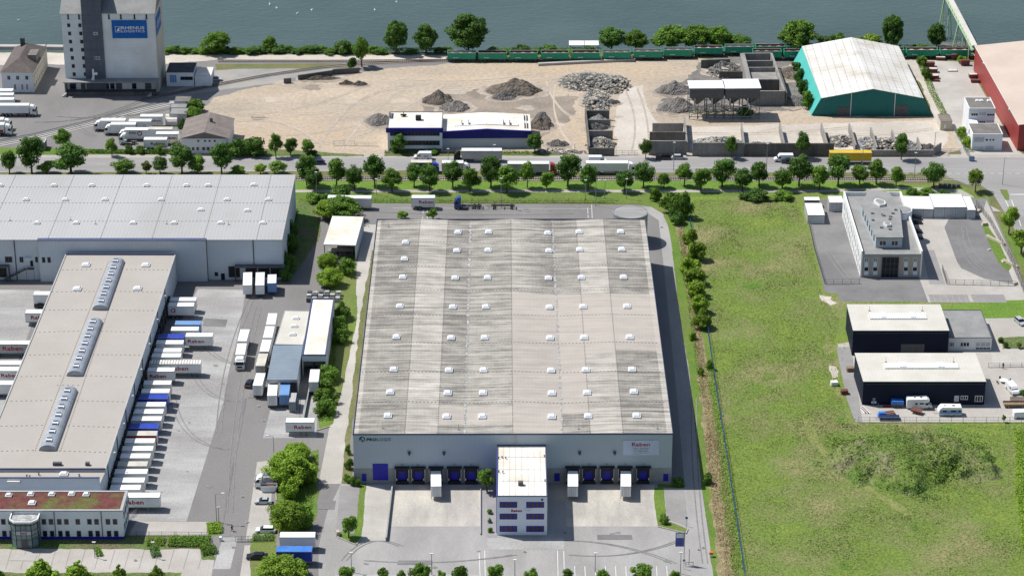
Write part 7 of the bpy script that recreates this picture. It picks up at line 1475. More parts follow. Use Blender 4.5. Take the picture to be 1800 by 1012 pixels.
    for i, p in enumerate(((463,740),(435,918),(426,873),(1228,966),(1236,963),(452,687),(238,985),(410,962),(922,970),(455,714),(1163,400))):
        o = MB().tube((0,0,0),(0,0,.02),.42,14).obj('manhole_cover', 'track_concrete'); o.location = P(*p)+Vector((0,0,.21)); o['kind'] = 'structure'
        o = MB().tube((0,0,0),(0,0,.025),.28,14).obj('manhole_cover', 'steel_dark'); o.location = P(*p)+Vector((0,0,.212)); o['kind'] = 'structure'
    # kerb islands
    for nm, pts in (('kerb', [(590,938),(595,945),(626,958),(636,945)]),('kerb', [(1157,926),(1206,938),(1209,930)]),('kerb', [(480,808),(486,880)]),('kerb', [(556,757),(580,750)])):
        W = [P(*p) for p in pts]; k = MB()
        for a, b in zip(W, W[1:]): t = (b-a).normalized(); n = Vector((-t.y,t.x,0))*.12; k.prism([(a-n)[:2],(b-n)[:2],(b+n)[:2],(a+n)[:2]], .1, .3)
        o = k.obj(nm, 'pavement'); o['kind'] = 'structure'
    # person walking by the gate, person standing at the table
    def person(lab, p, ang, top, walk=.35):
        joints = [(0,0,.95),(0,0,1.2),(0,0,1.45),(0,0,1.56),(0,0,1.70), (.0,.2,1.43),(walk*.4,.27,1.15),(walk*.9,.25,.92), (.0,-.2,1.43),(-walk*.4,-.27,1.15),(-walk*.5,-.25,.92), (walk*.4,.1,.5),(walk*.75,.1,.08),(walk*.75+.16,.1,.05), (-walk*.2,-.1,.5),(-walk*.9,-.1,.1),(-walk*.9+.15,-.1,.04)]
        edges = [(0,1),(1,2),(2,3),(3,4),(2,5),(5,6),(6,7),(2,8),(8,9),(9,10),(0,11),(11,12),(12,13),(0,14),(14,15),(15,16)]
        rad = [.17,.15,.19,.07,.11,.09,.055,.045,.09,.055,.045,.085,.055,.05,.085,.055,.05]
        me = bpy.data.meshes.new('person'); me.from_pydata(joints, edges, []); me.materials.append(M[top]); o = bpy.data.objects.new('person', me); COL.objects.link(o); o.location = P(*p); o.rotation_euler = (0,0,ang)
        o.modifiers.new('skin', 'SKIN'); o.modifiers.new('sub', 'SUBSURF').levels = 1
        for i, v in enumerate(me.skin_vertices[0].data): v.radius = (rad[i], rad[i])
        me.skin_vertices[0].data[0].use_root = True; tag(o, lab, 'person')
        hd = MB(); hd.tube((.02,0,1.60),(.03,0,1.80),.105,10).obj('head', 'skin', o); MB().tube((-.01,0,1.72),(-.01,0,1.845),.118,10).obj('hair', 'black', o); return o
    person('person in dark clothes walking across the depot entrance road', (408,933), -.3, 'cloth_dark')
    person('person in dark clothes standing behind the garden table', (1763,648), 1.2, 'cloth_dark', .1)
    # swans on the canal
    for i, (p, lab) in enumerate((((474,9),'largest and leftmost swan of the canal group'),((486.5,14.5),'swan just below the largest one'),((523,24),'lowest swan of the left group'),((548,18),'swan right of the lowest one'),((659,18),'lone swan in mid canal'),((697,4),'farthest swan near the top edge'),((33,36),'single swan left of the silo'))):
        s = thing('swan', lab, 'swan', P(*p, -2.6), rnd(0,6), 'swans on the canal'); v = []; k = MB().fr((-.5,.5,-.25,.25), .0, (-.35,.3,-.15,.15), .38).tube((.4,0,.25),(.62,0,.75),.07,6,r2=.05).tube((.6,0,.74),(.85,0,.68),.07,6,r2=.03); ob = k.obj('body', 'swan', s); s.scale = (1.3,1.3,1.3) if i == 0 else (.85,.85,.85)
misc()
# ---------------------------------------------------------------- vegetation
def leaf_mat(name, dark, light, rn=.24):
    m = bpy.data.materials.new(name); m.use_nodes = True; N, L = m.node_tree.nodes, m.node_tree.links; b = N['Principled BSDF']; b.inputs['Roughness'].default_value = .6; b.inputs['Specular IOR Level'].default_value = .25
    at = N.new('ShaderNodeAttribute'); at.attribute_name = 'leaf'; mx = N.new('ShaderNodeMix'); mx.data_type = 'RGBA'; mx.inputs[6].default_value = (*dark, 1); mx.inputs[7].default_value = (*light, 1); L.new(at.outputs['Fac'], mx.inputs[0])
    oi = N.new('ShaderNodeObjectInfo'); r = N.new('ShaderNodeMapRange'); r.inputs[3].default_value = 1-rn; r.inputs[4].default_value = 1+rn; L.new(oi.outputs['Random'], r.inputs[0])
    x = N.new('ShaderNodeMix'); x.data_type = 'RGBA'; x.blend_type = 'MULTIPLY'; x.inputs[0].default_value = 1; L.new(mx.outputs[2], x.inputs[6]); L.new(r.outputs[0], x.inputs[7]); L.new(x.outputs[2], b.inputs['Base Color'])
    tr = N.new('ShaderNodeBsdfTranslucent'); ms = N.new('ShaderNodeMixShader'); ms.inputs[0].default_value = .3; L.new(x.outputs[2], tr.inputs[0]); L.new(b.outputs[0], ms.inputs[1]); L.new(tr.outputs[0], ms.inputs[2]); L.new(ms.outputs[0], N['Material Output'].inputs[0])
    M[name] = m
leaf_mat('leaf_dark', (.045,.115,.02), (.13,.25,.035)); leaf_mat('leaf_mid', (.075,.16,.018), (.18,.32,.035)); leaf_mat('leaf_light', (.13,.225,.018), (.27,.41,.04)); leaf_mat('leaf_olive', (.15,.18,.05), (.26,.29,.08)); leaf_mat('leaf_weed', (.14,.22,.04), (.24,.34,.06)); leaf_mat('leaf_tuft', (.15,.20,.06), (.30,.35,.11))
leaf_mat('leaf_reed', (.20,.16,.07), (.46,.38,.21)); leaf_mat('leaf_white', (.10,.17,.05), (.50,.52,.36))
def crown_mesh(seed, rx, rz, z0, n, lobes, leaf, mname, shape='round', open_=.0):
    """leaf quads spread over and through a cloud of lobes; crown spans z0 .. z0+2*rz"""
    r = random.Random(seed); cz = z0+rz; L_ = []
    for i in range(lobes):
        a = r.uniform(0, 6.283); u = r.uniform(-.9, 1); k = math.sqrt(max(0, 1-u*u))*r.uniform(.45, .75)
        if shape == 'cone': k *= (1.05-(u+1)/2*.95)*1.35
        if shape == 'bush': k *= 1.1 if u < .1 else 1
        if shape == 'egg': k *= 1.25-.55*(u+1)/2 if seed % 3 else 1.05
        if r.random() < .15: k *= 1.25
        L_.append((Vector((rx*k*math.cos(a), rx*k*math.sin(a), cz+rz*.72*u)), r.uniform(.26, .44)*rx*(.66 if lobes > 60 else 1)*(1 if shape != 'cone' else .8*(1.3-(u+1)/2))))
    L_.append((Vector((0,0,cz)), rx*.55))
    vs = []; fs = []; cv = []; tone = [r.uniform(-.25, .25) for _ in L_]
    tot = sum(l[1]**2 for l in L_)
    for li, (c, R) in enumerate(L_):
        for _ in range(int(n*R*R/tot)):
            d = Vector((r.gauss(0,1), r.gauss(0,1), r.gauss(0,1)+.25)).normalized(); rad = R*(r.random()**.35)*r.uniform(.8, 1.18); p = c+Vector((d.x*rad, d.y*rad, d.z*rad*.85))
            if p.z < z0*.9 and shape != 'bush': p.z = z0*.9+r.uniform(0, .4)
            if p.z < .05: p.z = r.uniform(.05, .3)
            nn = (d+Vector((r.gauss(0,.55), r.gauss(0,.55), r.gauss(0,.55)+.3))).normalized(); t = nn.orthogonal().normalized(); t.rotate(Matrix.Rotation(r.uniform(0,6.28), 3, nn)); b = nn.cross(t); s = leaf*r.uniform(.6, 1.35); q = s*r.uniform(.5, .8)
            o = len(vs); vs += [p-t*s-b*q*.3, p-b*q+t*s*.1, p+t*s, p+b*q]; fs.append([o,o+1,o+2,o+3]); cv.append(min(1, max(0, .5+tone[li]+r.gauss(0, .22)+.1*d.z)))
    me = bpy.data.meshes.new('crown'); me.from_pydata([tuple(v) for v in vs], [], fs); me.materials.append(M[mname]); ca = me.attributes.new('leaf', 'FLOAT', 'FACE'); ca.data.foreach_set('value', cv); return me
def trunk_mesh(seed, h, r0, rx, z0):
    r = random.Random(seed); k = MB(); top = Vector((r.uniform(-.2,.2), r.uniform(-.2,.2), h*.62)); k.tube((0,0,0), (top.x*.4,top.y*.4,z0+.2), r0, 7, 0, r0*.75).tube((top.x*.4,top.y*.4,z0+.1), top, r0*.75, 6, 0, r0*.35)
    for i in range(5): a = i*1.3+r.uniform(0,.5); z = z0*.9+(h*.55-z0*.9)*i/5; k.tube((top.x*.4,top.y*.4,z), (rx*.6*math.cos(a), rx*.6*math.sin(a), z+rx*.55), r0*.4, 5, 0, r0*.12)
    o = k.obj('trunk', 'bark'); me = o.data; bpy.data.objects.remove(o); return me
PR = {}
def proto(kind, seed):
    k = (kind, seed)
    if k in PR: return PR[k]
    S = {'street': (8,3.1,1.5,4800,34,.22,'leaf_dark','egg'), 'street_mid': (8,3.1,1.5,4600,32,.22,'leaf_mid','egg'), 'light': (8,3.2,2.1,3600,24,.24,'leaf_light','round'), 'bank': (12,4.6,.8,13000,80,.24,'leaf_dark','round'), 'bank_light': (9,4.4,.5,10000,70,.22,'leaf_mid','bush'),
         'bush': (4,2.6,.0,3200,20,.22,'leaf_mid','bush'), 'bush_light': (4,2.6,.0,3400,20,.22,'leaf_light','bush'), 'bush_dark': (4,2.6,.0,3000,20,.22,'leaf_dark','bush'), 'big_light': (9,5,.3,15000,100,.22,'leaf_light','bush'), 'big': (9,5,.8,13000,90,.22,'leaf_mid','round'),
         'cone': (9,3.2,.8,4500,30,.24,'leaf_light','cone'), 'olive': (7,2.6,1,3000,20,.24,'leaf_olive','round'), 'flower': (5,2.4,.2,2800,20,.2,'leaf_white','bush'), 'small': (5,2.2,1.2,2200,16,.2,'leaf_mid','round')}[kind]
    h, rx, z0, n, lb, lf, m, sh = S; PR[k] = (h, rx, crown_mesh(seed*7+3, rx, (h-z0)/2*.93, z0, n, lb, lf, m, sh), trunk_mesh(seed, h, .16+h*.012, rx, max(z0, .5))); return PR[k]
TN = [0]
def tree(lab, p, ytop, wpx, kind, seed=None, group=None, cat=None, name=None):
    seed = (TN[0]*5+TN[0]//7) % 6 if seed is None else seed; TN[0] += 1
    h0, rx, cm, tm = proto(kind, seed); H = max(.8, HT(p[0], p[1], ytop)*.96); W = wpx*px2m(*p)/2
    bush = 'bush' in kind or kind in ('flower', 'big_light'); nm = name or ('bush' if bush else 'deciduous_tree')
    r = thing(nm, lab, cat or ('bush' if bush else 'tree'), P(*p), rnd(0, 6.28), group); f = 1.04*rnd(.92, 1.1); r.scale = (W/rx*f, W/rx*f*rnd(.88,1.12), H/h0*(1.12 if 'street' in kind else 1.04))
    for n_, me in (('crown', cm), ('trunk', tm)): o = bpy.data.objects.new(n_, me); COL.objects.link(o); o.parent = r
    return r
def trees():
    G1 = 'street trees in the verge rows along the tramway'
    rows = [(539,326,272,34,'street'),(552,335,295,32,'street'),(592,328,277,36,'street_mid'),(623,334,291,30,'street'),(659,328,272,34,'street'),(689,337,296,36,'street_mid'),(728,328,287,30,'street'),(755,337,290,36,'street'),(796,330,283,34,'street'),(826,337,295,36,'street_mid'),(863,329,273,38,'street'),(891,338,292,42,'street_mid'),(927,330,284,25,'street_mid'),(961,333,302,26,'street_mid'),(998,328,272,42,'street'),(1034,336,289,36,'street'),(1098,337,300,36,'street'),(1131,330,284,36,'street'),(1167,331,304,24,'street_mid'),(1203,327,287,28,'street_mid'),(1232,335,296,34,'street_mid'),(1269,329,280,42,'street'),(1305,336,296,34,'street'),(1334,328,284,34,'street'),(1375,334,296,34,'street_mid'),(1404,328,272,44,'street'),(1440,334,290,36,'street_mid'),(1473,326,270,40,'street'),(1511,325,291,32,'street_mid'),(1540,324,280,36,'street_mid'),(1575,328,292,26,'street_mid'),(1641,330,285,34,'street'),(1714,337,295,33,'light')]
    for i, (x, yb, yt, w_, k) in enumerate(rows):
        front = yb > 332; tree('%s verge tree, %s from the left in the tramway tree rows' % ({'street':'dark green','street_mid':'mid green','light':'pale green'}[k], ORD(i)), (x, yb), yt, w_, k, group=G1)
    N_ = [(17,307,265,36,'street','at the far left edge of the road'),(56,306,240,44,'street','large, left of the flat roofed hut'),(82,306,284,34,'light','low and pale, right of the large one'),(112,262,227,32,'street_mid','upright, on the yard side of the road'),(125,306,252,58,'street','widest of the left road trees'),(218,306,281,40,'street_mid','below the white truck group'),(257,306,281,19,'olive','narrow yellowish, between two green ones'),(282,307,276,34,'street','behind the grey warehouse eaves'),(320,306,255,46,'street','tall, left of the brown roofed house'),(347,307,275,38,'street_mid','in front of the brown roofed house'),(390,307,251,42,'street','right corner of the brown roofed house'),(418,307,292,34,'street_mid','low, right of the brown roofed house'),(458,307,287,24,'light','low pale one at the warehouse roof end'),(488,307,284,32,'street_mid','low green one at the warehouse roof end'),
          (485,277,234,24,'street_mid','slim, standing on the sand yard edge'),(511,274,243,24,'street','compact dark, on the sand yard edge'),(541,275,245,26,'street_mid','thin with loose crown, on the sand yard edge'),(703,270,235,26,'street','before the ribbon windows of the blue band office'),(940,268,234,30,'street','at the right end of the blue fascia hall'),(1135,279,244,21,'street','young, left of the stepped concrete walls'),(1285,278,239,21,'street','young, before the white rubble wall'),(1410,278,232,28,'street','young, by the white van'),(1584,281,235,28,'street','young, before the pale stone bay')]
    for x, yb, yt, w_, k, lab in N_: tree('roadside tree %s' % lab, (x, yb), yt, w_, k)
    B_ = [(380,94,51,46,'bank_light','round bright bank tree right of the silo'),(475,89,62,26,'bank_light','small bright bank bush tree in the left bank row'),(697,94,28,52,'bank','tall dark bank tree, left of the trio'),(749,93,36,44,'bank','dark rounded bank tree, middle of the trio'),(824,95,14,80,'bank','hugest dark bank tree behind the first wagon'),(636,118,66,32,'street_mid','loose tree standing between siding tracks'),(618,121,101,18,'bush_dark','small dark bush at the foot of the siding tree'),
          (1075,89,43,50,'bank','dark bank tree behind the fifth wagon'),(1117,88,50,42,'bank_light','round green bank tree right of the white roof'),(1178,87,41,66,'bank_light','broad bright bank tree behind the middle wagons'),(1222,86,39,60,'bank_light','second broad bank tree behind the middle wagons'),(1262,85,42,46,'bank_light','third broad bank tree behind the middle wagons'),(1296,85,60,54,'bank','low dark bank tree sloping down to the right'),(1400,88,32,70,'bank_light','large round bright tree left of the turquoise roof'),(1448,84,62,34,'bush_dark','low tree just left of the turquoise roof ridge'),(1473,82,57,24,'bush','small tree peeking over the turquoise roof'),(1567,88,18,50,'bank','tall dark tree over the right turquoise roof'),(1530,82,60,44,'bush_light','low bright bush behind the turquoise roof'),(1645,86,34,34,'bank','slender bank tree beside the pale green trestle'),(603,93,70,36,'bush_dark','brownish bank bush left of the siding tree')]
    for x, yb, yt, w_, k, lab in B_: tree(lab, (x, yb), yt, w_, k, cat='tree')
    rr = random.Random(11); i = 0
    for x in list(range(296, 640, 15))+[655,668,722,772,786]+list(range(868,1060,24))+list(range(1330,1390,14))+list(range(1490,1530,12))+list(range(1590,1640,14)):
        y = 93+rr.uniform(-2,2); tree('low bank shrub, %s from the left along the canal edge' % ORD(i), (x, y), y-rr.uniform(6,13), rr.uniform(18,30), rr.choice(('bush_dark','bush','bush_dark')), group='shrubs on the canal bank'); i += 1
    C_ = [(604,385,344,70,'big','big dark crown leaning over the white carport roof'),(578,384,350,46,'big_light','bright left half of the crown clump at the carport'),(600,352,324,34,'bush_dark','dark round bush behind the lettered yard trailer'),
          (577,478,441,44,'big_light','bright round bush below the carport, rear'),(580,502,470,46,'big_light','bright round bush below the carport, front'),(611,480,453,32,'bush','darker bush right of the bright pair below the carport'),(602,560,533,32,'bush','upper green bush east of the narrow white roof'),(598,584,556,34,'bush','second green bush east of the narrow white roof'),(601,602,578,26,'bush','third green bush east of the narrow white roof'),
          (576,668,642,36,'bush','topmost round bush of the row at the loading pad'),(574,692,664,36,'bush','second round bush of the row at the loading pad'),(570,708,682,34,'bush','third round bush of the row at the loading pad'),(574,727,702,34,'bush','lowest round bush of the row at the loading pad'),
          (522,812,776,56,'big_light','top bush of the large bright clump by the plaza'),(510,850,792,74,'big_light','widest bush of the large bright clump by the plaza'),(538,848,812,50,'big_light','right shoulder bush of the bright clump by the plaza'),(510,876,842,36,'bush_light','small bush between the two large clumps'),(508,932,876,70,'big_light','lower large bush by the white estate car'),(532,926,886,40,'bush','dark right part of the lower large bush'),
          (492,1018,975,84,'big_light','bottom edge bush right of the black limousine'),(522,1012,985,40,'bush','dark right neighbour of the bottom edge bush'),(856,864,823,32,'small','bright small tree left of the office block'),(613,945,905,30,'small','young tree on the rounded verge left of the ramp'),(707,386,371,21,'small','small tree top peeking over the hall roof, left one'),(761,386,366,23,'small','small tree top peeking over the hall roof, right one'),
          (512,425,385,26,'bush_dark','upper dark bush along the grey warehouse end wall'),(510,448,412,30,'bush_dark','middle dark bush along the grey warehouse end wall'),(506,475,440,30,'bush_dark','lower dark bush along the grey warehouse end wall'),(503,494,468,24,'bush_dark','lowest dark bush beside the third warehouse trailer'),
          (552,355,340,30,'bush','low bush in the strip left of the long yard trailer'),(570,354,341,24,'bush_dark','dark low bush behind the long yard trailer'),(1150,352,328,24,'bush','small bush at the left of the fence corner clump'),(1180,372,336,34,'bush','left tall bush of the fence corner clump'),(1200,382,335,34,'bush','right tall bush of the fence corner clump'),(1187,392,366,30,'bush_dark','lower dark bush of the fence corner clump'),
          (1212,430,402,28,'bush_light','first bush down the blue fence line'),(1221,457,424,34,'bush_light','second bush down the blue fence line'),(1212,482,452,34,'bush_light','third bush down the blue fence line'),(1221,500,470,36,'bush_light','fourth bush down the blue fence line'),(1224,522,492,34,'bush_light','fifth bush down the blue fence line'),(1229,549,518,34,'bush_light','sixth bush down the blue fence line'),(1235,576,544,36,'bush_light','seventh bush down the blue fence line'),(1216,597,583,15,'bush_light','small bush beside the dry reed strip'),(1248,650,632,14,'bush','tiny bush on the blue fence line'),(1232,660,645,12,'bush_light','tiny bush left of the blue fence'),
          (1245,850,830,18,'bush','green bush in the dry reed strip near the hall corner'),(1168,920,906,14,'bush','upper round shrub on the right verge island'),(1166,912,902,13,'bush','lower round shrub on the right verge island'),
          (612,798,780,13,'bush','upper shrub at the hall left corner'),(613,824,806,16,'bush','second shrub at the hall left corner'),(610,846,832,14,'bush','third shrub at the hall left corner'),(620,852,836,15,'bush','fourth shrub at the hall left corner'),(629,854,841,12,'bush_dark','dark shrub beside the small blue door left'),(1192,853,838,22,'bush_dark','dark shrub in the hall shadow by the right blue door'),
          (861,902,894,9,'bush','rear ball shrub left of the office block'),(861,918,910,8,'bush','middle ball shrub left of the office block'),(861,935,926,9,'bush','front ball shrub left of the office block'),
          (1335,352,334,40,'bush_dark','large dark bush at the meadow top edge'),(1375,350,336,36,'bush','green bush right of the dark one at the meadow top'),(1310,350,338,24,'bush_dark','small dark bush at the meadow top'),(1604,345,330,24,'bush','bush behind the garage row, left'),(1630,346,331,26,'bush','bush behind the garage row, right'),(1660,344,334,22,'bush_dark','bush behind the tall triple garage'),
          (1773,412,362,36,'light','upper pale street tree by the side road'),(1795,446,403,34,'light','lower pale street tree by the side road'),(425,274,243,40,'bush_dark','dark bush tree right of the yard house'),(448,273,240,42,'bush_dark','second dark bush tree right of the yard house'),(405,274,250,24,'bush_dark','dark bush against the yard house wall'),(550,274,264,18,'bush_dark','low bush under the loose crowned yard tree'),
          (197,275,243,22,'street_mid','slim young tree behind the hedge of the truck group'),(226,270,254,16,'bush','second green shrub of the truck group hedge'),(248,270,256,17,'bush','third green shrub of the truck group hedge'),(281,271,254,18,'bush','fourth green shrub of the truck group hedge'),(309,266,243,22,'flower','white flowering shrub at the yard house corner'),
          (343,196,174,30,'bush','upper bush beside the sheds'),(338,212,188,30,'bush','lower bush beside the sheds'),(322,232,208,16,'bush_dark','narrow bush between yard house and trailers'),
          (1398,128,108,18,'bush_dark','rear bush against the left turquoise wall'),(1404,145,120,20,'bush_dark','second bush against the left turquoise wall'),(1410,165,138,20,'bush_dark','third bush against the left turquoise wall'),(1418,190,158,24,'bush','front bush against the left turquoise wall'),
          (1620,115,98,20,'bush','bush at the head of the scrap yard lane'),(1628,140,118,18,'bush','bush along the scrap yard lane'),(1690,240,222,22,'bush_light','upper bush beside the white office'),(1700,258,240,20,'bush_light','lower bush beside the white office'),(1310,203,186,30,'bush','weed clump below the hoppers'),(1690,110,98,18,'bush_light','bush by the rusty bins near the wagons'),
          (1759,602,592,12,'bush','left bush of the flower bed row'),(1768,611,600,9,'bush_dark','second bush of the flower bed row'),(1790,612,600,10,'olive','dry bush of the flower bed row'),(1797,694,684,14,'bush_dark','bush at the right edge near the raised bonnet van'),(1764,742,728,9,'small','tiny sapling at the works fence'),
          (693,268,246,12,'bush_light','overgrown shrub at the left corner of the blue band office'),(760,270,262,26,'bush_dark','low shrub between the office and the black cab truck'),(573,690,676,20,'bush_dark','undergrowth shrub inside the loading pad row')]
    for x, yb, yt, w_, k, lab in C_: tree(lab, (x, yb), yt, w_, k)
    for i, (x, yt, w_) in enumerate(((-4,985,34),(75,969,58),(140,974,54),(212,982,34),(277,984,36))): tree('pointed bright green tree, %s from the left on the bottom edge' % ORD(i), (x, 1034), yt, w_, 'cone', group='pointed trees on the bottom edge')
    for i, (x, yt, w_) in enumerate(((608,994,30),(674,997,26),(706,1001,18),(740,990,32),(776,1001,18),(806,993,30),(868,991,34),(934,998,26),(997,998,22),(1059,999,22),(1126,991,42),(1186,1000,24))): tree('low bottom edge shrub tree, %s from the left along the plaza' % ORD(i), (x, 1024), yt, w_, 'bush' if i % 2 else 'small', group='shrub trees along the bottom plaza edge')
    # hedges
    def hedge(lab, pts, wd, h, m='leaf_mid', n=90, name='hedge', kind=None, cat='hedge', leaf=.2):
        W = [P(*p) for p in pts]; o = W[0].copy(); r = random.Random(len(lab)); vs = []; fs = []; cv = []
        for a, b in zip(W, W[1:]):
            t = b-a; L = t.length; t.normalize(); nn = Vector((-t.y,t.x,0))
            for _ in range(int(L*n*wd/2)):
                u, v = r.uniform(0, L), r.uniform(-1, 1); z = h*(1-.35*v*v)*(1+.3*mnoise.noise(Vector((u*.35, v, len(lab)))))*math.sqrt(r.random()); p = a+t*u+nn*v*wd/2-o; p.z = z
                d = Vector((r.gauss(0,.7), r.gauss(0,.7), 1)).normalized(); e = d.orthogonal().normalized(); e.rotate(Matrix.Rotation(r.uniform(0,6), 3, d)); f = d.cross(e); s = leaf*r.uniform(.7,1.4); k = len(vs); vs += [p-e*s, p-f*s*.6, p+e*s, p+f*s*.6]; fs.append([k,k+1,k+2,k+3]); cv.append(min(1, max(0, r.gauss(.5,.25))))
        me = bpy.data.meshes.new(name); me.from_pydata([tuple(v) for v in vs], [], fs); me.materials.append(M[m]); ca = me.attributes.new('leaf', 'FLOAT', 'FACE'); ca.data.foreach_set('value', cv)
        ob = bpy.data.objects.new(name, me); COL.objects.link(ob); ob.location = o
        if kind: ob['kind'] = kind
        else: tag(ob, lab, cat)
        return ob
    hedge('long clipped bright hedge along the depot office forecourt', [(296,953),(370,953)], 4.6, 1.1, 'leaf_mid', 90); hedge('short clipped hedge block by the gate cabinet', [(353,970),(380,966)], 4.0, 1.2, 'leaf_mid', 90); hedge('square clipped hedge on the gate island', [(364,930),(390,928)], 5, 1.0, 'leaf_light', 80)
    hedge('small hedge strip between the forecourt bays', [(170,964),(176,978)], 1.6, .7, 'leaf_mid', 90); hedge('overgrown hedge piece next to the round forecourt lamp', [(270,962),(275,980)], 2.2, .9, 'leaf_dark', 80); hedge('bright hedge cluster left of the long clipped one', [(258,953),(290,953)], 3.6, 1.0, 'leaf_light', 60)
    hedge('low hedge behind the main road sidewalk under the truck group', [(130,268),(320,270)], 2.2, 1.2, 'leaf_dark', 60); hedge('hedge inside the entrance island east of the gate', [(444,945),(482,945)], 3, .8, 'leaf_mid', 60)
    hedge('tall bright hedge along the right photo edge', [(1790,758),(1794,800),(1792,860),(1800,910),(1806,965)], 2.6, 1.8, 'leaf_light', 60)
    for lab, pts, wd, h, m, n, lf in (('', [(1196,400),(1222,560),(1238,680),(1254,790)], 1.9, .6, 'leaf_reed', 26, .16), ('', [(1250,760),(1266,880),(1280,960)], 4.2, .8, 'leaf_reed', 30, .17), ('', [(1282,955),(1288,1040)], 3, .6, 'leaf_reed', 26, .16), ('', [(1246,640),(1262,740),(1284,880),(1296,1000)], 2.6, .8, 'leaf_weed', 26, .18), ('', [(1196,410),(1222,600),(1236,700)], 1.6, .6, 'leaf_weed', 20, .16), ('', [(1616,108),(1640,165),(1662,208)], 2.4, .9, 'leaf_mid', 30, .2), ('', [(1684,232),(1706,268)], 2.6, 1.0, 'leaf_weed', 40, .2), ('', [(1215,200),(1335,203)], 3, .5, 'leaf_weed', 10, .2), ('', [(676,268),(775,268)], 1.6, .6, 'leaf_dark', 30, .2), ('', [(800,269),(930,269)], 1.6, .7, 'leaf_dark', 30, .2), ('', [(395,273),(470,273)], 2, 1.2, 'leaf_dark', 50, .2), ('', [(525,353),(1080,355)], 2.6, .5, 'leaf_mid', 14, .18), ('', [(1484,604),(1478,640)], .6, .3, 'leaf_weed', 4, .15), ('', [(515,370),(508,440),(500,490)], 3, 1.2, 'leaf_dark', 50, .2), ('', [(535,800),(520,925)], 7, .6, 'leaf_mid', 22, .2), ('', [(580,570),(572,740)], 4, .7, 'leaf_mid', 30, .2), ('', [(300,92),(790,91)], 3.4, 1.5, 'leaf_dark', 40, .25), ('', [(860,89),(1060,88)], 3, .8, 'leaf_weed', 18, .25), ('', [(1320,84),(1640,85)], 3, 1.2, 'leaf_dark', 26, .25)):
        hedge(lab or 'x', pts, wd, h, m, n, 'undergrowth', 'stuff', leaf=lf)
    mat('mound', (.17,.23,.045), (.09,.165,.025), .12, fine=.4, fsc=1.3, c3=(.24,.21,.13), sc3=.09, bump=.5, det=8, lo=.35, hi=.62)
    for q, pts, wd, h, m in ((0, [(1640,775),(1690,785),(1722,790)], 9, 1.7, 'leaf_dark'), (1, [(1560,800),(1620,835),(1665,845)], 8, 1.3, 'leaf_mid'), (2, [(1455,775),(1500,785)], 6, 1.0, 'leaf_mid'), (3, [(1590,860),(1640,880)], 6, .9, 'leaf_dark'), (4, [(1470,745),(1500,752)], 3.5, 1.2, 'leaf_mid'), (5, [(1655,820),(1700,812)], 7, 1.5, 'leaf_mid'), (6, [(1560,765),(1610,772)], 6, 1.0, 'leaf_weed')):
        o = hedge('scrub'+'x'*q, pts, wd, h, m, 9, 'scrub', 'stuff', leaf=.26); o.location.z = 1.2
    # meadow: weedy mound and grass tufts
    r = random.Random(9)
    def inside(p, poly):
        c = False; j = len(poly)-1
        for i in range(len(poly)):
            a, b = poly[i], poly[j]
            if (a[1] > p[1]) != (b[1] > p[1]) and p[0] < (b[0]-a[0])*(p[1]-a[1])/(b[1]-a[1])+a[0]: c = not c
            j = i
        return c
    MO = [(1440,760),(1520,750),(1640,752),(1730,760),(1725,810),(1700,850),(1690,890),(1620,900),(1560,880),(1500,820),(1450,800)]; mw = [P(*p) for p in MO]; cx = sum(p.x for p in mw)/len(mw); cy = sum(p.y for p in mw)/len(mw)
    def mound(x, y):
        dx, dy = (x-cx+.3)/20.5, (y-cy)/13.5; q = math.hypot(dx, dy)+.42*mnoise.noise(Vector((x*.07, y*.07, 0)))+.2*mnoise.noise(Vector((x*.3, y*.3, 5))); z = max(0, 1-q*q*.8); return 4.4*z*z*(3-2*z)*(1+.4*mnoise.noise(Vector((x*.16, y*.16, 4))))+(.4*mnoise.noise(Vector((x*.6, y*.6, 2)))*min(1, z*3))
    n = 110; vs = []; fs = []
    for j in range(n+1):
        for i in range(n+1): x, y = cx-36+72*i/n, cy-24+48*j/n; vs.append((x, y, mound(x, y)-.02 if mound(x, y) > .02 else -.05))
    for j in range(n):
        for i in range(n):
            q = [j*(n+1)+i, j*(n+1)+i+1, (j+1)*(n+1)+i+1, (j+1)*(n+1)+i]
            if max(vs[k][2] for k in q) > 0: fs.append(q)
    sheet('mound', 'mound', vs, fs)['kind'] = 'structure'
    poly = [(1218,352),(1400,350),(1425,420),(1445,520),(1475,560),(1465,620),(1490,745),(1800,748),(1800,1012),(1315,1012),(1262,672),(1243,560)]; wp = [(P(*p).x, P(*p).y) for p in poly]
    vs = []; fs = []; cv = []; mi = []
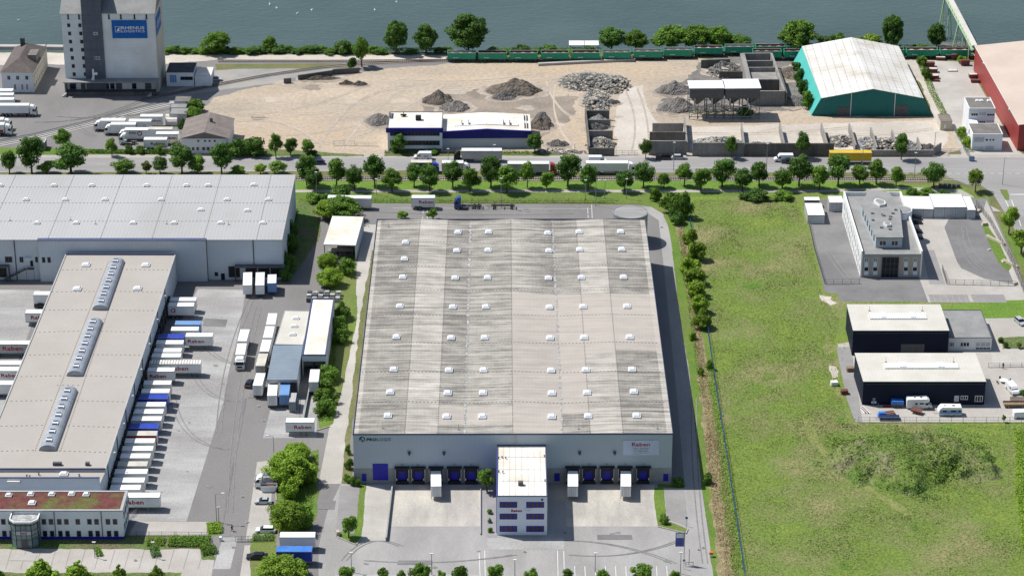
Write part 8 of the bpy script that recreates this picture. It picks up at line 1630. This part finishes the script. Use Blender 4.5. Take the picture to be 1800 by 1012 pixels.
    x0, x1, y0, y1 = min(p[0] for p in wp), max(p[0] for p in wp), min(p[1] for p in wp), max(p[1] for p in wp); cnt = 0
    while cnt < 78000:
        x, y = r.uniform(x0, x1), r.uniform(y0, y1)
        if not inside((x, y), wp): continue
        d = mnoise.noise(Vector((x*.07, y*.07, 0)))+.6*mnoise.noise(Vector((x*.25, y*.25, 7))); m_ = mound(x, y)
        if m_ < .1 and d < r.uniform(-.9, .2): continue
        if m_ < .9 and m_ > .1 and r.random() > .25+m_*.8: continue
        if m_ > .1 and (d+.5*mnoise.noise(Vector((x*.11, y*.11, 21))) < r.uniform(-.5, .45)) and r.random() < .75: continue
        cnt += 1; s = r.uniform(.08, .20)*(1.5 if m_ > .1 else 1)*(1.3 if d > .35 else 1); a = r.uniform(0, 6.28); e = Vector((math.cos(a), math.sin(a), r.uniform(-.2,.2)))*s; u = Vector((r.uniform(-1,1), r.uniform(-1,1), .7)).normalized()*s*(1.2 if m_ > .1 else .7); p = Vector((x, y, max(0.09, m_)))
        k = len(vs); vs += [p-e, p+e, p+e*.5+u, p-e*.6+u*.9]; fs.append([k,k+1,k+2,k+3]); t = .5+.5*mnoise.noise(Vector((x*.05, y*.05, 11)))+r.gauss(0,.25); cv.append(min(1, max(0, t)))
        dd = mnoise.noise(Vector((x*.035+9, y*.035, 3)))+.5*mnoise.noise(Vector((x*.2, y*.2, 9)))
        mi.append((2 if r.random() < .3+dd else (1 if r.random() < .7 else 0)) if m_ > .1 and dd > .12 else (3 if m_ > .1 and r.random() < .6 else (1 if dd > .28 and r.random() < .6 else (2 if r.random() < .03 else 0))))
    me = bpy.data.meshes.new('meadow_grass'); me.from_pydata([tuple(v) for v in vs], [], fs)
    for q in ('leaf_tuft', 'leaf_olive', 'leaf_reed', 'leaf_weed'): me.materials.append(M[q])
    me.polygons.foreach_set('material_index', mi); ca = me.attributes.new('leaf', 'FLOAT', 'FACE'); ca.data.foreach_set('value', cv); o = bpy.data.objects.new('meadow_grass', me); COL.objects.link(o); o['kind'] = 'stuff'
trees()
